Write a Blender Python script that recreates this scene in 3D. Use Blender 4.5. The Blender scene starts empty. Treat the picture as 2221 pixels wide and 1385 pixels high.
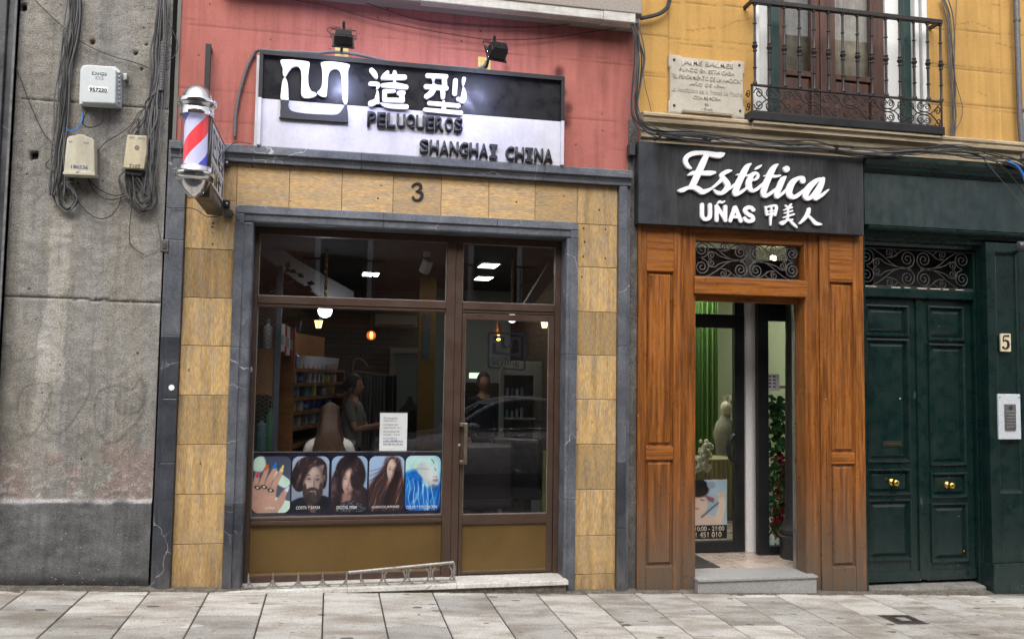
import bpy, bmesh, math, random
import numpy as np
from mathutils import Vector, Matrix
random.seed(7); RN = np.random.RandomState(5)
SC = bpy.context.scene
COL = SC.collection
R = math.radians

# ---------------------------------------------------------------- camera
YAW, PITCH, ROLL, FPX = .205585, .0665438, .01488642, 1866.2
CAMP = Vector((0, -6.653, 1.616))
_f = Vector((math.sin(YAW)*math.cos(PITCH), math.cos(YAW)*math.cos(PITCH), math.sin(PITCH)))
_r0 = Vector((math.cos(YAW), -math.sin(YAW), 0)); _u0 = _r0.cross(_f)
_r = _r0*math.cos(ROLL)+_u0*math.sin(ROLL); _u = -_r0*math.sin(ROLL)+_u0*math.cos(ROLL)
cam = bpy.data.cameras.new('camera'); camo = bpy.data.objects.new('camera', cam); COL.objects.link(camo)
cam.sensor_width = 36; cam.lens = FPX/2221*36; cam.clip_start = .05; cam.clip_end = 500
camo.matrix_world = Matrix(((_r.x, _u.x, -_f.x, CAMP.x), (_r.y, _u.y, -_f.y, CAMP.y), (_r.z, _u.z, -_f.z, CAMP.z), (0, 0, 0, 1)))
SC.camera = camo
# ---------------------------------------------------------------- sky, sun, exposure
SUN_EL, SUN_AZ = R(50), R(195)            # high, behind the photographer
w = bpy.data.worlds.new('World'); SC.world = w; w.use_nodes = True
nt = w.node_tree; bg = nt.nodes['Background']
sky = nt.nodes.new('ShaderNodeTexSky'); sky.sky_type = 'NISHITA'; sky.sun_disc = False
sky.sun_elevation = SUN_EL; sky.sun_rotation = SUN_AZ; sky.dust_density = 4; sky.air_density = 1; sky.ozone_density = .4
hs = nt.nodes.new('ShaderNodeHueSaturation'); hs.inputs['Saturation'].default_value = .28
nt.links.new(sky.outputs[0], hs.inputs['Color']); nt.links.new(hs.outputs[0], bg.inputs[0]); bg.inputs[1].default_value = .15
sl = bpy.data.lights.new('sun', 'SUN'); sl.energy = 1.5; sl.angle = R(60); sl.color = (1, .965, .91)
so = bpy.data.objects.new('sun', sl); COL.objects.link(so)
sd = Vector((math.sin(SUN_AZ)*math.cos(SUN_EL), math.cos(SUN_AZ)*math.cos(SUN_EL), math.sin(SUN_EL)))
so.rotation_euler = sd.to_track_quat('Z', 'Y').to_euler(); so.location = sd*30
SC.view_settings.view_transform = 'Standard'; SC.view_settings.look = 'None'
SC.view_settings.exposure = .82; SC.view_settings.gamma = 1

# ---------------------------------------------------------------- measuring: a photo pixel on the plane at depth Y
def P(x, y, Y=0.):
    d = _r*((x-1110.5)/FPX) - _u*((y-692.5)/FPX) + _f
    return CAMP + d*((Y-CAMP.y)/d.y)
def PX(x, y, Y=0.): return P(x, y, Y).x
def PZ(x, y, Y=0.): return P(x, y, Y).z
def proj(X, Y, Z):
    dx, dy, dz = X-CAMP.x, Y-CAMP.y, Z-CAMP.z
    a = _r.x*dx+_r.y*dy+_r.z*dz; b = _u.x*dx+_u.y*dy+_u.z*dz; c = _f.x*dx+_f.y*dy+_f.z*dz
    return 1110.5+FPX*a/c, 692.5-FPX*b/c
def gz(X, Y=0.): return .024-.0405*X+.0046*Y     # the street falls gently to the right

# ---------------------------------------------------------------- numpy noise
def vnoise(x, z, seed=0):
    xi = np.floor(x).astype(np.int64); zi = np.floor(z).astype(np.int64); fx = x-xi; fz = z-zi
    fx = fx*fx*(3-2*fx); fz = fz*fz*(3-2*fz)
    def h(a, b):
        n = (a*374761393+b*668265263+seed*974634777) & 0x7fffffff
        n = ((n ^ (n >> 13))*1274126177) & 0x7fffffff
        return ((n ^ (n >> 16)) & 0xffff)/65535.
    return (h(xi, zi)*(1-fx)+h(xi+1, zi)*fx)*(1-fz)+(h(xi, zi+1)*(1-fx)+h(xi+1, zi+1)*fx)*fz
def fbm(x, z, seed=0, o=4):
    s = 0; a = .5; t = 0
    for i in range(o):
        s = s+a*vnoise(x*2**i, z*2**i, seed+i*17); t += a; a *= .5
    return s/t
def sst(e0, e1, x):
    t = np.clip((x-e0)/(e1-e0), 0, 1); return t*t*(3-2*t)
def segd(px, py, pts):
    d = np.full(px.shape, 1e9)
    for (ax, ay), (bx, by) in zip(pts[:-1], pts[1:]):
        vx, vy = bx-ax, by-ay; L = vx*vx+vy*vy+1e-9
        t = np.clip(((px-ax)*vx+(py-ay)*vy)/L, 0, 1)
        d = np.minimum(d, np.hypot(px-ax-t*vx, py-ay-t*vy))
    return d
def inpoly(px, py, poly):
    r = np.zeros(px.shape, bool); n = len(poly)
    for i in range(n):
        (x1, y1), (x2, y2) = poly[i], poly[(i+1) % n]
        if y1 == y2: continue
        r ^= ((y1 > py) != (y2 > py)) & (px < (x2-x1)*(py-y1)/(y2-y1)+x1)
    return r
def smooth(pts, n=6, closed=False):
    p = [np.array(q, float) for q in pts]; m = len(p); out = []
    for i in range(m if closed else m-1):
        a = p[(i-1) % m] if closed or i > 0 else p[0]*2-p[1]
        b, c = p[i], p[(i+1) % m]
        d = p[(i+2) % m] if closed or i+2 < m else p[-1]*2-p[-2]
        for k in range(n):
            t = k/n
            out.append(.5*(2*b+(c-a)*t+(2*a-5*b+4*c-d)*t*t+(3*b-a-3*c+d)*t**3))
    if not closed: out.append(p[-1])
    return out

# ---------------------------------------------------------------- objects
def tag(o, label=None, cat=None, group=None, kind=None):
    if label: o['label'] = label
    if cat: o['category'] = cat
    if group: o['group'] = group
    if kind: o['kind'] = kind
    return o
def empty(name, loc, label=None, cat=None, group=None):
    o = bpy.data.objects.new(name, None); o.empty_display_size = .1; o.location = loc; COL.objects.link(o)
    return tag(o, label, cat, group)
def adopt(o, p):
    o.parent = p
    q = p; off = Vector((0, 0, 0))
    while q is not None and q.type == 'EMPTY':
        off += q.location; q = q.parent
    o.matrix_parent_inverse = Matrix.Translation(-off)
def rootloc(p):
    return p.location if p.type == 'EMPTY' else Vector((0, 0, 0))
def link_mesh(name, me, mats, parent=None, smooth_=False, bevel=0, seg=2, ang=35):
    o = bpy.data.objects.new(name, me); COL.objects.link(o)
    for m in (mats if isinstance(mats, (list, tuple)) else [mats]): me.materials.append(m)
    if smooth_:
        me.polygons.foreach_set('use_smooth', [True]*len(me.polygons)); 
        if smooth_ != 'all':
            try: me.set_sharp_from_angle(angle=R(ang))
            except Exception: pass
    if bevel:
        b = o.modifiers.new('bevel', 'BEVEL'); b.width = bevel; b.segments = seg; b.limit_method = 'ANGLE'; b.angle_limit = R(40)
        b.harden_normals = False
    if parent is not None:
        # sub-parts hang from mesh parts (origin at the world origin), parts from empties
        if parent.type == 'EMPTY': adopt(o, parent)
        else: o.parent = parent
    return o
def dup(o, delta, label=None, name=None, parent=None):
    c = o.copy(); COL.objects.link(c)
    if parent is None: c.location = o.location+Vector(delta)
    else:
        c.parent = parent
    if label: c['label'] = label
    for ch in list(o.children): dup(ch, (0, 0, 0), parent=c)
    return c
class MB:
    def __init__(s): s.v = []; s.f = []; s.m = []; s.mi = 0
    def add(s, vs, fs):
        b = len(s.v); s.v += [tuple(v) for v in vs]
        for f in fs: s.f.append([i+b for i in f]); s.m.append(s.mi)
        return s
    def box(s, x0, x1, y0, y1, z0, z1):
        x0, x1 = min(x0, x1), max(x0, x1); y0, y1 = min(y0, y1), max(y0, y1); z0, z1 = min(z0, z1), max(z0, z1)
        return s.add([(x0, y0, z0), (x1, y0, z0), (x1, y1, z0), (x0, y1, z0), (x0, y0, z1), (x1, y0, z1), (x1, y1, z1), (x0, y1, z1)],
                     [(0, 3, 2, 1), (4, 5, 6, 7), (0, 1, 5, 4), (1, 2, 6, 5), (2, 3, 7, 6), (3, 0, 4, 7)])
    def hexa(s, lo, hi):          # two quads of four points
        return s.add(list(lo)+list(hi), [(0, 3, 2, 1), (4, 5, 6, 7), (0, 1, 5, 4), (1, 2, 6, 5), (2, 3, 7, 6), (3, 0, 4, 7)])
    def prism(s, poly, y0, y1):   # polygon in (x, z) pushed along y
        n = len(poly)
        vs = [(x, y0, z) for x, z in poly]+[(x, y1, z) for x, z in poly]
        return s.add(vs, [list(range(n)), list(range(2*n-1, n-1, -1))]+[[(i+1) % n, i, i+n, (i+1) % n+n] for i in range(n)])
    def profx(s, prof, x0, x1):   # profile in (y, z) run along x
        n = len(prof); vs = [(x0, y, z) for y, z in prof]+[(x1, y, z) for y, z in prof]
        return s.add(vs, [list(range(n)), list(range(2*n-1, n-1, -1))]+[[(i+1) % n, i, i+n, (i+1) % n+n] for i in range(n)])
    def rings(s, rs):             # nested rectangles (x0, x1, z0, z1, y), the last one filled: mouldings and panels
        b = len(s.v)
        for x0, x1, z0, z1, y in rs: s.v += [(x0, y, z0), (x1, y, z0), (x1, y, z1), (x0, y, z1)]
        for k in range(len(rs)-1):
            for i in range(4):
                j = (i+1) % 4; s.f.append([b+4*k+i, b+4*k+j, b+4*k+4+j, b+4*k+4+i]); s.m.append(s.mi)
        e = b+4*(len(rs)-1); s.f.append([e, e+1, e+2, e+3]); s.m.append(s.mi)
        return s
    def tube(s, pts, r, seg=8, cap=True):
        pts = [Vector(p) for p in pts]; n = len(pts); b = len(s.v); up = None
        for i, p in enumerate(pts):
            t = (pts[min(i+1, n-1)]-pts[max(i-1, 0)])
            if t.length < 1e-9: t = Vector((0, 0, 1))
            t.normalize()
            if up is None:
                up = Vector((0, 1, 0)) if abs(t.y) < .9 else Vector((1, 0, 0))
            a = (up-t*up.dot(t))
            if a.length < 1e-6: a = t.orthogonal()
            a.normalize(); up = a; c = t.cross(a)
            ri = r[i] if isinstance(r, (list, tuple)) else r
            for k in range(seg):
                q = 2*math.pi*(k+.5)/seg; s.v.append(tuple(p+a*(math.cos(q)*ri)+c*(math.sin(q)*ri)))
        for i in range(n-1):
            for k in range(seg):
                j = (k+1) % seg; s.f.append([b+i*seg+k, b+i*seg+j, b+(i+1)*seg+j, b+(i+1)*seg+k]); s.m.append(s.mi)
        if cap:
            s.f.append([b+k for k in range(seg-1, -1, -1)]); s.f.append([b+(n-1)*seg+k for k in range(seg)]); s.m += [s.mi, s.mi]
        return s
    def lathe(s, c, prof, seg=20, axis='z'):   # profile (radius, height)
        c = Vector(c); b = len(s.v); n = len(prof)
        for r_, h in prof:
            for k in range(seg):
                q = 2*math.pi*k/seg; a, d = math.cos(q)*r_, math.sin(q)*r_
                s.v.append(tuple(c+(Vector((a, d, h)) if axis == 'z' else Vector((a, -h, d)) if axis == 'y' else Vector((h, a, d)))))
        for i in range(n-1):
            for k in range(seg):
                j = (k+1) % seg; s.f.append([b+i*seg+k, b+i*seg+j, b+(i+1)*seg+j, b+(i+1)*seg+k]); s.m.append(s.mi)
        s.f.append([b+k for k in range(seg-1, -1, -1)]); s.f.append([b+(n-1)*seg+k for k in range(seg)]); s.m += [s.mi, s.mi]
        return s
    def ball(s, c, r, seg=14, rg=9, sc=(1, 1, 1)):
        c = Vector(c); b = len(s.v)
        for i in range(rg+1):
            t = math.pi*i/rg
            for k in range(seg):
                q = 2*math.pi*k/seg
                s.v.append((c.x+r*sc[0]*math.sin(t)*math.cos(q), c.y+r*sc[1]*math.sin(t)*math.sin(q), c.z+r*sc[2]*math.cos(t)))
        for i in range(rg):
            for k in range(seg):
                j = (k+1) % seg; s.f.append([b+i*seg+k, b+(i+1)*seg+k, b+(i+1)*seg+j, b+i*seg+j]); s.m.append(s.mi)
        return s
    def build(s, name, mats, parent=None, smooth_=False, bevel=0, ang=35, cols=None):
        me = bpy.data.meshes.new(name); me.from_pydata(s.v, [], s.f); 
        bm = bmesh.new(); bm.from_mesh(me)
        if smooth_ or bevel: bmesh.ops.remove_doubles(bm, verts=bm.verts, dist=1e-5)
        bmesh.ops.recalc_face_normals(bm, faces=bm.faces); 
        bm.to_mesh(me); bm.free()
        if len(me.polygons) == len(s.m): me.polygons.foreach_set('material_index', s.m)
        return link_mesh(name, me, mats, parent, smooth_, bevel, ang=ang)
def panel(name, X0, X1, Z0, Z1, Y, res, fn, m, parent=None, horizontal=False):
    # fine grid on a wall, coloured and roughened by fn(X, Z) -> rgb, inset ; paint and wear of the surface itself
    nx, nz = max(2, int((X1-X0)/res)), max(2, int((Z1-Z0)/res))
    X, Z = np.meshgrid(np.linspace(X0, X1, nx), np.linspace(Z0, Z1, nz)); rgb, dep = fn(X, Z)
    co = np.stack([X, np.full(X.shape, Y)+dep, Z], -1).reshape(-1, 3)
    i = np.arange((nz-1)*nx).reshape(nz-1, nx)[:, :-1].ravel()
    fs = np.stack([i, i+1, i+nx+1, i+nx], -1)
    me = bpy.data.meshes.new(name); me.vertices.add(len(co)); me.vertices.foreach_set('co', co.ravel())
    me.loops.add(fs.size); me.loops.foreach_set('vertex_index', fs.ravel().astype(np.int32))
    me.polygons.add(len(fs)); me.polygons.foreach_set('loop_start', (np.arange(len(fs))*4).astype(np.int32)); 
    try: me.polygons.foreach_set('loop_total', np.full(len(fs), 4, np.int32))
    except Exception: pass
    me.update(calc_edges=True); me.validate()
    a = me.color_attributes.new('paint', 'FLOAT_COLOR', 'POINT')
    c = np.ones((len(co), 4), np.float32); c[:, :3] = rgb.reshape(-1, 3); a.data.foreach_set('color', c.ravel())
    return link_mesh(name, me, m, parent, 'all')

# ---------------------------------------------------------------- materials
def mat(name, col, rough=.6, metal=0., col2=None, scale=6., stretch=(1, 1, 1), lo=.35, hi=.7, var=.12, fine=60., bump=0., bscale=60., bstretch=(1, 1, 1),
        attr=None, spec=.5, coat=0., emit=None, estr=0., alpha=1., streak=0., trans=0., island=0., detail=6.):
    m = bpy.data.materials.new(name); m.use_nodes = True; t = m.node_tree; N = t.nodes; L = t.links
    b = N['Principled BSDF']; b.inputs['Roughness'].default_value = rough; b.inputs['Metallic'].default_value = metal
    b.inputs['Specular IOR Level'].default_value = spec; b.inputs['Coat Weight'].default_value = coat; b.inputs['Alpha'].default_value = alpha
    b.inputs['Transmission Weight'].default_value = trans
    tc = N.new('ShaderNodeTexCoord')
    def noise(sc, st, d=detail, rg=.55):
        mp = N.new('ShaderNodeMapping'); mp.inputs['Scale'].default_value = st; L.new(tc.outputs['Object'], mp.inputs[0])
        n = N.new('ShaderNodeTexNoise'); n.inputs['Scale'].default_value = sc; n.inputs['Detail'].default_value = d; n.inputs['Roughness'].default_value = rg
        src = mp.outputs[0]
        if island:
            g = N.new('ShaderNodeNewGeometry'); cb = N.new('ShaderNodeCombineXYZ'); mu = N.new('ShaderNodeMath'); mu.operation = 'MULTIPLY'; mu.inputs[1].default_value = 37.
            L.new(g.outputs['Random Per Island'], mu.inputs[0])
            for k in range(3): L.new(mu.outputs[0], cb.inputs[k])
            va = N.new('ShaderNodeVectorMath'); va.operation = 'ADD'; L.new(mp.outputs[0], va.inputs[0]); L.new(cb.outputs[0], va.inputs[1]); src = va.outputs[0]
        L.new(src, n.inputs[0]); return n
    def mix(a, c, fac, mode='MIX'):
        x = N.new('ShaderNodeMix'); x.data_type = 'RGBA'; x.blend_type = mode
        for k, v in ((6, a), (7, c), (0, fac)):
            if hasattr(v, 'is_output') or hasattr(v, 'links'): L.new(v, x.inputs[k])
            else: x.inputs[k].default_value = v if k == 0 else (*v[:3], 1)
        return x.outputs[2]
    def rng(v, a, c, d=0., e=1.):
        x = N.new('ShaderNodeMapRange'); x.interpolation_type = 'SMOOTHSTEP'
        x.inputs[1].default_value = a; x.inputs[2].default_value = c; x.inputs[3].default_value = d; x.inputs[4].default_value = e
        L.new(v, x.inputs[0]); return x.outputs[0]
    if attr:
        at = N.new('ShaderNodeAttribute'); at.attribute_name = attr; c = at.outputs['Color']
    else: c = None
    if col2 is not None: c = mix(col, col2, rng(noise(scale, stretch).outputs[0], lo, hi)) if c is None else c
    elif c is None:
        x = N.new('ShaderNodeRGB'); x.outputs[0].default_value = (*col, 1); c = x.outputs[0]
    if var:
        v = rng(noise(fine, stretch).outputs[0], .25, .75, 1-var, 1+var)
        cc = N.new('ShaderNodeCombineColor'); [L.new(v, cc.inputs[k]) for k in range(3)]
        c = mix(c, cc.outputs[0], 1., 'MULTIPLY')
    if streak:
        v = rng(noise(2.2, (9, 9, .7)).outputs[0], .42, .68, 1, 1-streak)
        cc = N.new('ShaderNodeCombineColor'); [L.new(v, cc.inputs[k]) for k in range(3)]
        c = mix(c, cc.outputs[0], 1., 'MULTIPLY')
    if island:
        g = N.new('ShaderNodeNewGeometry'); v = rng(g.outputs['Random Per Island'], 0, 1, 1-island, 1+island)
        cc = N.new('ShaderNodeCombineColor'); [L.new(v, cc.inputs[k]) for k in range(3)]
        c = mix(c, cc.outputs[0], 1., 'MULTIPLY')
    L.new(c, b.inputs['Base Color'])
    if bump:
        bp = N.new('ShaderNodeBump'); bp.inputs['Strength'].default_value = min(1, bump); bp.inputs['Distance'].default_value = .01*max(1, bump)
        L.new(noise(bscale, bstretch, 5).outputs[0], bp.inputs['Height']); L.new(bp.outputs[0], b.inputs['Normal'])
    if rough > .12 and rough < .9:
        L.new(rng(noise(9., (1, 1, 1)).outputs[0], .3, .7, max(.05, rough-.1), min(1, rough+.12)), b.inputs['Roughness'])
    if emit: b.inputs['Emission Color'].default_value = (*emit, 1); b.inputs['Emission Strength'].default_value = estr
    return m
def glass_mat(name, tint=(.92, .94, .93), gain=1.6, rough=.0):
    m = bpy.data.materials.new(name); m.use_nodes = True; t = m.node_tree; N = t.nodes; L = t.links
    N.remove(N['Principled BSDF']); o = N['Material Output']
    tr = N.new('ShaderNodeBsdfTransparent'); tr.inputs[0].default_value = (*tint, 1)
    gl = N.new('ShaderNodeBsdfGlossy'); gl.inputs['Roughness'].default_value = rough
    fr = N.new('ShaderNodeFresnel'); ge = N.new('ShaderNodeNewGeometry'); ma = N.new('ShaderNodeMath'); ma.operation = 'MULTIPLY_ADD'; ma.inputs[1].default_value = 1/1.5-1.5; ma.inputs[2].default_value = 1.5; L.new(ge.outputs['Backfacing'], ma.inputs[0]); L.new(ma.outputs[0], fr.inputs[0])
    mu = N.new('ShaderNodeMath'); mu.operation = 'MULTIPLY'; mu.inputs[1].default_value = gain; mu.use_clamp = True
    mx = N.new('ShaderNodeMixShader'); L.new(fr.outputs[0], mu.inputs[0]); L.new(mu.outputs[0], mx.inputs[0]); L.new(tr.outputs[0], mx.inputs[1]); L.new(gl.outputs[0], mx.inputs[2])
    L.new(mx.outputs[0], o.inputs[0]); return m
def paintmat(name, rough=.85, var=.18, fine=160., bump=.4, bscale=170., spec=.3, **k):
    return mat(name, (1, 1, 1), rough, attr='paint', var=var, fine=fine, bump=bump, bscale=bscale, spec=spec, **k)
def brickmat(name, c1, c2, mortar, rough=.8, sw=.24, sh=.065, axis='xz'):
    m = mat(name, c1, rough, var=0); t = m.node_tree; N = t.nodes; L = t.links; b = N['Principled BSDF']
    tc = N.new('ShaderNodeTexCoord'); sp = N.new('ShaderNodeSeparateXYZ'); cb = N.new('ShaderNodeCombineXYZ'); L.new(tc.outputs['Object'], sp.inputs[0])
    L.new(sp.outputs['X' if axis == 'xz' else 'Y'], cb.inputs[0]); L.new(sp.outputs['Z'], cb.inputs[1])
    br = N.new('ShaderNodeTexBrick'); br.inputs['Color1'].default_value = (*c1, 1); br.inputs['Color2'].default_value = (*c2, 1); br.inputs['Mortar'].default_value = (*mortar, 1)
    br.inputs['Scale'].default_value = 1; br.inputs['Brick Width'].default_value = sw; br.inputs['Row Height'].default_value = sh; br.inputs['Mortar Size'].default_value = .006
    L.new(cb.outputs[0], br.inputs[0]); L.new(br.outputs[0], b.inputs['Base Color'])
    bp = N.new('ShaderNodeBump'); bp.inputs['Strength'].default_value = .5; bp.inputs['Distance'].default_value = .01; bp.invert = True
    L.new(br.outputs[1], bp.inputs['Height']); L.new(bp.outputs[0], b.inputs['Normal'])
    return m

# ---------------------------------------------------------------- lettering: strokes and outlines merged on a fine grid, then traced and given thickness
def trace(field, x0, y0, h):
    # marching squares -> closed loops
    f = np.pad(field, 1, constant_values=9.); ny, nx = f.shape; segs = {}
    ins = f < 0
    code = ins[:-1, :-1]*1+ins[:-1, 1:]*2+ins[1:, 1:]*4+ins[1:, :-1]*8
    T = {1: [(3, 0)], 2: [(0, 1)], 3: [(3, 1)], 4: [(1, 2)], 5: [(3, 0), (1, 2)], 6: [(0, 2)], 7: [(3, 2)], 8: [(2, 3)], 9: [(2, 0)], 10: [(0, 1), (2, 3)], 11: [(2, 1)], 12: [(1, 3)], 13: [(1, 0)], 14: [(0, 3)]}
    nxt = {}; pos = {}
    def ed(i, j, e):
        if e == 0: k = ('h', i, j); a, b = (i, j), (i, j+1)
        elif e == 2: k = ('h', i+1, j); a, b = (i+1, j), (i+1, j+1)
        elif e == 3: k = ('v', i, j); a, b = (i, j), (i+1, j)
        else: k = ('v', i, j+1); a, b = (i, j+1), (i+1, j+1)
        if k not in pos:
            fa, fb = f[a], f[b]; t = fa/(fa-fb); t = min(.98, max(.02, t))
            pos[k] = (x0+(a[1]+(b[1]-a[1])*t-1)*h, y0+(a[0]+(b[0]-a[0])*t-1)*h)
        return k
    for i, j in zip(*np.nonzero((code > 0) & (code < 15))):
        for e0, e1 in T[int(code[i, j])]: nxt[ed(i, j, e0)] = ed(i, j, e1)
    loops = []
    while nxt:
        k0 = next(iter(nxt)); lp = []; k = k0
        while k in nxt:
            lp.append(pos[k]); k = nxt.pop(k)
        if len(lp) > 5: loops.append(lp)
    return loops
def shape_loops(strokes=(), polys=(), h=1., grow=0.):
    # strokes: lists of (x, y, r); polys: closed outlines
    pts = [q for s in strokes for q in s]; xs = [p[0] for p in pts]+[q[0] for s in polys for q in s]; ys = [p[1] for p in pts]+[q[1] for s in polys for q in s]
    mr = max([p[2] for p in pts]+[0])+3*h+grow
    x0, y0 = min(xs)-mr, min(ys)-mr; nx, ny = int((max(xs)+mr-x0)/h)+2, int((max(ys)+mr-y0)/h)+2
    X, Y = np.meshgrid(x0+np.arange(nx)*h, y0+np.arange(ny)*h); F = np.full(X.shape, 1e3)
    for s in strokes:
        s = smooth(s, 5) if len(s) > 2 else [np.array(q, float) for q in s]
        if len(s) == 1: F = np.minimum(F, np.hypot(X-s[0][0], Y-s[0][1])-s[0][2])
        for a, b in zip(s[:-1], s[1:]):
            v = b[:2]-a[:2]; L = v@v+1e-9; t = np.clip(((X-a[0])*v[0]+(Y-a[1])*v[1])/L, 0, 1)
            F = np.minimum(F, np.hypot(X-a[0]-t*v[0], Y-a[1]-t*v[1])-(a[2]+(b[2]-a[2])*t))
    for q in polys:
        d = segd(X, Y, list(q)+[q[0]]); F = np.minimum(F, np.where(inpoly(X, Y, q), -d, d))
    return trace(F-grow, x0, y0, h)
def thin_loop(lp, tol):
    # drop points that lie on straight runs
    out = [lp[0]]
    for p, q in zip(lp[1:], lp[2:]+[lp[0]]):
        a = out[-1]; d = abs((q[0]-a[0])*(p[1]-a[1])-(q[1]-a[1])*(p[0]-a[0]))/(math.hypot(q[0]-a[0], q[1]-a[1])+1e-9)
        if d > tol or math.hypot(p[0]-a[0], p[1]-a[1]) > 40*tol: out.append(p)
    return out
def solid(name, loops, mapf, depth, m, parent=None, bevel=.002, y=0.):
    # loops of (x, y) mapped to (X, Z); front face at Y = y, solid to y+depth
    cu = bpy.data.curves.new(name, 'CURVE'); cu.dimensions = '2D'; cu.fill_mode = 'BOTH'
    for lp in loops:
        q = [mapf(*p) for p in lp]; sp = cu.splines.new('POLY'); sp.points.add(len(q)-1); sp.use_cyclic_u = True
        for i, (a, b) in enumerate(q): sp.points[i].co = (a, b, 0, 1)
    cu.extrude = max(.0003, depth/2-bevel); cu.offset = -bevel; cu.bevel_depth = bevel; cu.bevel_resolution = 1
    return curve_mesh(name, cu, Matrix.Translation((0, y+depth/2, 0)) @ Matrix.Rotation(R(90), 4, 'X'), m, parent)
def curve_mesh(name, cu, M, m, parent=None):
    o = bpy.data.objects.new('tmp', cu); COL.objects.link(o)
    dg = bpy.context.evaluated_depsgraph_get(); dg.update()
    me = bpy.data.meshes.new_from_object(o.evaluated_get(dg)); bpy.data.objects.remove(o); bpy.data.curves.remove(cu)
    me.transform(M); me.name = name; me.materials.clear()
    return link_mesh(name, me, m, parent, True)
def text(name, s, x0, x1, z0, z1, y, depth, m, parent=None, bold=0., shear=0., slope=0., M=None, bevel=.0, space=1.):
    # built-in lettering stretched to the box x0..x1, z0..z1 (front at Y = y, sticking out of the face behind it by depth)
    cu = bpy.data.curves.new(name, 'FONT'); cu.body = s; cu.size = 1; cu.offset = bold; cu.shear = shear; cu.space_character = space
    cu.fill_mode = 'BOTH'; cu.extrude = 0.; cu.resolution_u = 5
    o = bpy.data.objects.new('tmp', cu); COL.objects.link(o); dg = bpy.context.evaluated_depsgraph_get(); dg.update()
    me = bpy.data.meshes.new_from_object(o.evaluated_get(dg)); bpy.data.objects.remove(o); bpy.data.curves.remove(cu)
    n = len(me.vertices); co = np.zeros(n*3); me.vertices.foreach_get('co', co); co = co.reshape(-1, 3)
    a, b = co[:, 0].min(), co[:, 0].max(); c, d = co[:, 1].min(), co[:, 1].max()
    X = x0+(co[:, 0]-a)/(b-a)*(x1-x0); Z = z0+(co[:, 1]-c)/(d-c)*(z1-z0)+slope*(X-x0)
    me.vertices.foreach_set('co', np.stack([X, np.full(n, y), Z], -1).ravel()); me.update()
    bm = bmesh.new(); bm.from_mesh(me); bmesh.ops.remove_doubles(bm, verts=bm.verts, dist=1e-6)
    if depth > 0:
        r = bmesh.ops.extrude_face_region(bm, geom=bm.faces[:]); 
        for v in [g for g in r['geom'] if isinstance(g, bmesh.types.BMVert)]: v.co.y += depth
    bmesh.ops.recalc_face_normals(bm, faces=bm.faces)
    if M is not None: bmesh.ops.transform(bm, matrix=M, verts=bm.verts)
    bm.to_mesh(me); bm.free(); me.name = name; me.materials.clear()
    return link_mesh(name, me, m, parent)
# ================================================================ material library
def veinmat(name, c1, c2, vein, scale=3., rough=.38, vw=.012, bump=0.):
    m = mat(name, c1, rough, col2=c2, scale=5., lo=.3, hi=.7, var=.22, fine=45., bump=bump, bscale=60); t = m.node_tree; N = t.nodes; L = t.links; b = N['Principled BSDF']
    src = b.inputs['Base Color'].links[0].from_socket
    tc = N.new('ShaderNodeTexCoord'); n = N.new('ShaderNodeTexNoise'); n.inputs['Scale'].default_value = 4; n.inputs['Detail'].default_value = 4
    L.new(tc.outputs['Object'], n.inputs[0])
    mx = N.new('ShaderNodeMix'); mx.data_type = 'VECTOR'; mx.inputs[0].default_value = .18; L.new(tc.outputs['Object'], mx.inputs[4]); L.new(n.outputs['Color'], mx.inputs[5])
    vo = N.new('ShaderNodeTexVoronoi'); vo.feature = 'DISTANCE_TO_EDGE'; vo.inputs['Scale'].default_value = scale; L.new(mx.outputs[1], vo.inputs[0])
    r = N.new('ShaderNodeMapRange'); r.inputs[1].default_value = 0; r.inputs[2].default_value = vw; r.inputs[3].default_value = 1; r.inputs[4].default_value = 0; L.new(vo.outputs[0], r.inputs[0])
    n2 = N.new('ShaderNodeTexNoise'); n2.inputs['Scale'].default_value = 2.3; L.new(tc.outputs['Object'], n2.inputs[0])
    r2 = N.new('ShaderNodeMapRange'); r2.inputs[1].default_value = .5; r2.inputs[2].default_value = .62; L.new(n2.outputs[0], r2.inputs[0])
    mu = N.new('ShaderNodeMath'); mu.operation = 'MULTIPLY'; L.new(r.outputs[0], mu.inputs[0]); L.new(r2.outputs[0], mu.inputs[1])
    x = N.new('ShaderNodeMix'); x.data_type = 'RGBA'; L.new(mu.outputs[0], x.inputs[0]); L.new(src, x.inputs[6]); x.inputs[7].default_value = (*vein, 1); L.new(x.outputs[2], b.inputs['Base Color'])
    return m
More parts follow.
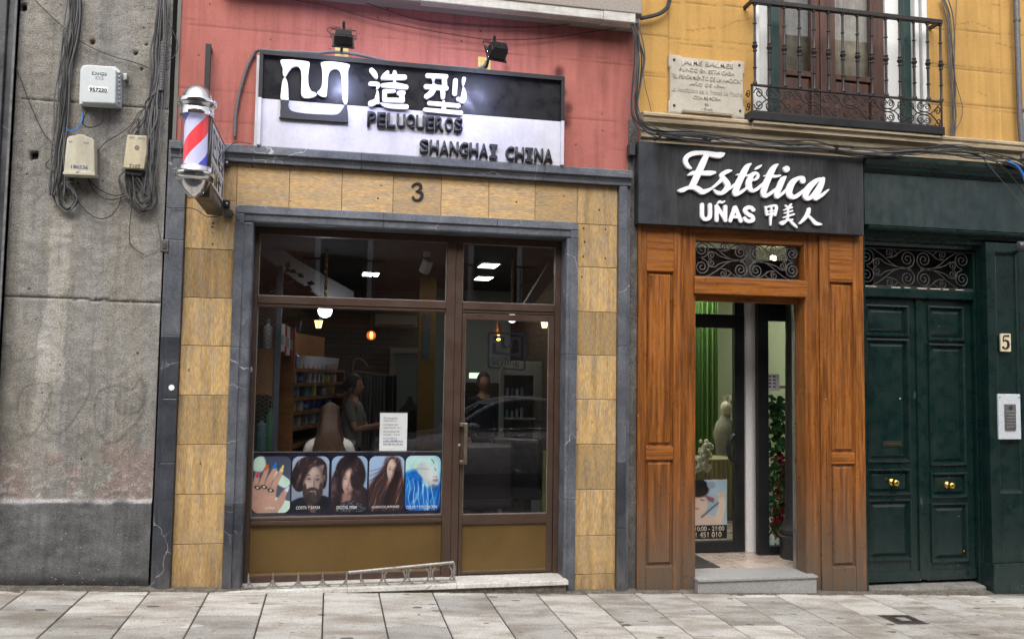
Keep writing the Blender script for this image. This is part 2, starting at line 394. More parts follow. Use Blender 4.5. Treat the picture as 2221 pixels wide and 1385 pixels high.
def wear(m, z0, z1, col, amt=.8, sc=7., st=(3, 3, 1), lo=.25, hi=.6):
    # weathering low on the thing: fades out between z0 (bottom) and z1, broken up by noise
    t = m.node_tree; N = t.nodes; L = t.links; b = N['Principled BSDF']; src = b.inputs['Base Color'].links[0].from_socket
    g = N.new('ShaderNodeNewGeometry'); s = N.new('ShaderNodeSeparateXYZ'); L.new(g.outputs['Position'], s.inputs[0])
    r = N.new('ShaderNodeMapRange'); r.interpolation_type = 'SMOOTHSTEP'; r.inputs[1].default_value = z0; r.inputs[2].default_value = z1; r.inputs[3].default_value = amt; r.inputs[4].default_value = 0; L.new(s.outputs[2], r.inputs[0])
    mp = N.new('ShaderNodeMapping'); mp.inputs['Scale'].default_value = st; L.new(g.outputs['Position'], mp.inputs[0])
    n = N.new('ShaderNodeTexNoise'); n.inputs['Scale'].default_value = sc; n.inputs['Detail'].default_value = 6; L.new(mp.outputs[0], n.inputs[0])
    r2 = N.new('ShaderNodeMapRange'); r2.interpolation_type = 'SMOOTHSTEP'; r2.inputs[1].default_value = lo; r2.inputs[2].default_value = hi; L.new(n.outputs[0], r2.inputs[0])
    mu = N.new('ShaderNodeMath'); mu.operation = 'MULTIPLY'; L.new(r.outputs[0], mu.inputs[0]); L.new(r2.outputs[0], mu.inputs[1])
    x = N.new('ShaderNodeMix'); x.data_type = 'RGBA'; L.new(mu.outputs[0], x.inputs[0]); L.new(src, x.inputs[6]); x.inputs[7].default_value = (*col, 1); L.new(x.outputs[2], b.inputs['Base Color'])
    return m
def spots(m, scale, size, col, dens=.3, st=(1, 1, 1), amt=.85):
    # sparse pits, chips or gum marks: real marks on the surface
    t = m.node_tree; N = t.nodes; L = t.links; b = N['Principled BSDF']; src = b.inputs['Base Color'].links[0].from_socket
    g = N.new('ShaderNodeNewGeometry'); mp = N.new('ShaderNodeMapping'); mp.inputs['Scale'].default_value = st; L.new(g.outputs['Position'], mp.inputs[0])
    nz = N.new('ShaderNodeTexNoise'); nz.inputs['Scale'].default_value = scale*1.7; nz.inputs['Detail'].default_value = 3; L.new(mp.outputs[0], nz.inputs[0])
    mv = N.new('ShaderNodeMix'); mv.data_type = 'VECTOR'; mv.inputs[0].default_value = .5/scale; L.new(mp.outputs[0], mv.inputs[4]); L.new(nz.outputs['Color'], mv.inputs[5])
    v = N.new('ShaderNodeTexVoronoi'); v.inputs['Scale'].default_value = scale; L.new(mv.outputs[1], v.inputs[0])
    s = N.new('ShaderNodeSeparateColor'); L.new(v.outputs['Color'], s.inputs[0])
    a = N.new('ShaderNodeMath'); a.operation = 'LESS_THAN'; a.inputs[1].default_value = dens; L.new(s.outputs[0], a.inputs[0])
    z = N.new('ShaderNodeMath'); z.operation = 'MULTIPLY'; z.inputs[1].default_value = size*1.3; L.new(s.outputs[1], z.inputs[0])
    d = N.new('ShaderNodeMath'); d.operation = 'LESS_THAN'; L.new(v.outputs['Distance'], d.inputs[0]); L.new(z.outputs[0], d.inputs[1])
    q = N.new('ShaderNodeMath'); q.operation = 'MULTIPLY'; L.new(a.outputs[0], q.inputs[0]); L.new(d.outputs[0], q.inputs[1])
    q2 = N.new('ShaderNodeMath'); q2.operation = 'MULTIPLY'; q2.inputs[1].default_value = amt; L.new(q.outputs[0], q2.inputs[0])
    x = N.new('ShaderNodeMix'); x.data_type = 'RGBA'; L.new(q2.outputs[0], x.inputs[0]); L.new(src, x.inputs[6]); x.inputs[7].default_value = (*col, 1); L.new(x.outputs[2], b.inputs['Base Color']); return m
M = {}
M['concrete'] = paintmat('rough_concrete', .95, .34, 120., 1.0, 130., spec=.15, streak=.22)
M['pink'] = paintmat('pink_render', .9, .06, 60., .15, 90., spec=.2, streak=.16); spots(M['pink'], 14., .10, (.10, .045, .04), .14); spots(M['concrete'], 18., .14, (.04, .04, .04), .08); spots(M['concrete'], 40., .2, (.40, .39, .37), .15, (1, 1, 1), .6)
M['yellow'] = paintmat('yellow_render', .9, .06, 50., .12, 90., spec=.2, streak=.14)
M['pave'] = mat('paving_stone', (.43, .42, .395), .8, col2=(.27, .24, .205), scale=4., stretch=(.7, 1.7, 1), lo=.36, hi=.68, var=.34, fine=110., bump=.35, bscale=140., island=.22, spec=.3)
spots(M['pave'], 9., .22, (.07, .062, .055), .30, (.75, 1.3, 1)); spots(M['pave'], 26., .2, (.10, .09, .08), .25, (.6, 1.4, 1)); spots(M['pave'], 3., .16, (.62, .61, .58), .3, (.5, 1.6, 1), .5)
M['joint'] = mat('joint_sand', (.03, .027, .024), .95, var=.3)
M['road'] = mat('asphalt', (.05, .05, .052), .9, col2=(.035, .035, .036), var=.3, fine=200., bump=.6, bscale=240.)
M['marble'] = veinmat('grey_marble', (.125, .135, .155), (.07, .077, .092), (.42, .43, .44), vw=.008)
M['marble_dark'] = veinmat('dark_marble', (.05, .055, .068), (.028, .031, .040), (.42, .43, .44), scale=3.6, vw=.008)
wear(M['marble_dark'], -.2, .5, (.13, .125, .12), .8)
wear(M['marble'], -.2, .7, (.055, .058, .065), .8)
M['trav'] = mat('travertine', (.44, .285, .118), .5, col2=(.34, .25, .145), scale=3., stretch=(9, 9, 1.6), lo=.36, hi=.68, var=.27, fine=15., bump=.12, bscale=30., bstretch=(6, 6, .6), island=.22, streak=.30, spec=.35)
wear(M['trav'], -.1, .75, (.20, .125, .055), .75, sc=3.5, st=(4, 4, .7), lo=.35, hi=.75)
M['travh'] = mat('travertine_lintel', (.44, .285, .122), .5, col2=(.34, .25, .145), scale=3., stretch=(1.6, 9, 9), lo=.36, hi=.68, var=.27, fine=15., bump=.1, bscale=30., bstretch=(.6, 6, 6), island=.13, spec=.35)
spots(M['trav'], 30., .25, (.10, .055, .02), .22, (1.3, 1, .6)); spots(M['travh'], 30., .25, (.10, .055, .02), .22, (.6, 1, 1.3)); spots(M['trav'], 5., .10, (.62, .55, .42), .2, (1.6, 1, .8), .6)
M['grout'] = mat('grout', (.13, .085, .04), .9, var=.2)
M['alu'] = mat('brown_aluminium', (.070, .042, .030), .42, var=.1, col2=(.060, .036, .026), metal=.25, spec=.5)
M['ochre'] = mat('ochre_panel', (.115, .068, .018), .5, col2=(.095, .055, .015), scale=2., var=.08, spec=.35)
M['bead'] = mat('silver_bead', (.36, .34, .32), .4, metal=.7, var=.1)
M['dkbead'] = mat('shadow_gap', (.012, .01, .009), .6, var=0)
M['whitemarble'] = veinmat('white_marble_sill', (.62, .61, .58), (.48, .46, .42), (.25, .24, .22), scale=4., vw=.02)
M['rubble'] = mat('rubble', (.10, .085, .075), .95, col2=(.18, .15, .13), scale=18, var=.4, bump=.9, bscale=60)
M['glass'] = glass_mat('shop_glass', (.96, .97, .96), 2.9)
M['glass_up'] = glass_mat('transom_glass', (.86, .88, .88), 2.6)
M['glass_nail'] = glass_mat('salon_glass', (.93, .95, .94), 1.0)
M['black_sign'] = mat('black_sign_board', (.010, .010, .012), .33, var=.2, fine=20., col2=(.013, .013, .014), spec=.22)
M['white_sign'] = mat('white_sign_board', (.56, .55, .60), .42, col2=(.47, .465, .51), scale=3.5, var=.05, streak=.06)
M['letter_white'] = mat('white_letters', (.80, .80, .82), .4, var=.03)
M['letter_black'] = mat('black_letters', (.017, .02, .028), .5, var=.15)
M['black_metal'] = mat('black_metal', (.018, .018, .02), .45, var=.2, metal=.3)
M['iron'] = mat('wrought_iron', (.030, .026, .026), .5, var=.35, fine=40, metal=.4, bump=.3, bscale=90)
M['iron_gray'] = mat('grey_iron', (.11, .105, .10), .55, var=.25, metal=.4)
M['cable'] = mat('black_cable', (.018, .018, .02), .55, var=.2)
M['cable_gray'] = mat('grey_cable', (.075, .075, .078), .6, var=.2)
M['cable_lead'] = mat('grey_sheath', (.10, .10, .105), .6, var=.2)
M['blue_cable'] = mat('blue_cable', (.02, .16, .50), .5, var=.1)
M['chrome'] = mat('chrome', (.78, .78, .79), .13, metal=1., var=.05)
M['steel'] = mat('brushed_steel', (.42, .42, .42), .35, metal=.9, var=.1)
M['handle'] = mat('bronze_aluminium', (.22, .18, .14), .38, metal=.8, var=.1)
M['brass'] = mat('brass', (.62, .40, .10), .25, metal=1., var=.15)
M['plate'] = mat('pale_brass', (.50, .38, .13), .5, metal=.3, var=.2)
M['wood'] = mat('varnished_pine', (.31, .110, .022), .36, col2=(.145, .046, .011), scale=3., stretch=(20, 20, .7), lo=.36, hi=.70, var=.30, fine=22., bump=.10, island=.14, streak=.42, bscale=40., bstretch=(10, 10, .5), spec=.45)
wear(M['wood'], -.2, 1.1, (.105, .078, .056), 1.0, sc=4., st=(6, 6, .8), lo=.16, hi=.50)
M['woodh'] = mat('varnished_pine_beam', (.31, .110, .022), .36, col2=(.145, .046, .011), scale=3., stretch=(.7, 20, 20), lo=.36, hi=.70, var=.30, fine=22., bump=.10, bscale=40., bstretch=(.5, 10, 10), spec=.45)
spots(M['wood'], 7., .12, (.05, .018, .008), .35, (1.6, 1, .6), .8); spots(M['wood'], 16., .10, (.55, .45, .36), .12, (1, 1, 1), .8)
M['woodpale'] = mat('bare_wood', (.36, .22, .12), .7, var=.2)
M['green'] = mat('dark_green_paint', (.0032, .0165, .0142), .32, col2=(.0028, .0135, .0125), scale=2., stretch=(5, 5, .6), var=.12, fine=8., spec=.5)
spots(M['green'], 13., .07, (.42, .44, .40), .16); spots(M['green'], 5., .08, (.05, .07, .065), .2, (1.3, 1, .6), .7)
wear(M['green'], -.3, .5, (.03, .045, .045), .5, sc=9)
M['green_fascia'] = mat('worn_green_fascia', (.015, .029, .030), .5, col2=(.026, .036, .038), scale=2.4, stretch=(1, 1, .7), lo=.4, hi=.7, var=.25, fine=16., streak=.25)
M['chip'] = mat('chipped_paint', (.45, .40, .34), .8, var=.3)
M['granite'] = mat('grey_granite', (.36, .355, .345), .6, col2=(.20, .20, .20), scale=220., stretch=(1, 1, 1), lo=.4, hi=.62, var=.12)
M['step_stone'] = mat('worn_step', (.20, .195, .18), .8, col2=(.12, .115, .105), scale=7., var=.25, bump=.5, bscale=40)
M['cream'] = mat('cream_cornice', (.38, .315, .215), .8, col2=(.24, .185, .115), scale=4., stretch=(.5, 1, 4), lo=.42, hi=.68, var=.16, fine=30, bump=.3, bscale=50)
M['white_wood'] = mat('white_paint', (.70, .70, .69), .6, col2=(.60, .60, .59), scale=3, var=.05)
M['shutter'] = mat('dark_green_shutter', (.008, .035, .030), .45, var=.2)
M['brown_wood'] = mat('brown_door_wood', (.085, .036, .022), .5, col2=(.045, .020, .014), scale=4, stretch=(8, 8, .8), var=.2)
M['awning'] = mat('dirty_white_metal', (.56, .55, .52), .6, col2=(.40, .38, .35), scale=5, stretch=(.6, 1, 3), lo=.45, hi=.72, var=.1, streak=.12)
M['slab'] = mat('balcony_underside', (.30, .27, .24), .9, var=.15)
M['plaque'] = mat('plaque_stone', (.47, .435, .37), .65, col2=(.38, .345, .29), scale=5, var=.07, fine=40, bump=.12, bscale=80)
M['plastic_w'] = mat('grey_white_plastic', (.52, .56, .57), .5, col2=(.46, .50, .51), scale=4, var=.04)
M['plastic_c'] = mat('yellowed_plastic', (.52, .49, .38), .55, col2=(.40, .37, .28), scale=5, var=.07, streak=.15)
M['plastic_d'] = mat('dark_plastic', (.03, .03, .032), .5, var=.1)
M['ink'] = mat('dark_print', (.03, .03, .04), .7, var=0)
M['ink_gray'] = mat('faded_print', (.22, .24, .25), .7, var=0)
M['ink_white'] = mat('white_print', (.75, .75, .75), .6, var=0)
M['paper'] = mat('white_paper', (.80, .81, .83), .8, var=.03)
M['navy'] = mat('navy_print', (.006, .006, .022), .4, var=.3, fine=8)
M['poster'] = mat('poster_print', (1, 1, 1), .45, attr='paint', var=0)
M['plaster'] = mat('interior_plaster', (.16, .155, .14), .9, var=.1)
M['wood_in'] = mat('interior_pine', (.20, .085, .028), .5, col2=(.12, .05, .018), scale=3, stretch=(1.5, 1.5, 9), var=.2)
M['mesh_black'] = mat('charcoal_steel', (.035, .045, .06), .5, var=.1)
M['brick_in'] = brickmat('interior_brick', (.13, .085, .05), (.10, .07, .045), (.06, .05, .04), sw=.25, sh=.07)
M['brick_side'] = brickmat('interior_side_brick', (.13, .08, .045), (.10, .065, .04), (.06, .05, .04), sw=.25, sh=.07, axis='yz')
M['brick_out'] = brickmat('street_brick', (.30, .13, .08), (.24, .10, .07), (.30, .26, .22), sw=.25, sh=.075)
M['floor_in'] = mat('interior_floor', (.10, .09, .08), .4, var=.2)
M['tile_in'] = mat('beige_floor_tile', (.50, .41, .35), .3, col2=(.42, .34, .29), scale=5, stretch=(.6, 3, 1), var=.12, fine=20, island=.05)
M['black_frame'] = mat('black_door_frame', (.011, .012, .014), .45, var=.2)
M['lime'] = mat('pale_green_wall', (.50, .56, .38), .8, var=.06)
M['white_wall'] = mat('white_wall', (.68, .66, .66), .8, var=.06)
M['leather'] = mat('black_leather', (.025, .022, .025), .4, var=.15)

# ================================================================ ground
g = MB(); seedr = random.Random(3)
for k in range(-26, 44):
    x0, x1 = -.41+.4*k, -.41+.4*(k+1); odd = k % 2
    ys = [.75]+[(-.175 if odd else -.438)-.52*j for j in range(-1 if not odd else 0, 6)]
    ys = sorted([y for y in ys if y < .75 and y > -3.05]+[.75, -3.05], reverse=True)
    for ya, yb in zip(ys[:-1], ys[1:]):
        j = .0048; dz = seedr.uniform(-.0012, .0012); e = .004
        a, b, c, d = x0+j, x1-j, yb+.0018, ya-.0018
        top = [(a+e, c+e), (b-e, c+e), (b-e, d-e), (a+e, d-e)]; out = [(a, c), (b, c), (b, d), (a, d)]
        vs = [(x, y, gz(x, y)+dz) for x, y in top]+[(x, y, gz(x, y)-.004+dz) for x, y in out]+[(x, y, gz(x, y)-.03) for x, y in out]
        g.add(vs, [(0, 1, 2, 3)]+[(i+4, (i+1) % 4+4, (i+1) % 4, i) for i in range(4)]+[(i+8, (i+1) % 4+8, (i+1) % 4+4, i+4) for i in range(4)])
sw = g.build('sidewalk', M['pave']); tag(sw, kind='structure')
b_ = MB(); b_.add([(x, y, gz(x, y)-.008) for x, y in ((-11, -3.05), (17, -3.05), (17, .8), (-11, .8))], [(0, 1, 2, 3)])
tag(b_.build('sidewalk_bed', M['joint']), kind='structure')
kb = MB()
for k in range(-11, 17):
    kb.hexa([(k+.004, -3.2, gz(k, -3)-.14), (k+.996, -3.2, gz(k+1, -3)-.14), (k+.996, -3.055, gz(k+1, -3)-.14), (k+.004, -3.055, gz(k, -3)-.14)],
            [(k+.004, -3.2, gz(k, -3)), (k+.996, -3.2, gz(k+1, -3)), (k+.996, -3.055, gz(k+1, -3)), (k+.004, -3.055, gz(k, -3))])
tag(kb.build('kerb', M['granite'], bevel=.01), kind='structure')
rd = MB(); rd.add([(x, y, gz(x, y)-.12) for x, y in ((-60, -60), (60, -60), (60, 25), (-60, 25))], [(0, 1, 2, 3)])
tag(rd.build('road', M['road']), kind='structure')
db = MB(); rdb = random.Random(21); M['dirt'] = mat('packed_dirt', (.085, .072, .058), .95, col2=(.16, .14, .115), scale=14, var=.5, fine=60, bump=.8, bscale=90)
xx = -4.0
while xx < 7.:
    L_ = rdb.uniform(.08, .3); w0, w1 = rdb.uniform(.008, .045), rdb.uniform(.008, .045); db.add([(xx, -.09-w0, gz(xx, 0)-.0025), (xx+L_, -.09-w1, gz(xx+L_, 0)-.0025), (xx+L_, .02, gz(xx+L_, 0)+.014), (xx, .02, gz(xx, 0)+.014)], [(0, 1, 2, 3)]); xx += L_
tag(db.build('gutter_dirt', M['dirt']), kind='structure')
# manhole cover in the paving
mh = [P(1908, 1333, 0), P(1985, 1332, 0), P(2012, 1353, 0), P(1950, 1355, 0)]
def Gp(x, y):
    d = _r*((x-1110.5)/FPX)-_u*((y-692.5)/FPX)+_f; n = Vector((.0405, -.0046, 1)); return CAMP+d*((.024-n.dot(CAMP))/n.dot(d))
c0 = Gp(1958, 1343); m_ = MB(); sx, sy = .13, .12
M['cover'] = mat('cast_cover', (.085, .070, .062), .6, var=.3, metal=.3, bump=.5, bscale=120)
e = empty('access_cover', c0, 'small rusty iron access cover set in the paving before the green doors', 'access cover')
def slab_on(mb, x0, x1, y0, y1, h0, h1): 
    c = [(x0, y0), (x1, y0), (x1, y1), (x0, y1)]
    return mb.hexa([(x, y, gz(x, y)+h0) for x, y in c], [(x, y, gz(x, y)+h1) for x, y in c])
slab_on(MB(), c0.x-sx, c0.x+sx, c0.y-sy, c0.y+sy, -.02, .003).build('frame', M['cover'], e)
slab_on(MB(), c0.x-sx+.03, c0.x+sx-.02, c0.y-sy+.025, c0.y+sy-.025, -.02, .0075).build('lid', mat('lid_iron', (.06, .055, .052), .5, metal=.4, var=.4, fine=30, bump=.8, bscale=150), e, bevel=.004)
slab_on(MB(), c0.x-.045, c0.x+.04, c0.y-.05, c0.y+.03, .006, .0095).build('worn_plate', mat('worn_plate', (.28, .27, .26), .5, var=.3), e)

# ================================================================ grey building on the left
YG = .03
gb = empty('grey_building', (-2, YG, 0), 'weathered grey concrete building with graffiti scribble, left of the pink wall', 'building')
XGR = PX(338, 900, YG)
def f_conc(X, Z):
    px, py = proj(X, YG, Z); n1 = fbm(X*2.2, Z*2.2, 1); n2 = fbm(X*9, Z*9, 2); n3 = fbm(X*30, Z*30, 4, 3); n4 = fbm(X*7, Z*.8, 9)
    base = .262*(.72+.55*n1)*(.80+.4*n2); c = np.stack([base*1.02, base*.985, base*.92], -1)
    warm = sst(.45, .7, n4)*.5; c = c*(1-warm[..., None]*np.array([.05, .10, .22]))
    # paler washed streak below the cable loop
    xl = np.interp(py, [460, 590, 650, 740, 840, 960, 1080], [112, 102, 98, 82, 78, 62, 50]); xr = np.interp(py, [460, 590, 650, 740, 840, 960, 1080], [156, 152, 148, 141, 134, 126, 118])
    wob = (n2-.5)*16
    s = sst(-3, 4, px-xl+wob)*sst(-3, 4, xr-px+wob)*sst(460, 480, py)*(1-.75*sst(800, 1060, py)); c = c*(1+.42*s[..., None])
    # reddish remains above the plinth, pale chips
    rz = sst(930, 1010, py+(n2-.5)*80)*(1-sst(1082, 1092, py))*sst(.42, .6, n2*.5+n1*.5); c = c*(1-.5*rz[..., None])+.5*rz[..., None]*np.array([.235, .150, .130])
    ch = sst(.60, .66, n3)*sst(960, 1060, py)*(1-sst(1085, 1095, py)); c = c+ch[..., None]*.12
    # plinth
    pl = sst(-2, 3, py-1087-(n2-.5)*10); pc = .135*(.6+.8*n2)[..., None]*np.array([1., 1.0, 1.02]); pc = pc*(1+.5*sst(.5, .75, n1))[..., None]
    c = c*(1-pl[..., None])+pc*pl[..., None]
    chip = sst(5.5, 2.5, np.abs(py-1085-(n1-.5)*8))*sst(.35, .55, n2+.1*np.sin(X*9)); c = c*(1-.8*chip[..., None])+.8*chip[..., None]*.46
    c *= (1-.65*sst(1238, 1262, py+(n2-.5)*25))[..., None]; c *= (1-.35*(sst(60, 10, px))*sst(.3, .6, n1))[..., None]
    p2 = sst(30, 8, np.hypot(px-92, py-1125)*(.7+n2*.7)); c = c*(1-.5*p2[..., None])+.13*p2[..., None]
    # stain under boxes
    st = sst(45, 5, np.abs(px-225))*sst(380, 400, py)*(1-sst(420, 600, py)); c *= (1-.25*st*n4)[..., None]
    # graffiti scribbles
    gl = [smooth([(50, 930), (38, 890), (48, 845), (85, 830), (112, 842), (105, 890), (85, 925), (60, 945), (45, 920)], 6), smooth([(110, 850), (92, 905), (130, 940), (185, 870), (195, 830), (170, 800)], 6),
          smooth([(205, 880), (215, 850), (255, 835), (285, 845), (305, 820), (315, 850), (300, 890), (260, 895), (250, 870)], 6), smooth([(205, 880), (210, 930), (245, 960), (300, 910), (315, 870)], 6), smooth([(20, 800), (90, 745), (180, 760), (320, 770)], 6)]
    for i, s_ in enumerate(gl):
        k = sst(3.4, 1.4, segd(px, py, [tuple(q) for q in s_]))*(.30 if i < 4 else .12); c *= (1-k)[..., None]
    dep = np.zeros(X.shape); dep -= (n3-.5)*.012+(n2-.5)*.012; dep -= pl*.022+chip*.006
    for (a, b, cc, d), wd in (((0, 211, 338, 234), 1.3), ((0, 640, 335, 656), 2.0)):
        ly = b+(px-a)*(d-b)/(cc-a)+(n3-.5)*4; k = sst(wd+.8, wd-.6, np.abs(py-ly)); c = c*(1-.82*k[..., None]); dep += k*.012
        k = sst(2., .6, np.abs(py-ly-4))*.25; c = c*(1+k[..., None])
    for hx, hy, hr in ((51, 16, 7), (73, 338, 7.5), (200, 92, 3), (295, 116, 3), (308, 150, 2.5), (317, 97, 2)):
        k = sst(hr+1, hr-1, np.maximum(np.abs(px-hx), np.abs(py-hy))); c = c*(1-.93*k[..., None]); dep += k*.04
    k = sst(16, 5, np.hypot((px-200), (py-90)*.9)*(.6+n2*.8)); c = c*(1-.5*k[..., None])+.5*k[..., None]*np.array([.22, .15, .085]); dep += k*.008
    return np.clip(c, .004, .9), dep
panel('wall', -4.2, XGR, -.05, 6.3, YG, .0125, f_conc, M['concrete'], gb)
bx = MB(); bx.box(-9, -4.2, YG, YG+.3, -.3, 6.3); bx.box(-9, XGR-.02, YG+.06, YG+.5, -.3, 6.3); bx.build('wall_core', mat('plain_concrete', (.16, .155, .145), .95, var=.2), gb)
# render strip between the two buildings, with an open crack
def f_strip(X, Z):
    px, py = proj(X, .02, Z); n1 = fbm(X*4, Z*2, 21); n2 = fbm(X*20, Z*14, 22); b = .11*(.7+.6*n1)*(.75+.5*n2); c = np.stack([b*1.02, b, b*.95], -1)
    pk = sst(.56, .7, n1)*sst(850, 1000, py)*(1-sst(1100, 1250, py)); c = c*(1-.5*pk[..., None])+.5*pk[..., None]*np.array([.2, .18, .15])
    xe = X-X.min(); k = sst(.012, .004, xe-.006+(n2-.5)*.016); c *= (1-.85*k)[..., None]
    return c, k*.03-(n2-.5)*.01
panel('render_strip', XGR, PX(378, 900, .02), -.05, PZ(375, 303, .02), .02, .008, f_strip, M['concrete'], gb)
# dark pilaster at the left edge of the picture
X1, X0 = PX(41, 20, 0), PX(22, 20, 0)
pb = MB(); pb.box(X0-.5, X0, -.06, .05, -.1, 6.2); pb.box(X0, X1, -.03, .05, -.1, 6.2)
pl = pb.build('corner_pilaster', veinmat('stained_dark_stone', (.035, .037, .042), (.065, .066, .07), (.2, .2, .2)), gb, bevel=.006)
pb = MB(); pb.box(X1-.015, X1+.0, -.036, .02, 0, 6.2); pb.build('edge_strip', mat('pale_edge', (.14, .14, .145), .8, var=.3, fine=20), gb)

# ================================================================ salon building: pink upper wall
YP = .045
sb = empty('salon_building', (.6, YP, 3.3), 'building with a salmon pink rendered wall above the marble shop portal', 'building')
XL, XR = PX(378, 250, YP), PX(1388, 200, YP)
def f_pink(X, Z):
    px, py = proj(X, YP, Z); n1 = fbm(X*1.6, Z*1.6, 31); n2 = fbm(X*8, Z*8, 32); n4 = fbm(X*12, Z*1.2, 33)
    c = np.ones(X.shape+(3,))*np.array([.385, .135, .113]); c *= (.86+.28*n1)[..., None]*(.93+.14*n2)[..., None]; c *= (1-.12*sst(.55, .75, n4))[..., None]
    dep = (n2-.5)*.003
    for py0, am in ((40, .25), (52, .3), (171, .3), (190, .3), (258, .2)):
        z0 = PZ(400, py0, YP); k = sst(.006, .002, np.abs(Z-z0+(n2-.5)*.006))*sst(.35, .6, fbm(X*2.5, Z*0+py0, 35)); c *= (1-am*k)[..., None]; dep += k*.003
    for x0 in (-1.05, .30, 1.7, 2.1): k = sst(.004, .001, np.abs(X-x0))*.18*sst(.4, .6, n1); c *= (1-k)[..., None]
    for qx, qy, r in ((1213, 157, 17), (1232, 235, 16), (1225, 262, 20), (1222, 200, 12), (1100, 150, 10)):
        k = sst(r, r*.2, np.hypot((px-qx), (py-qy)*.8))*(.75 if r > 11 else .35)*(.4+n2); c *= (1-np.clip(k, 0, .9))[..., None]
    k = sst(.3, .7, fbm(X*40, Z*40, 36, 2))*sst(330, 300, py)*0; c *= (1-.15*sst(260, 300, py)*sst(.5, .8, n2))[..., None]
    c = c
    return np.clip(c, 0, 1), dep
panel('wall', XL, XR, 2.95, 6.2, YP, .0125, f_pink, M['pink'], sb)
bx = MB(); bx.box(XL+.02, XR-.02, YP+.06, YP+.4, 2.95, 6.2); bx.box(XL-.005, XL+.02, .03, YP+.3, 3.2, 6.2); bx.build('wall_core', M['plaster'], sb)
# balcony slab above (dark underside) and the awning box under it
zb = PZ(700, 3, YP)
bs = MB(); bs.profx([(YP+.05, zb), (-.10, zb+.01), (-.11, zb+.06), (-.15, zb+.08), (-.15, zb+.30), (-.14, zb+.34), (YP+.05, zb+.34)], PX(470, 10, -.2), PX(1398, 10, -.2))
bs.build('balcony_slab', M['slab'], sb, bevel=.008)
YA = -.14
za1, za0 = PZ(1378, 22, YA), PZ(1378, 51, YA)
aw = empty('awning_box', (1.6, YA, za0), 'long dirty white awning box under the balcony, at the top of the pink wall', 'awning box')
xa0, xs, xa1 = PX(914, 3, YA), PX(1309, 35, YA), PX(1378, 40, YA)
MB().profx([(YP, za0+.015), (YA+.01, za0), (YA, za0+.008), (YA, za1-.004), (YA+.012, za1+.006), (YP, za1+.03)], xa0, xs-.001).build('casing', M['awning'], aw, bevel=.003)
MB().profx([(YP, za0+.012), (YA+.006, za0-.003), (YA-.004, za0+.006), (YA-.004, za1-.002), (YA+.008, za1+.009), (YP, za1+.033)], xs+.001, xa1).build('end_cap', M['awning'], aw, bevel=.003)

# ================================================================ salon shopfront: marble, travertine, window, door
sf = empty('salon_shopfront', (.6, 0, 0), 'salon shopfront of travertine tiles in a grey marble surround with brown metal window', 'shopfront')
zt = PZ(900, 337, -.05)+.0; zc1 = PZ(378, 303, -.05)
xo0, xo1, xo2 = PX(359, 460, -.04), PX(370, 460, -.04), PX(402, 460, -.01)
xq0, xq1, xq2 = PX(1340, 600, -.01), PX(1360, 600, -.04), PX(1368, 600, -.04)
zg = -.12; zs = PZ(384, 728, -.04)
ztile = 3.185
def seamed(name, x0, x1, y0, y1, cuts, mats, par, bev=.004):
    for k, (a, b) in enumerate(zip(cuts[:-1], cuts[1:])):
        MB().box(x0, x1, y0, y1, a+.0012, b-.0012).build(name, mats[min(k, len(mats)-1)], par, bevel=bev)
mk = [M['marble_dark'], M['marble_dark'], M['marble_dark'], M['marble'], M['marble']]
zj = [zg, PZ(372, 1003, -.04), PZ(376, 864, -.04), zs, PZ(378, 520, -.04), ztile]
seamed('marble_surround', xo1, xo2, -.045, .05, zj, mk, sf); seamed('marble_surround', xo0, xo1-.0015, -.02, .05, [zg, zs, zc1], [M['marble_dark'], M['marble']], sf)
zr = [zg, PZ(1345, 1145, -.04), PZ(1345, 1003, -.04), PZ(1350, 750, -.04), ztile]
seamed('marble_surround', xq0, xq1, -.045, .05, zr, [M['marble_dark'], M['marble_dark'], M['marble'], M['marble']], sf); seamed('marble_surround', xq1+.0015, xq2, -.02, .05, [zg, zr[2], 3.25], [M['marble'], M['marble']], sf)
zc0, zcm, zct = ztile+.001, PZ(900, 362, -.06), PZ(900, 338, -.09)
for a, b in ((xo0+.02, .18), (.18, 1.62), (1.62, xq2-.002)):
    MB().profx([(.05, zc0), (-.05, zc0), (-.05, zcm-.015), (-.062, zcm), (-.062, zcm+.012), (-.085, zcm+.018), (-.085, zct-.004), (-.08, zct), (.05, zct+.012)], a+.001, b-.001).build('marble_cornice', M['marble'], sf, bevel=.003)
# travertine
zl = PZ(540, 447, 0); xi0, xi1 = PX(511, 470, -.02), PX(1252, 560, -.02)
cy = [1179, 1071, 963.7, 856.7, 749.3, 645.4, 539.7]; crs = [zg]+[PZ(440, y, 0) for y in cy]+[zl+.03]
cyr = [1244, 1160.7, 1060.9, 962.8, 866, 770.4, 676.6, 579.8]; crr = [zg]+[PZ(1295, y, 0) for y in cyr]+[zl-.002]
def tilebox(mb, x0, x1, z0, z1, y, j=.0016, b=.003):
    x0 += j; x1 -= j; z0 += j; z1 -= j
    mb.add([(x0+b, y, z0+b), (x1-b, y, z0+b), (x1-b, y, z1-b), (x0+b, y, z1-b), (x0, y+b, z0), (x1, y+b, z0), (x1, y+b, z1), (x0, y+b, z1), (x0, y+.03, z0), (x1, y+.03, z0), (x1, y+.03, z1), (x0, y+.03, z1)],
           [(0, 1, 2, 3)]+[(i+4, (i+1) % 4+4, (i+1) % 4, i) for i in range(4)]+[(i+8, (i+1) % 4+8, (i+1) % 4+4, i+4) for i in range(4)])
t = MB(); tr = random.Random(2)
crs2 = crs[:-1]+[PZ(440, 539.7, 0)+.372, ztile]
for a, b in zip(crs2[:-1], crs2[1:]): tilebox(t, xo2+.002, xi0-.002, a, b, tr.uniform(-.001, .001))
t.build('tile_cladding', M['trav'], sf); t = MB()
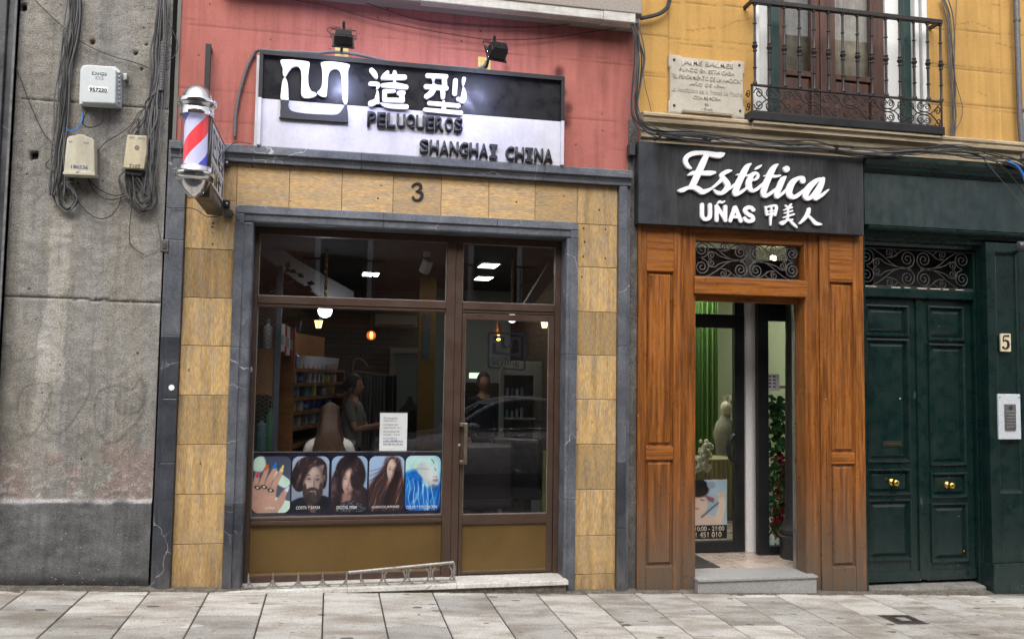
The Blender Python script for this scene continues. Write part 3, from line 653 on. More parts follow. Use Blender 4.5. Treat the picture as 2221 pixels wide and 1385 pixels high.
for a, b in zip(crr[:-1], crr[1:]): tilebox(t, xi1+.002, xq0-.002, a, b, tr.uniform(-.001, .001))
tilebox(t, xi1+.002, xq0-.002, zl-.002, ztile, 0)
t.build('tile_cladding', M['trav'], sf)
t = MB(); xs_ = [xi0-.002]+[PX(q, 400, 0) for q in (628, 742, 853, 957.6, 1060.7, 1161)]+[xi1+.002]
for a, b in zip(xs_[:-1], xs_[1:]): tilebox(t, a, b, zl, ztile, tr.uniform(-.001, .001))
t.build('lintel_cladding', M['travh'], sf)
bk = MB(); bk.box(xo2, xi0+.03, .006, .06, zg, ztile); bk.box(xi1-.03, xq0, .006, .06, zg, ztile); bk.box(xi0, xi1, .006, .06, zl-.03, ztile); bk.build('grout_bed', M['grout'], sf)
for qx, qy in ((1266, 495), (1313, 497), (1268, 524), (1265, 556), (1313, 560), (462, 484), (461, 492), (461, 529), (1262, 600), (1300, 455), (1120, 438), (820, 430), (545, 356), (548, 362)): MB().lathe(P(qx, qy, -.0006), [(.0075, 0), (.006, .004)], 8, 'y').build('drill_hole', M['dkbead'], sf)
# inner marble frame: face, splay and deep reveal
xn0, xn1 = PX(545, 600, 0.0)+.006, PX(1226, 700, 0.0); zn = PZ(700, 491, .02)-.004; YW = .17
def jamb(side):
    a, b = (xi0, xn0) if side < 0 else (xi1, xn1); d = 1 if side < 0 else -1
    for z0, z1, m_ in ((zg, .66, M['marble_dark'] if side < 0 else M['marble']), (.66, 1.80, M['marble']), (1.80, zn, M['marble'])):
        pr = [(a, -.04), (a+d*.062, -.045), (a+d*.066, -.030), (b-d*.012, -.030), (b, -.018), (b, .33), (a, .33)]
        n = len(pr); vs = [(x, y, z0+.001) for x, y in pr]+[(x, y, z1-.001) for x, y in pr]
        MB().add(vs, [list(range(n)), list(range(2*n-1, n-1, -1))]+[[i, (i+1) % n, (i+1) % n+n, i+n] for i in range(n)]).build('marble_frame', m_, sf, bevel=.003)
jamb(-1); jamb(1)
for a, b in ((xi0, .36), (.36, 1.25), (1.25, xi1)):
    a2, b2 = (xn0 if a == xi0 else a), (xn1 if b == xi1 else b)
    MB().profx([(.33, zn+.001), (-.018, zn+.001), (-.03, zn+.013), (-.03, zl-.064), (-.045, zl-.060), (-.04, zl), (.33, zl)], a+.001, b-.001).build('marble_frame', M['marble'], sf, bevel=.003)
for a, b in ((xi0+.001, xi0+.064), (xi1-.064, xi1-.001)): MB().box(a, b, -.0440, -.0305, zn+.001, zl-.0655).build('marble_frame', M['marble'], sf, bevel=.003)
# white marble sill and the rubble under it
zs0, zs1 = PZ(1221, 1268, -.1), PZ(1221, 1257.5, -.1)
for a, b in ((xi0+.03, .16), (.16, .97), (.97, xn1+.02)): MB().box(a+.001, b-.001, -.11, .3, zs0+.002, zs1).build('sill', M['whitemarble'], sf, bevel=.005)
MB().box(xi0+.05, xn1+.005, -.085, .3, zg, zs0).build('sill_base', M['rubble'], sf)

# ---- metal window (Y = YW) and door
al = M['alu']
xm0, xm1 = PX(966, 700, YW), PX(1001, 700, YW)        # mullion
ztr0, ztr1 = PZ(760, 668, YW)-.004, PZ(760, 647, YW)   # transom rail
zp1, zp0 = PZ(740, 1118, YW), PZ(740, 1133, YW)
zf = zs1
fr = MB()
fr.box(xn0+.001, xn0+.034, YW-.03, YW+.05, zf+.001, zn); fr.box(xn1-.045, xn1-.001, YW-.03, YW+.05, zf+.001, zn)
fr.box(xn0+.036, xn1-.047, YW-.03, YW+.05, zn-.055, zn-.001)
fr.box(xm0, xm0+.07, YW-.034, YW+.05, zf+.002, zn-.057); fr.box(xm0+.072, xm1, YW-.026, YW+.05, zf+.002, zn-.057)
fr.box(xn0+.036, xm0-.002, YW-.034, YW+.05, ztr0+.02, ztr1); fr.box(xn0+.036, xm0-.002, YW-.026, YW+.05, ztr0-.004, ztr0+.018)
fr.box(xm1+.002, xn1-.047, YW-.034, YW+.05, ztr0+.02, ztr1); fr.box(xm1+.002, xn1-.047, YW-.026, YW+.05, ztr0-.004, ztr0+.018)
fr.box(xn0+.036, xm0-.002, YW-.034, YW+.05, zp0, zp0+.028); fr.box(xn0+.036, xm0-.002, YW-.026, YW+.05, zp0+.030, zp1)
fr.box(xn0+.036, xm0-.002, YW-.03, YW+.05, zf+.001, zf+.05)
fr.build('window_frame', al, sf, bevel=.003)
MB().rings([(xn0+.036, xm0-.002, zf+.05, zp0, YW-.012), (xn0+.044, xm0-.010, zf+.058, zp0-.008, YW-.002), (xn0+.05, xm0-.016, zf+.064, zp0-.014, YW)]).build('lower_panel', M['ochre'], sf)
def beads(par, x0, x1, z0, z1, y, w_=.006):
    q = MB(); q.box(x0, x1, y-.006, y, z0, z0+w_); q.box(x0, x0+w_*.7, y-.006, y, z0+w_, z1); q.box(x1-w_*.7, x1, y-.006, y, z0+w_, z1); q.box(x0+w_*.7, x1-w_*.7, y-.006, y, z1-w_*.7, z1)
    return q.build('glazing_bead', M['bead'], par)
def pane(par, x0, x1, z0, z1, y, m_): 
    return MB().add([(x0, y, z0), (x1, y, z0), (x1, y, z1), (x0, y, z1)], [(0, 1, 2, 3)]).build('pane', m_, par)
w_l = (xn0+.036, xm0-.002)
pane(sf, *w_l, zp1, ztr0-.004, YW+.004, M['glass']); beads(sf, *w_l, zp1, ztr0-.004, YW-.004)
pane(sf, *w_l, ztr1, zn-.055, YW+.004, M['glass_up']); beads(sf, *w_l, ztr1, zn-.055, YW-.004, .005)
w_r = (xm1+.002, xn1-.047)
pane(sf, *w_r, ztr1, zn-.055, YW+.004, M['glass_up']); beads(sf, *w_r, ztr1, zn-.055, YW-.004, .005)
# door leaf
dx0, dx1, dz0, dz1 = xm1+.004, xn1-.049, zf+.012, ztr0-.010
gx0, gx1 = PX(1006, 900, YW), PX(1187, 900, YW); gz0, gz1 = PZ(1100, 1113, YW), PZ(1100, 695, YW); pz1, pz0 = PZ(1100, 1134, YW), PZ(1100, 1235, YW)
d = MB(); d.box(dx0, gx0, YW-.02, YW+.03, dz0, dz1); d.box(gx1, dx1, YW-.02, YW+.03, dz0, dz1); d.box(gx0+.0005, gx1-.0005, YW-.019, YW+.03, gz1, dz1); d.box(gx0+.0005, gx1-.0005, YW-.019, YW+.03, pz1, gz0); d.box(gx0+.0005, gx1-.0005, YW-.019, YW+.03, dz0, pz0)
door = d.build('door', al, sf, bevel=.003)
MB().rings([(gx0, gx1, pz0, pz1, YW-.008), (gx0+.006, gx1-.006, pz0+.006, pz1-.006, YW)]).build('lower_panel', M['ochre'], door)
pane(door, gx0, gx1, gz0, gz1, YW+.002, M['glass']); beads(door, gx0, gx1, gz0, gz1, YW-.006)
hx = PX(1009.5, 960, YW-.07); h1, h0 = PZ(1009, 917, YW-.07), PZ(1009, 1006, YW-.07)
h = MB(); h.box(hx-.014, hx+.014, YW-.085, YW-.06, h0, h1+.0); 
for z in (h1-.012, h0+.015): h.box(PX(996, 960, YW-.05), hx+.012, YW-.075, YW-.0605, z-.014, z+.014); h.box(PX(996, 960, YW-.05), PX(996, 960, YW-.05)+.03, YW-.061, YW-.02, z-.014, z+.014)
h.build('handle', M['handle'], door, bevel=.003)
MB().lathe((PX(996, 965, YW-.02), YW-.02, PZ(996, 965, YW-.02)), [(.011, 0), (.011, .006), (.005, .008)], 12, 'y').build('lock', M['steel'], door)
MB().lathe(P(541, 801, YW-.03), [(.024, 0), (.024, .004), (.017, .012), (.012, .012), (.011, .018), (.006, .02)], 20, 'y').build('lock', M['steel'], sf, True)
# house number 3 over the door
O3 = P(906, 415, -.012)
lp = shape_loops([[(895, 403, 2.6), (899, 399, 2.2), (906, 397, 2.0), (912, 401, 3.2), (912, 408, 3.2), (906, 413, 1.6), (903, 413.5, 1.3)], [(906, 413.5, 1.5), (914, 418, 3.2), (915, 426, 3.4), (908, 433, 2.2), (899, 432, 2.0), (896, 428, 3.0)]], h=.35)
tag(solid('house_number', [thin_loop(l, .06) for l in lp], lambda x, y: (P(x, y, -.012).x, P(x, y, -.012).z), .014, M['black_metal'], None, .002, -.014), 'dark bronze number 3 fixed on the travertine lintel above the shop window', 'house number')
# ================================================================ sign over the salon
YS = -.075
def Zm(x, y, Y=YS): q = P(x, y, Y); return q.x, q.z
sg = empty('salon_sign', P(890, 340, YS), 'black over white shop sign with raised letters on the pink wall', 'shop sign')
sx0, sx1 = PX(562, 210, YS), PX(1221, 260, YS); s0, s1, sm = PZ(890, 338, YS), PZ(890, 141, YS), PZ(890, 238.5, YS)
MB().box(sx0-.028, sx0+.002, YS+.02, YP, s0, s1-.02).build('backing_board', M['white_sign'], sg, bevel=.002)
MB().box(sx0, sx1, YS, YP, sm+.0005, s1).build('upper_board', M['black_sign'], sg, bevel=.002)
MB().box(sx0, sx1, YS, YP, s0, sm-.0005).build('lower_board', M['white_sign'], sg, bevel=.002)
f_ = MB(); f_.box(sx0-.004, sx1+.004, YS-.035, YS-.0005, s1-.032, s1+.006); f_.box(sx0-.004, sx0+.024, YS-.035, YS-.0005, sm, s1-.033); f_.box(sx1-.024, sx1+.004, YS-.035, YS-.0005, sm, s1-.033)
f_.build('rim', M['black_metal'], sg, bevel=.003)
f_ = MB(); f_.box(sx1-.022, sx1+.004, YS-.033, YS-.0005, s0, sm-.001); f_.box(sx0-.004, sx0+.022, YS-.033, YS-.0005, s0, sm-.001); f_.build('lower_rim', M['white_sign'], sg, bevel=.003)
zq = 5.048
def zs_pt(x, y): return (590+x/zq, 120+y/zq)
def zsS(strokes): return [[(*zs_pt(x, y), r/zq) for x, y, r in s] for s in strokes]
YL = YS-.028
def sgm(x, y): q = P(x, y, YL); return q.x, q.z
LOGO_L = [(92, 60), (110, 47), (200, 46), (300, 55), (390, 68), (411, 90), (402, 160), (395, 250), (402, 330), (430, 390), (470, 405), (488, 430), (460, 455), (390, 470), (340, 460), (318, 415), (320, 330), (322, 230), (310, 155), (270, 122), (220, 135), (180, 180), (150, 230), (138, 238), (118, 210), (116, 140), (98, 95)]
LOGO_R = [(533, 90), (560, 72), (640, 66), (780, 82), (845, 102), (850, 122), (834, 170), (832, 300), (830, 480), (820, 525), (803, 540), (785, 520), (770, 470), (765, 350), (758, 230), (735, 172), (700, 152), (650, 162), (620, 205), (610, 300), (600, 430), (588, 455), (550, 455), (510, 432), (492, 405), (520, 380), (545, 330), (550, 230), (545, 140)]
LOGO_S = [(138, 240), (160, 270), (175, 340), (178, 440), (178, 490), (98, 483), (100, 380), (112, 290)]
LOGO_U = [(98, 485), (177, 491), (177, 540), (195, 590), (250, 617), (400, 638), (560, 646), (690, 648), (740, 627), (780, 575), (804, 542), (822, 560), (830, 640), (830, 725), (808, 735), (500, 715), (110, 687), (90, 665), (94, 560)]
def zpoly(p, sm_=True): 
    q = [zs_pt(*a) for a in p]; return [tuple(a) for a in smooth(q, 4, True)] if sm_ else q
def glyph(name, strokes, polys, m, par, y=YL, dep=.028, h=.5, mapf=sgm, bev=.003, grow=0.):
    return solid(name, [thin_loop(l, h*.12) for l in shape_loops(strokes, polys, h, grow)], mapf, dep, m, par, bev, y)
glyph('logo', [], [zpoly(LOGO_L), zpoly(LOGO_R), zpoly(LOGO_S)], M['letter_white'], sg); glyph('logo', [], [zpoly(LOGO_U)], M['letter_black'], sg)
ZAO = [[(1090, 162, 26), (1120, 200, 30), (1143, 238, 18)], [(1212, 245, 22), (1240, 215, 26), (1265, 186, 20)], [(1235, 237, 30), (1450, 240, 29)], [(1343, 180, 18), (1345, 235, 34), (1342, 262, 18), (1341, 280, 6), (1343, 305, 22)], [(1214, 328, 22), (1340, 330, 34), (1468, 348, 27)],
       [(1080, 312, 25), (1140, 312, 24), (1165, 330, 22), (1146, 368, 8)], [(1156, 395, 10), (1152, 450, 22), (1140, 500, 28), (1085, 528, 34)], [(1150, 500, 30), (1165, 520, 14)], [(1192, 526, 8), (1250, 550, 22), (1350, 560, 26), (1470, 563, 28)],
       [(1232, 396, 24), (1234, 485, 26)], [(1232, 392, 22), (1340, 392, 17)], [(1390, 412, 24), (1440, 410, 24)], [(1420, 412, 28), (1428, 490, 28)], [(1236, 488, 24), (1430, 493, 26)]]
XING = [[(1705, 222, 26), (1905, 232, 26)], [(1768, 235, 24), (1768, 275, 12), (1770, 296, 5), (1768, 320, 16)], [(1688, 342, 27), (1908, 358, 27)], [(1780, 345, 32), (1745, 410, 32), (1692, 450, 28)], [(1886, 240, 27), (1892, 330, 27)], [(1870, 360, 28), (1872, 455, 24)],
        [(2010, 276, 26), (2000, 418, 26)], [(2102, 258, 22), (2096, 305, 16), (2092, 338, 4)], [(2096, 350, 6), (2102, 400, 24), (2096, 470, 32), (2088, 495, 32)], [(2090, 500, 28), (2040, 478, 22)], [(1722, 522, 23), (2042, 552, 24)], [(1880, 505, 14), (1882, 590, 26)], [(1676, 596, 23), (2068, 630, 25)]]
glyph('sign_character', zsS(ZAO), [], M['letter_white'], sg); glyph('sign_character', zsS(XING), [], M['letter_white'], sg)
def line(s, x0, y0, x1, y1, hgt, bold=.03, Y=YS-.03, dep=.03, m=M['letter_black'], par=sg, name='letter'):
    # one raised letter at a time along a level line of the sign
    a = P(x0, y0, Y); b = P(x1, y1, Y); n = len(s); wd = (b.x-a.x)/n
    zb = (PZ(x0, y0, Y)+PZ(x1, y1, Y))/2; hz = hgt
    for i, ch in enumerate(s):
        if ch == ' ': continue
        c0 = a.x+wd*i; g0, g1 = c0+wd*.06, c0+wd*.95
        if ch == 'I':
            cx = (g0+g1)/2; q = [(cx-wd*.40, 0), (cx+wd*.40, 0), (cx+wd*.40, hz*.17), (cx+wd*.19, hz*.24), (cx+wd*.19, hz*.76), (cx+wd*.40, hz*.83), (cx+wd*.40, hz), (cx-wd*.40, hz), (cx-wd*.40, hz*.83), (cx-wd*.19, hz*.76), (cx-wd*.19, hz*.24), (cx-wd*.40, hz*.17)]
            MB().prism([(u, zb+v) for u, v in q], Y, Y+dep).build(name, m, par)
        else: text(name, ch, g0, g1, zb, zb+hz, Y, dep, m, par, bold=bold)
line('PELUQUEROS', 795, 272, 1005, 288, .113); line('SHANGHAI', 909, 331, 1081, 345, .112); line('CHINA', 1096, 346, 1200, 354.5, .112)
# grey hose pinned round the sign
hp = [(509, 296), (511, 250), (519, 205), (535, 150), (551, 118), (566, 109), (600, 112), (660, 114), (690, 116), (720, 113), (760, 116), (800, 124), (830, 131), (880, 139), (930, 142), (985, 146), (1030, 150), (1050, 143), (1056, 133)]
tag(MB().tube([tuple(q) for q in smooth([tuple(P(x, y, YP-.02 if x < 566 else YP-.05)) for x, y in hp], 6)], .0125, 8).build('hose', M['cable_lead'], None, True), 'grey sheathed cable curling round the top left of the black and white sign', 'cable')
# ---------------------------------------------------------------- floodlights on arms
def floodlight(px, py, plx, ply, label, yaw):
    yb = -.62; c = P(px, py, yb); e = empty('floodlight', c, label, 'floodlight', 'floodlights over the salon sign')
    rot = Matrix.Translation(c) @ Matrix.Rotation(R(yaw), 4, 'Z') @ Matrix.Rotation(R(-28), 4, 'X') @ Matrix.Scale(.76, 4)
    def put(mb): mb.v = [tuple(rot @ Vector(v)) for v in mb.v]; return mb
    # body: finned box, open glass face towards the sign (+y and down)
    put(MB().hexa([(-.085, -.06, -.05), (.085, -.06, -.05), (.085, .04, -.07), (-.085, .04, -.07)], [(-.07, -.05, .055), (.07, -.05, .055), (.085, .04, .07), (-.085, .04, .07)])).build('body', M['black_metal'], e, bevel=.006)
    q = MB(); [q.box(-.07+.014*k, -.066+.014*k, -.085, -.045, -.052, .048) for k in range(11)]; put(q).build('heat_sink', M['black_metal'], e, bevel=.001)
    q = MB(); q.box(-.1, .1, .035, .05, -.085, -.062); q.box(-.1, .1, .035, .05, .062, .085); q.box(-.1, -.083, .035, .05, -.0618, .0618); q.box(.083, .1, .035, .05, -.0618, .0618)
    for sx in (-1, 1):
        for sz in (-1, 1): q.ball((sx*.094, .04, sz*.08), .011, 8, 5)
    put(q).build('bezel', M['black_metal'], e, bevel=.002)
    put(MB().box(-.08, .08, .041, .045, -.06, .06)).build('lamp', mat('floodlight_led', (.8, .8, .85), .4, emit=(.55, .60, 1.0), estr=FLOOD, var=0), e)
    q = MB(); q.tube([tuple(rot @ Vector(v)) for v in ((-.095, 0, -.01), (-.115, .0, .0), (-.115, .02, .13), (.115, .02, .13), (.115, 0, 0), (.095, 0, -.01))], .0042, 6); top = rot @ Vector((0, .02, .13)); q.build('yoke', M['iron'], e)
    w = P(plx, ply, YP); zt_ = top.z+.04
    pts = smooth([(w.x, YP-.01, w.z-.015), (w.x, YP-.13, w.z-.055), (w.x+(top.x-w.x)*.35, -.30, w.z-.0), (w.x+(top.x-w.x)*.8, -.52, zt_-.12), (top.x, -.60, zt_-.0), tuple(top)], 6)
    MB().tube([tuple(p) for p in pts], .011, 8).build('arm', M['iron'], e, True)
    MB().box(w.x-.052, w.x+.052, YP-.012, YP+.004, w.z-.075, w.z+.06).build('wall_plate', M['plate'], e, bevel=.003)
    MB().tube([tuple(rot @ Vector(v)) for v in smooth([(-.1, -.02, 0), (-.15, -.02, .06), (-.11, 0, .13), (-.03, .01, .14)], 6)], .004, 6).build('lead', mat('brown_lead', (.10, .03, .025), .6), e)
FLOOD = 105.
floodlight(745, 82, 741, 106, 'black floodlight over the sign logo, its back facing the street', 0)
floodlight(1078, 112, 1050, 141, 'black floodlight turned aside over the right half of the salon sign', 14)
# thin wires sagging across the pink wall
for pts, lb in (([(600, -6), (700, 12), (800, 40), (905, 62), (985, 76), (1060, 86), (1140, 86), (1215, 80), (1290, 68), (1352, 60)], 'thin black wire sagging lowest across the pink wall'), ([(760, -5), (860, 30), (920, 46), (1010, 56), (1100, 60), (1190, 58), (1275, 46)], 'thin black wire crossing the pink wall just under the awning box')):
    tag(MB().tube([tuple(q) for q in smooth([tuple(P(x, y, YP-.035)) for x, y in pts], 6)], .003, 5).build('wire', M['cable']), lb, 'wire')

# ================================================================ barber pole with its box sign
bxX = PX(484, 400, -.06); bc = P(425, 300, -.8)
bp = empty('barber_pole', (bc.x, bc.y, bc.z), 'barber pole lamp with red white and blue stripes on a projecting black box sign', 'barber pole')
zb1, zb0 = PZ(484, 312, -.06), PZ(478, 467, -.06); xf = PX(449, 300, -.42)
bw = .105
X1 = bxX; Yb0, Yb1 = -.73, -.055
MB().box(X1-bw, X1, Yb0, Yb1, zb0, zb1).build('sign_box', mat('bronze_box', (.055, .047, .036), .45, var=.2, metal=.3), bp, bevel=.004)
fx = X1+.004
def side(name, y0, y1, z0, z1, m_, o=.003): return MB().box(X1+.0005, X1+o, y0, y1, z0, z1).build(name, m_, bp)
gl = mat('lightbox_white', (.72, .72, .70), .4, var=.05)
H_ = zb1-zb0
side('lightbox_panel', Yb0+.02, Yb1-.02, zb0+.46*H_, zb1-.03, gl); side('lightbox_panel', Yb0+.02, Yb1-.02, zb0+.19*H_, zb0+.44*H_, mat('lightbox_pale', (.60, .60, .58), .4, var=.1)); 
# logo and characters on the side panel: run front to back
def sidemap(ox, oy, sx_, sz_): return lambda x, y: (ox+x*sx_, oy-y*sz_)
def side_glyph(strokes, polys, y0, y1, z0, z1, h=6.):
    lp_ = shape_loops(strokes, polys, h); xs_ = [p[0] for l in lp_ for p in l]; ys_ = [p[1] for l in lp_ for p in l]; a, b, c_, d_ = min(xs_), max(xs_), min(ys_), max(ys_)
    o = solid('panel_mark', [thin_loop(l, 1) for l in lp_], lambda x, y: (y0+(x-a)/(b-a)*(y1-y0), z1-(y-c_)/(d_-c_)*(z1-z0)), .002, M['letter_black'], bp, 0.0003, 0)
    # turn the (X, Z) plate onto the +X face
    me = o.data; me.transform(Matrix(((0, -1, 0, X1+.0045), (1, 0, 0, 0), (0, 0, 1, 0), (0, 0, 0, 1)))); me.update()
LD = Yb1-Yb0
side_glyph([], [[tuple(q) for q in smooth(p, 3, True)] for p in (LOGO_L, LOGO_R, LOGO_S, LOGO_U)], Yb0+.06*LD, Yb0+.40*LD, zb0+.52*H_, zb1-.055)
side_glyph([[tuple(q) for q in s] for s in ZAO], [], Yb0+.46*LD, Yb0+.68*LD, zb0+.50*H_, zb0+.93*H_); side_glyph([[tuple(q) for q in s] for s in XING], [], Yb0+.72*LD, Yb0+.94*LD, zb0+.50*H_, zb0+.92*H_)
side_glyph([[(0, 0, 14), (0, 100, 14)], [(50, 0, 14), (60, 100, 14)], [(100, 0, 14), (95, 100, 14)], [(150, 0, 14), (150, 100, 14)], [(150, 10, 14), (190, 30, 14)], [(240, 0, 14), (240, 100, 14)], [(0, 50, 10), (50, 50, 10)], [(100, 50, 10), (150, 50, 10)]], [], Yb0+.07*LD, Yb0+.93*LD, zb0+.22*H_, zb0+.42*H_, 4)
sc_ = MB()
for k in range(9):
    y_ = Yb0+.12+k*.052; sc_.add([(X1+.0032, y_, zb0+.07*H_), (X1+.0032, y_+.026, zb0+.07*H_), (X1+.0032, y_+.03, zb0+(.13 if k else .155)*H_), (X1+.0032, y_+.008, zb0+(.13 if k else .155)*H_)], [(0, 1, 2, 3)])
sc_.build('script_line', mat('worn_script', (.30, .29, .27), .6, var=.3), bp)
for y0 in (354, 443): 
    q = P(489, y0, -.03); MB().box(X1+.001, q.x+.03, -.058, .004, q.z-.025, q.z+.025).build('bracket', M['black_metal'], bp, bevel=.002)
    MB().ball((q.x+.012, -.06, q.z), .011, 10, 6).build('bolt', M['steel'], bp, True)
# the pole: chrome caps, clear tube, striped drum; at the front end of the box
cx, cyy = PX(425, 300, -.86), -.86
zt1, zt0 = PZ(425, 244, cyy), PZ(420, 372, cyy)    # tube
rr = .097
drum = MB(); n1, n2 = 40, 30
vs = []; rd_ = .073
for i in range(n2+1):
    for k in range(n1): a = 2*math.pi*k/n1; vs.append((cx+rd_*math.cos(a), cyy+rd_*math.sin(a), zt0+(zt1-zt0)*i/n2))
drum.add(vs, [(i*n1+k, i*n1+(k+1) % n1, (i+1)*n1+(k+1) % n1, (i+1)*n1+k) for i in range(n2) for k in range(n1)])
stm = mat('drum_stripes', (.8, .8, .85), .5, var=0); t_ = stm.node_tree; N_ = t_.nodes; L_ = t_.links
tcx = N_.new('ShaderNodeNewGeometry'); sx_ = N_.new('ShaderNodeSeparateXYZ'); L_.new(tcx.outputs['Position'], sx_.inputs[0])
def mth(op, a, b=None):
    x = N_.new('ShaderNodeMath'); x.operation = op
    for i, v in enumerate([a, b]):
        if v is None: continue
        if isinstance(v, (int, float)): x.inputs[i].default_value = v
        else: L_.new(v, x.inputs[i])
    return x.outputs[0]
ang = mth('ARCTAN2', mth('SUBTRACT', sx_.outputs[0], cx), mth('SUBTRACT', sx_.outputs[1], cyy))   # atan2(dx, dy)
ph = mth('FRACT', mth('ADD', mth('MULTIPLY', ang, 1/(2*math.pi)), mth('ADD', mth('MULTIPLY', mth('SUBTRACT', sx_.outputs[2], zt0), 1/((zt1-zt0)*1.38)), .50)))
cr_ = N_.new('ShaderNodeValToRGB'); cr_.color_ramp.interpolation = 'CONSTANT'; el = cr_.color_ramp.elements
WH, RE, BL = (.56, .57, .82, 1), (.78, .045, .060, 1), (.045, .065, .50, 1)
el[0].position = 0; el[0].color = WH; el[1].position = .25; el[1].color = RE
for p_, c_ in ((.50, WH), (.75, BL)): x = el.new(p_); x.color = c_
L_.new(ph, cr_.inputs[0]); b_ = N_['Principled BSDF']; L_.new(cr_.outputs[0], b_.inputs['Base Color']); L_.new(cr_.outputs[0], b_.inputs['Emission Color']); b_.inputs['Emission Strength'].default_value = .16
drum.build('striped_drum', stm, bp, True)
MB().lathe((cx, cyy, zt0), [(rr-.004, 0), (rr-.004, zt1-zt0)], 40).build('clear_tube', glass_mat('clear_tube', (.97, .97, .98), 1.2), bp, True)
MB().lathe((cx, cyy, zt1), [(rr+.008, -.03), (rr+.012, 0), (rr+.006, .012), (rr+.008, .03), (rr+.022, .04), (rr+.026, .055), (rr+.022, .075), (rr+.002, .082), (rr-.004, .10), (rr-.012, .125), (rr-.034, .155), (rr-.065, .175), (.012, .184)], 40).build('top_cap', M['chrome'], bp, True, ang=50)
MB().lathe((cx, cyy, zt0), [(rr+.004, .028), (rr+.012, .02), (rr+.012, 0), (rr+.018, -.01), (rr+.028, -.016), (rr+.028, -.05), (rr+.018, -.06), (rr-.002, -.066), (rr-.008, -.085), (rr-.020, -.115), (rr-.045, -.145), (rr-.075, -.165), (.01, -.172)], 40).build('bottom_cap', M['chrome'], bp, True, ang=50)
MB().lathe((cx, cyy, zt0-.07), [(rr-.004, .0), (rr-.01, -.02)], 40).build('cap_band', M['plastic_w'], bp, True)
MB().box(cx+.02, X1-.02, cyy+.06, Yb0, zt0+.02, min(zt1-.05, zb1-.01)).build('pole_mount', M['black_metal'], bp)
# black square post on the wall behind it
q0, q1 = P(453, 100, -.0), P(449, 260, -.0)
e = empty('wall_bar', (q0.x, 0, q0.z), 'black square steel bar upright on the pink wall above the barber pole', 'steel bar')
MB().box(q0.x-.016, q0.x+.022, -.05, -.012, q1.z-.3, q0.z).build('bar', M['black_metal'], e, bevel=.002); MB().box(q0.x-.014, q0.x+.02, -.012, YP, q0.z-.04, q0.z-.004).build('stub', M['black_metal'], e); MB().box(q0.x-.014, q0.x+.02, -.012, YP, q1.z+.05, q1.z+.09).build('stub', M['black_metal'], e)
# little black adapter and its lead
e = empty('power_adapter', P(496, 462, -.04), 'small black power adapter on the marble beside the box sign', 'adapter')
q = P(496, 462, -.045); MB().lathe(q, [(.034, 0), (.036, -.02), (.026, -.034)], 8, 'y').build('case', M['plastic_d'], e, bevel=.003)
MB().tube([tuple(a) for a in smooth([tuple(P(x, y, -.06)) for x, y in ((360, 447), (372, 451), (410, 451), (428, 456), (445, 468), (465, 470), (486, 466), (505, 463), (520, 480), (533, 488), (545, 487))], 5)], .0032, 6).build('lead', M['cable'], e)

# ================================================================ yellow building
YY = .035
yb = empty('yellow_building', (5, YY, 3.8), 'ochre yellow building with a balcony door and moulded cream cornice', 'building')
yx0 = PX(1384, 220, YY); zcor = PZ(1400, 250, YY)
YB = -.115                                             # balcony front
wx0, wx1 = PX(1634, 120, YY), PX(2010, 120, YY)        # white door surround
def f_yel(X, Z):
    px, py = proj(X, YY, Z); n1 = fbm(X*1.4, Z*1.4, 41); n2 = fbm(X*9, Z*9, 42); n3 = fbm(X*30, Z*30, 43)
    c = np.ones(X.shape+(3,))*np.array([.48, .285, .092]); c *= (.86+.28*n1)[..., None]*(.95+.1*n2)[..., None]; dep = (n2-.5)*.003
    rt = X > (wx0+wx1)/2
    zz = np.where(rt, 0, 0)
    for (ax, ay, bx_, by_) in ((1390, 74, 1447, 79), (1449, 82, 1632, 99), (1390, 157, 1447, 163), (1390, 163, 1447, 169), (2010, 60, 2221, 78), (2010, 136, 2221, 156), (2010, 143, 2221, 162), (2010, 218, 2221, 238), (2010, 225, 2221, 246), (1449, 94, 1545, 102), (1552, 104, 1632, 112), (1449, 4, 1632, 17)):
        ly = ay+(px-ax)*(by_-ay)/(bx_-ax); k = sst(1.7, .5, np.abs(py-ly+(n3-.5)*1.5))*(px > ax)*(px < bx_)*sst(.2, .45, n1*.5+n2*.5); c *= (1-.45*k)[..., None]; dep += .004*k
    for vx in (PX(1449, 80, YY), PX(2171, 150, YY)): k = sst(.008, .003, np.abs(X-vx)); c *= (1-.35*k)[..., None]; dep += .006*k
    k = sst(.012, .004, np.abs(X-PX(2169, 150, YY)+.012)); c *= (1+.15*k)[..., None]
    cr = [[(1470, 62), (1505, 68), (1520, 64), (1560, 62), (1590, 48), (1625, 40)], [(2070, 52), (2110, 50), (2150, 62)], [(2120, 200), (2140, 208)], [(2150, 8), (2200, 18)], [(2155, 92), (2200, 104)], [(2158, 236), (2158, 250)]]
    for s_ in cr: k = sst(1.4, .4, segd(px+(n2-.5)*10, py+(n2-.5)*10, s_)); c *= (1-.35*k)[..., None]
    st = sst(60, 10, np.abs(px-2065))*sst(0, 60, py)*n1; c *= (1-.25*st)[..., None]
    pe = sst(.56, .6, n2*.6+n3*.4)*sst(.035, .0, Z-zcor); c = c*(1-pe[..., None])+.45*pe[..., None]
    return np.clip(c, 0, 1), dep
panel('wall', yx0, wx0, zcor-.05, 6.2, YY, .0125, f_yel, M['yellow'], yb); panel('wall', wx1, 7.2, zcor-.05, 6.2, YY, .0125, f_yel, M['yellow'], yb)
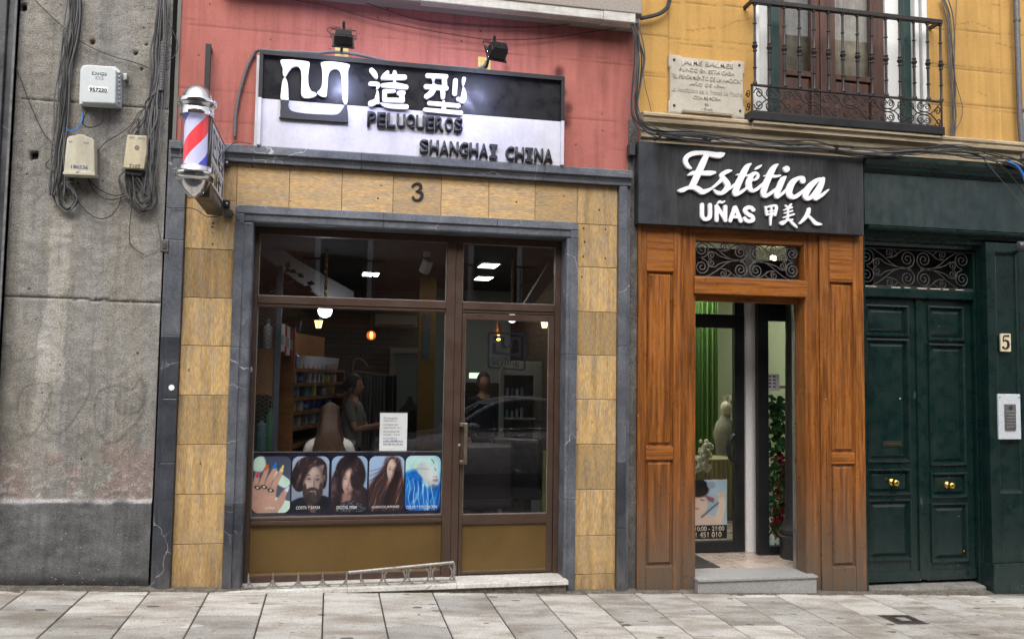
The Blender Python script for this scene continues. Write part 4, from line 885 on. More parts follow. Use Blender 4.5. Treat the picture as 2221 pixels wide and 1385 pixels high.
bx = MB(); bx.box(yx0-.0, wx0, YY+.02, YY+.4, zcor-.2, 6.2); bx.box(wx1, 12, YY+.02, YY+.4, zcor-.2, 6.2); bx.box(wx0, wx1, YY+.5, YY+.6, 3.5, 6.2); bx.box(7.2, 12, YY, YY+.02, zcor-.2, 6.2); bx.build('wall_core', mat('yellow_core', (.55, .31, .08), .9), yb)
# cornice
zc_b = PZ(1400, 303, YY)
prof = [(YY+.03, zc_b-.10), (YY-.02, zc_b-.10), (YY-.02, zc_b+.0), (YY-.045, zc_b+.012), (YY-.045, zc_b+.05), (YY-.06, zc_b+.065), (YY-.065, zc_b+.10), (YY-.10, zc_b+.125), (YY-.105, zc_b+.15), (YY-.085, zc_b+.158), (YY-.09, zcor-.035), (YY-.10, zcor-.03), (YY-.10, zcor-.01), (YY-.085, zcor+.004), (YY+.03, zcor+.02)]
bX0, bX1 = PX(1629, 262, YB), PX(2050, 290, YB)
MB().profx(prof, yx0+.012, 9.).build('cornice', M['cream'], yb, bevel=.002)
zsl1, zsl0 = PZ(1840, 257, YB), PZ(1840, 276, YB)
MB().profx([(YY-.02, zc_b+.10), (YY-.112, zc_b+.128), (YB+.04, zsl0-.05), (YB+.035, zsl0-.03), (YB+.012, zsl0-.024), (YB+.012, zsl0-.001), (YY-.02, zsl0-.001)], bX0+.03, bX1-.03).build('balcony_corbel', M['cream'], yb, bevel=.003)
bal = MB().profx([(YY+.3, zsl0), (YB+.006, zsl0), (YB, zsl0+.006), (YB, zsl1-.006), (YB+.008, zsl1), (YY+.3, zsl1)], bX0, bX1).build('balcony', M['black_metal'], yb, bevel=.003)
yr = YB+.018
zh1, zh0 = PZ(1840, 22, yr), PZ(1840, 31, yr); zm_ = PZ(1840, 203, yr)
r_ = MB(); r_.box(bX0+.005, bX1-.005, yr-.022, yr+.022, zh0, zh1)
for x_ in (bX0+.008, bX1-.03): r_.box(x_, x_+.022, yr+.0225, YY+.03, zh0, zh1-.004)
r_.box(bX0+.01, bX1-.01, yr-.012, yr+.012, zm_-.01, zm_+.008)
r_.build('railing', M['iron'], bal, bevel=.003)
def baluster(x):
    H = zh0-zm_-.008; z0 = zm_+.008
    f_ = lambda t: t*H
    pr = [(.020, 0), (.020, .012), (.011, .03), (.011, f_(.19)), (.017, f_(.196)), (.018, f_(.205)), (.011, f_(.215)), (.0115, f_(.40)), (.018, f_(.405)), (.019, f_(.415)), (.013, f_(.43)), (.014, f_(.44)), (.024, f_(.46)), (.025, f_(.475)), (.014, f_(.495)), (.018, f_(.505)), (.019, f_(.515)), (.0115, f_(.53)), (.010, f_(.74)), (.017, f_(.747)), (.017, f_(.757)), (.010, f_(.765)), (.010, f_(.97)), (.017, f_(.98)), (.017, H)]
    return MB().lathe((x, yr, z0), pr, 10)
bxs = [PX(x, y, yr) for x, y in zip((1637.5, 1669.4, 1701.6, 1734.5, 1766.4, 1798, 1829, 1861, 1892, 1923, 1953, 1984, 2014, 2042), np.linspace(186, 216, 14))]
b0 = baluster(bxs[0]).build('baluster', M['iron'], bal, True)
for x in bxs[1:]:
    c = b0.copy(); COL.objects.link(c); c.parent = bal; c.location.x += x-bxs[0]
# scroll frieze
def spiral(cx, cz, r, a0, turns, s=1, n=26, r1=.16): return [(cx+r*(1-(1-r1)*i/n)*math.cos(a0+s*2*math.pi*turns*i/n), cz+r*(1-(1-r1)*i/n)*math.sin(a0+s*2*math.pi*turns*i/n)) for i in range(n+1)]
z_a, z_b = zsl1+.004, zm_-.012; hh = z_b-z_a; zc_ = (z_a+z_b)/2; fz_ = MB()
def cvt(pts, y, r, mb, seg=6): mb.tube([(a, y, b) for a, b in pts], r, seg)
per = (bX1-bX0-.05)/5.0; rs = hh*.235
for k in range(6):
    x0 = bX0+.055+per*(k-.0)-.02
    if x0 < bX1-.03:
        for sx in (-1, 1):
            for sz in (-1, 1):
                if bX0+.0 < x0+sx*rs*.92 < bX1-.01: cvt(spiral(x0+sx*rs*.92, zc_+sz*rs*.98, rs*.9, R(180 if sx > 0 else 0), 1.5, -sx*sz), yr, .0052, fz_)
    xm = x0+per/2
    if xm < bX1-.05:
        for sz in (-1, 1):
            for sx in (-1, 1): cvt(spiral(xm+sx*rs*.62, zc_+sz*hh*.28, rs*.62, R(180 if sx > 0 else 0), 1.4, -sx*sz), yr, .0048, fz_)
            for sx in (-1, 1):
                cvt([tuple(q) for q in smooth([(xm+sx*.0, zc_+sz*hh*.06), (xm+sx*rs*.9, zc_+sz*hh*.11), (xm+sx*rs*1.35, zc_+sz*hh*.27), (xm+sx*rs*1.0, zc_+sz*hh*.43), (xm+sx*rs*.4, zc_+sz*hh*.47)], 5)], yr, .0052, fz_)
                cvt([tuple(q) for q in smooth([(xm+sx*rs*.2, zc_+sz*hh*.06), (xm+sx*rs*1.4, zc_-sz*hh*.02), (xm+sx*per*.36, zc_-sz*hh*.30), (xm+sx*per*.45, zc_-sz*hh*.46)], 5)], yr, .0052, fz_)
fz_.box(bX0+.01, bX1-.01, yr-.006, yr+.006, z_a-.006, z_a+.004)
for x_ in (bX0+.012, bX1-.024): fz_.box(x_, x_+.012, yr-.007, yr+.007, z_a, z_b)
for x_ in (bX0+.012, bX1-.012):
    for sz in (-1, 1): fz_.tube([(x_, yr+.055+a, b) for a, b in spiral(0, zc_+sz*hh*.24, rs*.8, 0, 1.4, sz)], .005, 6)
fz_.build('scroll_frieze', M['iron'], bal)
# balcony door in its white reveal
yd = YY+.16
w_ = MB(); 
def col(x0, x1, Y0=YY): return PX(x0, 120, Y0), PX(x1, 120, Y0)
zb_, zt_ = zsl1, 6.2
a, b = col(1634, 1668, yd); w_.box(wx0-.001, wx0+.05, YY-.012, YY+.2, zb_, zt_); w_.box(wx0+.0505, PX(1672, 120, yd), yd-.02, yd+.1, zb_, zt_)
w_.box(PX(1918, 120, yd), wx1-.0505, yd-.02, yd+.1, zb_, zt_); w_.box(wx1-.05, wx1+.001, YY-.012, YY+.2, zb_, zt_)
w_.box(wx1-.115, wx1-.075, YY+.0, yd-.021, zb_, zt_)
w_.build('white_surround', M['white_wood'], yb, bevel=.004)
for a, b in ((1669, 1686), (1955, 1979)): MB().box(PX(a, 120, yd-.06), PX(b, 120, yd-.06), yd-.10, yd-.022, zb_+.02, zt_).build('shutter', M['shutter'], yb, bevel=.005)
def leaf(x0, x1, gx0_, gx1_):
    X0, X1_ = PX(x0, 120, yd), PX(x1, 120, yd); G0, G1 = PX(gx0_, 120, yd), PX(gx1_, 120, yd); zg_ = PZ(1840, 163, yd)
    q = MB(); q.box(X0, G0, yd+.0, yd+.05, zb_, zt_); q.box(G1, X1_, yd+.0, yd+.05, zb_, zt_); q.box(G0+.0005, G1-.0005, yd+.004, yd+.05, zg_-.05, zg_); q.box(G0+.0005, G1-.0005, yd+.004, yd+.05, zb_, zb_+.05)
    o = q.build('door_leaf', M['brown_wood'], yb, bevel=.004)
    MB().rings([(G0, G1, zb_+.05, zg_-.05, yd+.03), (G0+.03, G1-.03, zb_+.08, zg_-.08, yd+.012), (G0+.04, G1-.04, zb_+.09, zg_-.09, yd+.012)]).build('lower_panel', M['brown_wood'], o)
    pane(o, G0, G1, zg_, zt_, yd+.03, M['glass_up'])
leaf(1686.5, 1778, 1702, 1760); leaf(1794, 1917, 1812, 1889)
MB().box(PX(1777.5, 120, yd-.0), PX(1794.5, 120, yd), yd-.02, yd+.05, zb_, zt_).build('meeting_rail', M['brown_wood'], yb, bevel=.006)
q = MB(); q.box(PX(1690, 120, yd), PX(1760, 120, yd+.2), yd+.15, yd+.2, zb_+.05, zt_); q.build('inner_blind', mat('dim_blind', (.16, .14, .11), .9, var=.3, fine=12, streak=.4), yb)
q = MB(); q.box(PX(1812, 120, yd), PX(1882, 120, yd+.15), yd+.11, yd+.15, zb_+.05, zt_); q.build('inner_curtain', mat('beige_curtain', (.30, .26, .20), .9, var=.25, fine=10, streak=.4), yb)
# right-hand drain pipe at the frame edge
dp = empty('drain_pipe', (PX(2206, 150, -.02), -.02, 5), 'grey drain pipe on the yellow wall at the right edge of the picture', 'pipe')
MB().tube([tuple(P(2203, -40, -.03)), tuple(P(2207, 100, -.03)), tuple(P(2212, 250, -.03)), tuple(P(2219, 345, -.03))], .025, 12).build('pipe', mat('old_pipe', (.13, .13, .14), .5, var=.3, metal=.3), dp, True)
for y in (45, 240): q = P(2204+y*.04, y, -.03); MB().tube([(q.x, -.03, q.z-.012), (q.x, -.03, q.z+.012)], .031, 12).build('pipe_clip', M['iron_gray'], dp)
# ================================================================ stone plaque
pq = empty('memorial_plaque', P(1532, 250, 0), 'carved cream stone memorial plaque with four bolts on the yellow wall', 'plaque')
Yq = YY-.035; ax0, ax1 = PX(1451, 180, Yq), PX(1615, 196, Yq); az0, az1 = PZ(1532, 252, Yq), PZ(1532, 126, Yq)
W_, H_ = ax1-ax0, az1-az0; ex, ez = .105, .022
def plq(d): return [(ax0+d, az0+d), (ax0+ex-d*.4, az0+d), (ax0+ex+.018-d*.2, az0+ez+d), (ax1-ex-.018+d*.2, az0+ez+d), (ax1-ex+d*.4, az0+d), (ax1-d, az0+d), (ax1-d, az0+.10-d*.3), (ax1-.012-d, az0+.112), (ax1-.012-d, az1-.112), (ax1-d, az1-.10+d*.3), (ax1-d, az1-d), (ax1-ex+d*.4, az1-d), (ax1-ex-.018+d*.2, az1-ez*.6-d), (ax0+ex+.018-d*.2, az1-ez*.6-d), (ax0+ex-d*.4, az1-d), (ax0+d, az1-d), (ax0+d, az1-.10+d*.3), (ax0+.012+d, az1-.112), (ax0+.012+d, az0+.112), (ax0+d, az0+.10-d*.3)]
MB().prism(plq(0), Yq, YY-.001).build('slab', M['plaque'], pq, bevel=.005); 
MB().prism(plq(.012), Yq-.004, Yq+.001).build('face', M['plaque'], pq, bevel=.002)
for qx, qy in ((1462, 130), (1603, 142), (1462, 229), (1605, 241)): MB().lathe(P(qx, qy, Yq-.002), [(.011, 0), (.010, .008), (.005, .012)], 10, 'y').build('bolt', M['iron'], pq, True)
def pline(s, x0, x1, yt, yb_, bold=.004):
    ym = 1532; f0 = (x0-ym)*.083; A = P(x0, yb_+f0, Yq-.006); B = P(x1, yb_+(x1-ym)*.083, Yq-.006); T_ = P(x0, yt+f0, Yq-.006)
    text('inscription', s, A.x, B.x, (A.z+B.z)/2, (A.z+B.z)/2+(T_.z-A.z), Yq-.0085, .005, M['plaque'], pq, bold=bold)
pline('JAIME BALMES', 1478, 1590, 134, 147.5, .008); pline('FUNDO EN ESTA CASA', 1474, 1593, 150.5, 159.5); pline('"EL PENSAMIENTO DE LA NACION"', 1457, 1609, 165, 175.5); pline('AÑO DE 1844', 1496, 1572, 179.5, 188.5); pline('La Asociacion de la Prensa de Madrid', 1457, 1610, 193, 203.5, .0); pline('CONMEMORA', 1504, 1563, 209, 217); pline('EN', 1529, 1538, 223, 229.5); pline('1944', 1522, 1546, 232.5, 240)
# ================================================================ beauty salon: black sign
YE = -.085
eg = empty('beauty_salon_sign', P(1628, 495, YE), 'black fascia sign with raised white script lettering over the wooden portal', 'shop sign')
ex0, ex1 = PX(1385, 400, YE), PX(1873, 425, YE); ez0, ez1 = PZ(1628, 497, YE), PZ(1628, 324, YE)
MB().box(ex0, ex1, YE, .02, ez0, ez1).build('board', mat('dull_black_board', (.020, .021, .024), .5, col2=(.030, .031, .034), scale=3, stretch=(7, 7, .6), var=.3, fine=14, streak=-.35, spec=.4), eg, bevel=.003)
MB().box(ex0-.001, PX(1423, 400, YE), YE-.003, YE-.0005, ez0+.001, ez1-.001).build('end_panel', mat('blue_black_board', (.022, .026, .034), .5, var=.3, streak=-.3), eg)
k6 = 6.169
def em(x, y): q = P(x, y, YE-.032); return q.x, q.z
def ES(strokes, k=k6, ox=1460, oy=310): return [[(ox+x/k, oy+y/k, r/k) for x, y, r in s] for s in strokes]
EST = [[[(240, 335, 18), (195, 300, 30), (170, 240, 33), (190, 185, 32), (260, 142, 34), (370, 130, 30), (480, 142, 35), (570, 160, 40), (640, 160, 40), (692, 138, 10)], [(600, 150, 30), (690, 136, 8)], [(450, 170, 38), (390, 300, 44), (330, 430, 44), (280, 540, 42), (250, 590, 36)], [(212, 425, 14), (280, 402, 30), (400, 402, 32), (500, 402, 35), (562, 393, 20)], [(85, 636, 20), (130, 630, 32), (200, 600, 26), (255, 588, 28), (330, 612, 40), (395, 652, 38), (460, 636, 28), (520, 606, 20), (565, 572, 16)]],
       [[(515, 612, 18), (600, 545, 20), (660, 480, 26), (655, 435, 30), (690, 400, 30), (740, 378, 27), (785, 368, 12)], [(655, 445, 30), (700, 500, 38), (735, 555, 40), (722, 615, 36), (660, 668, 28), (595, 662, 28), (555, 628, 14)], [(725, 625, 24), (785, 595, 18), (835, 548, 16)]],
       [[(1046, 276, 12), (1000, 312, 32), (950, 400, 40), (890, 520, 42), (842, 640, 42), (836, 680, 34)], [(845, 690, 26), (900, 665, 26), (960, 625, 20), (1010, 590, 16)], [(860, 424, 12), (930, 424, 20), (1000, 434, 16), (1050, 424, 12)]],
       [[(1060, 500, 14), (1120, 480, 20), (1142, 435, 22), (1112, 402, 22), (1060, 430, 32), (1022, 510, 40), (1024, 590, 40), (1065, 638, 26), (1130, 615, 24), (1190, 565, 20), (1245, 515, 14)]], [[(1108, 350, 10), (1145, 325, 21), (1185, 298, 10)]],
       [[(1405, 285, 12), (1360, 322, 32), (1310, 410, 42), (1260, 520, 42), (1218, 640, 42), (1216, 695, 34)], [(1240, 712, 26), (1310, 675, 24), (1385, 615, 18)], [(1232, 440, 13), (1300, 440, 22), (1380, 446, 20), (1440, 434, 12)]],
       [[(1512, 450, 13), (1472, 490, 36), (1430, 590, 38), (1392, 680, 36), (1388, 715, 26)], [(1405, 722, 24), (1480, 668, 20), (1540, 605, 16)]], [[(1523, 348, 45)]],
       [[(1740, 505, 40), (1738, 470, 30), (1680, 472, 28), (1612, 520, 38), (1562, 620, 45), (1562, 690, 42), (1622, 724, 30), (1690, 690, 26), (1765, 625, 18)]],
       [[(2010, 478, 22), (1930, 500, 30), (1842, 580, 42), (1782, 670, 44), (1785, 728, 36), (1835, 738, 28), (1890, 682, 24), (1955, 580, 18)], [(2015, 478, 26), (1990, 545, 40), (1942, 660, 40), (1908, 735, 34)], [(1920, 750, 22), (2010, 690, 22), (2088, 622, 10)]]]
glyph('script_word', ES([s for ch in EST for s in ch if True]), [], M['letter_white'], eg, YE-.03, .028, .42, em, .003, -.25)
UN = [[[(397, 822, 26), (397, 960, 27), (415, 1005, 27), (450, 1017, 26), (485, 1005, 27), (503, 960, 27), (503, 826, 26)]], [[(592, 845, 26), (592, 1030, 26)], [(596, 850, 26), (706, 1020, 26)], [(708, 850, 26), (706, 1030, 26)], [(607, 806, 10), (632, 782, 16), (662, 794, 16), (698, 774, 9)]], [[(775, 1038, 24), (838, 860, 26)], [(842, 860, 26), (915, 1040, 26)], [(800, 985, 20), (890, 990, 20)]], [[(1083, 892, 26), (1050, 862, 26), (995, 866, 26), (972, 910, 26), (1015, 950, 27), (1068, 980, 27), (1080, 1025, 26), (1035, 1045, 25), (985, 1030, 26), (967, 1002, 22)]]]
for ch in UN: glyph('letter', ES(ch), [], M['letter_white'], eg, YE-.024, .022, .42, em, .002)
CH = [[[(1247, 850, 12), (1265, 955, 18)], [(1250, 862, 14), (1330, 838, 16), (1392, 850, 20), (1372, 958, 20)], [(1270, 912, 10), (1372, 900, 10)], [(1268, 952, 16), (1372, 945, 12)], [(1325, 840, 12), (1326, 960, 18), (1315, 1000, 17), (1314, 1095, 11)]],
      [[(1515, 832, 10), (1540, 862, 14)], [(1590, 818, 12), (1560, 862, 14)], [(1500, 893, 10), (1600, 860, 12)], [(1500, 936, 10), (1605, 905, 12)], [(1492, 992, 12), (1625, 950, 14)], [(1550, 850, 12), (1545, 970, 12)], [(1552, 960, 14), (1532, 1030, 14), (1475, 1082, 16), (1446, 1062, 12), (1500, 1040, 12), (1605, 1022, 14)], [(1560, 1022, 14), (1620, 1082, 20), (1665, 1125, 12)]],
      [[(1830, 882, 22), (1815, 940, 26), (1770, 1010, 22), (1708, 1072, 13)], [(1800, 958, 18), (1860, 1010, 20), (1920, 1072, 26), (1992, 1085, 12)]]]
for ch in CH: glyph('sign_character', ES(ch), [], M['letter_white'], eg, YE-.024, .022, .4, em, .002)
# two small spot lights above the sign
for px, py, lb in ((1444, 293, 'small black spot lamp above the left end of the black sign'), (1830, 320, 'small black spot lamp above the right end of the black sign')):
    c = P(px, py, -.26); e = empty('spot_lamp', c, lb, 'lamp', 'spot lamps above the black sign')
    MB().hexa([(c.x-.075, -.31, c.z-.012), (c.x+.065, -.31, c.z-.012), (c.x+.075, -.20, c.z+.012), (c.x-.065, -.20, c.z+.012)], [(c.x-.075, -.31, c.z+.003), (c.x+.065, -.31, c.z+.003), (c.x+.065, -.20, c.z+.034), (c.x-.06, -.20, c.z+.034)]).build('body', M['black_metal'], e, bevel=.003)
    MB().add([(c.x-.06, -.305, c.z-.0125), (c.x+.052, -.305, c.z-.0125), (c.x+.06, -.215, c.z+.0065), (c.x-.052, -.215, c.z+.0065)], [(0, 3, 2, 1)]).build('lens', mat('dull_lens', (.32, .34, .34), .4, var=.1), e)
    MB().tube([(c.x, -.2, c.z+.02), (c.x, -.02, c.z+.02)], .008, 6).build('arm', M['black_metal'], e)

# ================================================================ wooden portal
ws = empty('wooden_portal', (3.4, 0, 0), 'varnished pine shop portal with panelled pilasters and a glazed transom', 'shopfront')
XW0, XW1 = PX(1383, 700, 0), PX(1872, 700, 0); zW = ez0+.02; zw0 = -.25
wl1, wr0 = PX(1475, 800, 0), PX(1778, 800, 0)          # pilaster inner edges
jl1, jr0 = PX(1507, 800, 0.02), PX(1747, 800, .0)     # opening
def pilaster(x0, x1, p0, p1, zb, z4, z3, z2, z1):
    # frame pieces round two raised panels
    q = MB()
    q.box(x0, p0, -.012, .06, zb, zW); q.box(p1, x1, -.012, .06, zb, zW); 
    o = q.build('pilaster', M['wood'], ws, bevel=.004)
    for ra, rb_ in ((z1, zW), (z3, z2), (zb, z4)): MB().box(p0+.0007, p1-.0007, -.011, .06, ra, rb_).build('cross_rail', M['wood'] if ra == zb else M['woodh'], o, bevel=.004)
    for a, b in ((z2, z1), (z4, z3)):
        MB().rings([(p0, p1, a, b, -.004), (p0+.006, p1-.006, a+.006, b-.006, .014), (p0+.016, p1-.016, a+.016, b-.016, .016), (p0+.032, p1-.032, a+.038, b-.038, -.004), (p0+.036, p1-.036, a+.042, b-.042, -.003)]).build('raised_panel', M['wood'], o)
zz = lambda y, x=1420: PZ(x, y, 0)
pilaster(XW0, wl1, PX(1401, 800, 0), PX(1460, 800, 0), zw0, zz(1228), zz(996), zz(968), zz(588))
pilaster(wr0, XW1, PX(1800, 800, 0), PX(1851, 800, 0), zw0, zz(1229, 1825), zz(1005, 1825), zz(982, 1825), zz(612, 1825))
MB().box(wl1+.001, jl1, .006, .08, zw0, zW).build('jamb', M['wood'], ws, bevel=.004)
MB().box(jr0, wr0-.001, .006, .16, zw0, zW).build('jamb', M['wood'], ws, bevel=.004)
MB().box(wl1+.03, wl1+.036, .002, .03, zw0, zW).build('bead', M['wood'], ws)
zt0_, zt1_ = PZ(1628, 604, 0), PZ(1628, 528, .05)
MB().box(jl1-.001, jr0+.001, .015, .10, zt1_, zW).build('lintel', M['woodh'], ws, bevel=.004)
MB().profx([(.10, PZ(1628, 640, .0)-.0), (-.025, PZ(1628, 640, -.02)), (-.03, PZ(1628, 606, -.02)), (.0, zt0_), (.10, zt0_+.004)], jl1-.02, jr0+.008).build('transom_beam', M['woodh'], ws, bevel=.004)
zt_lo = PZ(1628, 652, .10)
MB().box(jl1, jr0, .10, .16, zt_lo-.015, zt0_+.0).build('transom_beam', M['woodh'], ws, bevel=.003)
# scroll grille
GR = dict(big=[(.075, .22, .105, 1), (.075, .73, .105, -1), (.43, .25, .098, 1), (.575, .25, .098, -1), (.43, .77, .098, -1), (.575, .77, .098, 1), (.915, .22, .105, -1), (.915, .73, .105, 1)], small=[(.27, .10, .05, 1), (.745, .10, .05, -1), (.27, .90, .05, -1), (.745, .90, .05, 1)], tiny=[(.165, .38, .04, -1), (.165, .60, .04, 1), (.825, .38, .04, 1), (.825, .60, .04, -1)])
def grille(x0, x1, z0, z1, y, m_, par, r=.0055):
    Wd, Hd = x1-x0, z1-z0; q = MB(); asp = Wd/Hd
    def pt(u, v): return (x0+u*Wd, z1-v*Hd)
    for u, v, rr_, s in GR['big']:
        c = pt(u, v); a0 = R(90) if v > .5 else R(-90)
        cvt(spiral(c[0], c[1], min(rr_*Wd, .235*Hd), a0, 2.1, s, 44, .10), y, r, q)
    for u, v, rr_, s in GR['small']+GR['tiny']:
        c = pt(u, v); cvt(spiral(c[0], c[1], min(rr_*Wd, .12*Hd), R(90) if v > .5 else R(-90), 1.5, s, 26, .15), y, r*.85, q)
    for mx in (0, 1):
        for mz in (0, 1):
            def mp(pts): return [pt(1-u if mx else u, 1-v if mz else v) for u, v in pts]
            for pts in ([(.075, -.01), (.13, .01), (.21, .17), (.31, .42), (.40, .5), (.46, .47)], [(.165, .27), (.2, .29), (.235, .38), (.32, .46), (.42, .49)], [(.165, .27), (.14, .30), (.13, .38)], [(.27, -.005), (.31, .02), (.34, .13), (.30, .22), (.25, .23)], [(.30, .22), (.345, .12), (.38, .04), (.43, .005)]):
                cvt([tuple(a) for a in smooth(mp(pts), 6)], y, r*.9, q)
    q.box(x0-.005, x1+.005, y-.006, y+.006, z0-.008, z0+.002); q.box(x0-.005, x1+.005, y-.006, y+.006, z1-.002, z1+.008)
    return q.build('scroll_grille', m_, par, True)
grille(jl1+.002, jr0-.002, zt0_+.012, zt1_-.008, .055, M['iron_gray'], ws, .0058)
pane(ws, jl1, jr0, zt0_, zt1_, .09, M['glass_up'])
# granite step and tiled floor behind
zst1 = PZ(1765, 1240, -.06); zst0 = zst1-.018
zstep = PZ(1505, 1257, -.06)
st_ = empty('entrance_step', (3.4, -.05, -.1), 'grey speckled granite step at the door of the wooden portal', 'step')
zA, zB = PZ(1505, 1258, -.075), PZ(1768, 1246, -.075); zS = (zA+zB)/2
MB().box(jl1-.012, jr0+.055, -.075, .28, zS-.022, zS).build('tread', M['granite'], st_, bevel=.004)
MB().box(jl1-.006, jr0+.05, -.06, .27, -.4, zS-.0225).build('riser', M['granite'], st_)
fl = MB(); 
for i in range(-1, 6):
    for j in range(-1, 7): fl.box(2.62+.42*i+.002, 2.62+.42*(i+1)-.002, .285+.36*j+.002, .285+.36*(j+1)-.002, zS-.03, zS-.004) if j >= 0 else None
tag(fl.build('entrance_floor', M['tile_in'], None, bevel=.002), kind='structure')
mb = MB(); mb.box(2.6, 5.2, .28, 6.5, zS-.06, zS-.012); tag(mb.build('inner_floor', M['grout']), kind='structure')
tag(MB().box(jl1-.5, PX(1562, 1225, .33), .33, .85, zS-.004, zS+.004).build('door_mat', mat('dark_door_mat', (.045, .042, .04), .95, var=.3, fine=80, bump=.6, bscale=150)), 'dark grey door mat on the beige tiles inside the wooden portal', 'door mat')
# glass doors, white post, column
YD = .95
dl = empty('glass_door', (PX(1560, 1190, YD), YD, zS), 'closed black framed glass door with round handle, left of the white post', 'door')
def gdoor(par, x0, x1, g0, g1, zt, zg0, zg1, zb, Y, xt=None):
    q = MB(); q.box(x0, g0, Y-.03, Y+.03, zb, zt); q.box(g1, x1, Y-.03, Y+.03, zb, zt); q.box(g0+.0005, g1-.0005, Y-.03, Y+.03, zg1, zt); q.box(g0+.0005, g1-.0005, Y-.03, Y+.03, zb, zg0)
    q.build('frame', M['black_frame'], par, bevel=.003); pane(par, g0, g1, zg0, zg1, Y, M['glass_nail'])
dzt = PZ(1560, 682, YD); dgt = PZ(1560, 711, YD); dgb = PZ(1560, 1172, YD)
XD1, XG1 = PX(1614, 900, YD), PX(1591, 900, YD)
gdoor(dl, 2.72, XD1, 2.80, XG1, dzt, dgb, dgt, zS+.004, YD)
hc = P(1592, 972, YD-.05); q = MB(); q.tube([(hc.x+.008+.075*math.cos(a), YD-.075, hc.z+.125*math.sin(a)) for a in np.linspace(R(100), R(260), 20)], .022, 10); q.tube([(hc.x+.0, YD-.075, hc.z+.125), (hc.x+.0, YD-.02, hc.z+.125)], .014, 8); q.tube([(hc.x+.0, YD-.075, hc.z-.125), (hc.x, YD-.02, hc.z-.125)], .014, 8); q.build('handle', M['black_metal'], dl, True)
zlt, zlb = PZ(1560, 652, YD), PZ(1560, 680, YD)
tr_ = empty('door_transom', (3.3, YD, dzt), 'black framed glazed light over the glass door of the beauty salon', 'transom window')
q = MB(); q.box(2.72, XD1, YD-.025, YD+.025, zlt+.02, zlt+.5); q.box(PX(1591, 660, YD), XD1, YD-.025, YD+.025, dzt+.002, zlt+.0195); q.build('frame', M['black_frame'], tr_); pane(tr_, 2.72, PX(1591, 660, YD), dzt, zlt+.0195, YD, M['glass_nail'])
wp = MB(); wp.box(PX(1617, 900, YD-.05), PX(1641, 900, YD-.05), YD-.06, YD+.12, zS-.004, 3.0); tag(wp.build('door_post', M['white_wall'], None, bevel=.006), 'white plastered post between the two glass panels inside the wooden portal', 'post')
YR = .78
sp_ = empty('side_light', (PX(1690, 1190, YR), YR, zS), 'narrow black framed side window with plants behind, right of the white post', 'window')
gdoor(sp_, PX(1641, 900, YR)+.002, 4.6, PX(1664, 900, YR), PX(1714, 900, YR), PZ(1690, 657, YR)+.4, PZ(1690, 1182, YR), PZ(1690, 697, YR), zS+.002, YR)
cl = P(1728, 1215, .58); cz = zS
tag(MB().lathe((cl.x+.05, .62, cz-.004), [(.175, 0), (.175, .16), (.182, .17), (.185, .20), (.165, .215), (.175, .23), (.178, .26), (.15, .29), (.135, .33), (.128, .36), (.122, .5), (.105, 2.9)], 32).build('cast_column', mat('black_cast_iron', (.028, .028, .031), .45, var=.2), None, True), 'black cast iron column with moulded base just inside the wooden portal', 'column')
# steel edge of the open right jamb
MB().box(jr0-.012, jr0-.001, .16, .20, zS+.001, zt_lo-.016).build('steel_edge', M['steel'], ws)
# ---- poster on the glass door
def painted(name, X0, X1, Z0, Z1, Y, nx, fn, par=None, corner=0.):
    ny = int(nx*(Z1-Z0)/(X1-X0)); U, V = np.meshgrid((np.arange(nx)+.5)/nx, (np.arange(ny)+.5)/ny); rgb = np.clip(fn(U, 1-V), 0, 1)**2.2   # v runs downwards
    xs = np.linspace(X0, X1, nx+1); zs_ = np.linspace(Z0, Z1, ny+1); keep = np.ones((ny, nx), bool)
    if corner:
        xc, zc = np.meshgrid((xs[:-1]+xs[1:])/2, (zs_[:-1]+zs_[1:])/2); dx = np.maximum(np.maximum(X0+corner-xc, xc-X1+corner), 0); dz = np.maximum(np.maximum(Z0+corner-zc, zc-Z1+corner), 0); keep = np.hypot(dx, dz) < corner
    Xg, Zg = np.meshgrid(xs, zs_); co = np.stack([Xg, np.full(Xg.shape, Y), Zg], -1).reshape(-1, 3)
    J, I = np.nonzero(keep); base = J*(nx+1)+I; fs = np.stack([base, base+1, base+nx+2, base+nx+1], -1)
    me = bpy.data.meshes.new(name); me.from_pydata(co.tolist(), [], fs.tolist()); a = me.color_attributes.new('paint', 'FLOAT_COLOR', 'CORNER')
    c = np.ones((len(fs), 4, 4), np.float32); c[:, :, :3] = rgb[J, I][:, None, :]; a.data.foreach_set('color', c.ravel())
    return link_mesh(name, me, M['poster'], par)
def ell(u, v, cu, cv, ru, rv, a=0., soft=.15):
    c, s = math.cos(R(a)), math.sin(R(a)); x = (u-cu)*c+(v-cv)*s; y = -(u-cu)*s+(v-cv)*c
    return sst(1+soft, 1-soft, np.hypot(x/ru, y/rv))
def lay(img, k, col): return img*(1-k[..., None])+k[..., None]*np.asarray(col, float)
def blank(u, c): return np.ones(u.shape+(3,))*np.array(c)
def cap(u, v, pts, soft=.012, asp=.66):   # tapered strokes in poster space (u scaled by asp so widths are even)
    k = np.zeros(u.shape); pts = smooth(pts, 5) if len(pts) > 2 else [np.array(p, float) for p in pts]
    for a, b in zip(pts[:-1], pts[1:]):
        vx, vy = (b[0]-a[0])*asp, b[1]-a[1]; L = vx*vx+vy*vy+1e-9; t = np.clip(((u-a[0])*asp*vx+(v-a[1])*vy)/L, 0, 1); d = np.hypot((u-a[0])*asp-t*vx, v-a[1]-t*vy)-(a[2]+(b[2]-a[2])*t)
        k = np.maximum(k, sst(soft, -soft, d))
    return k
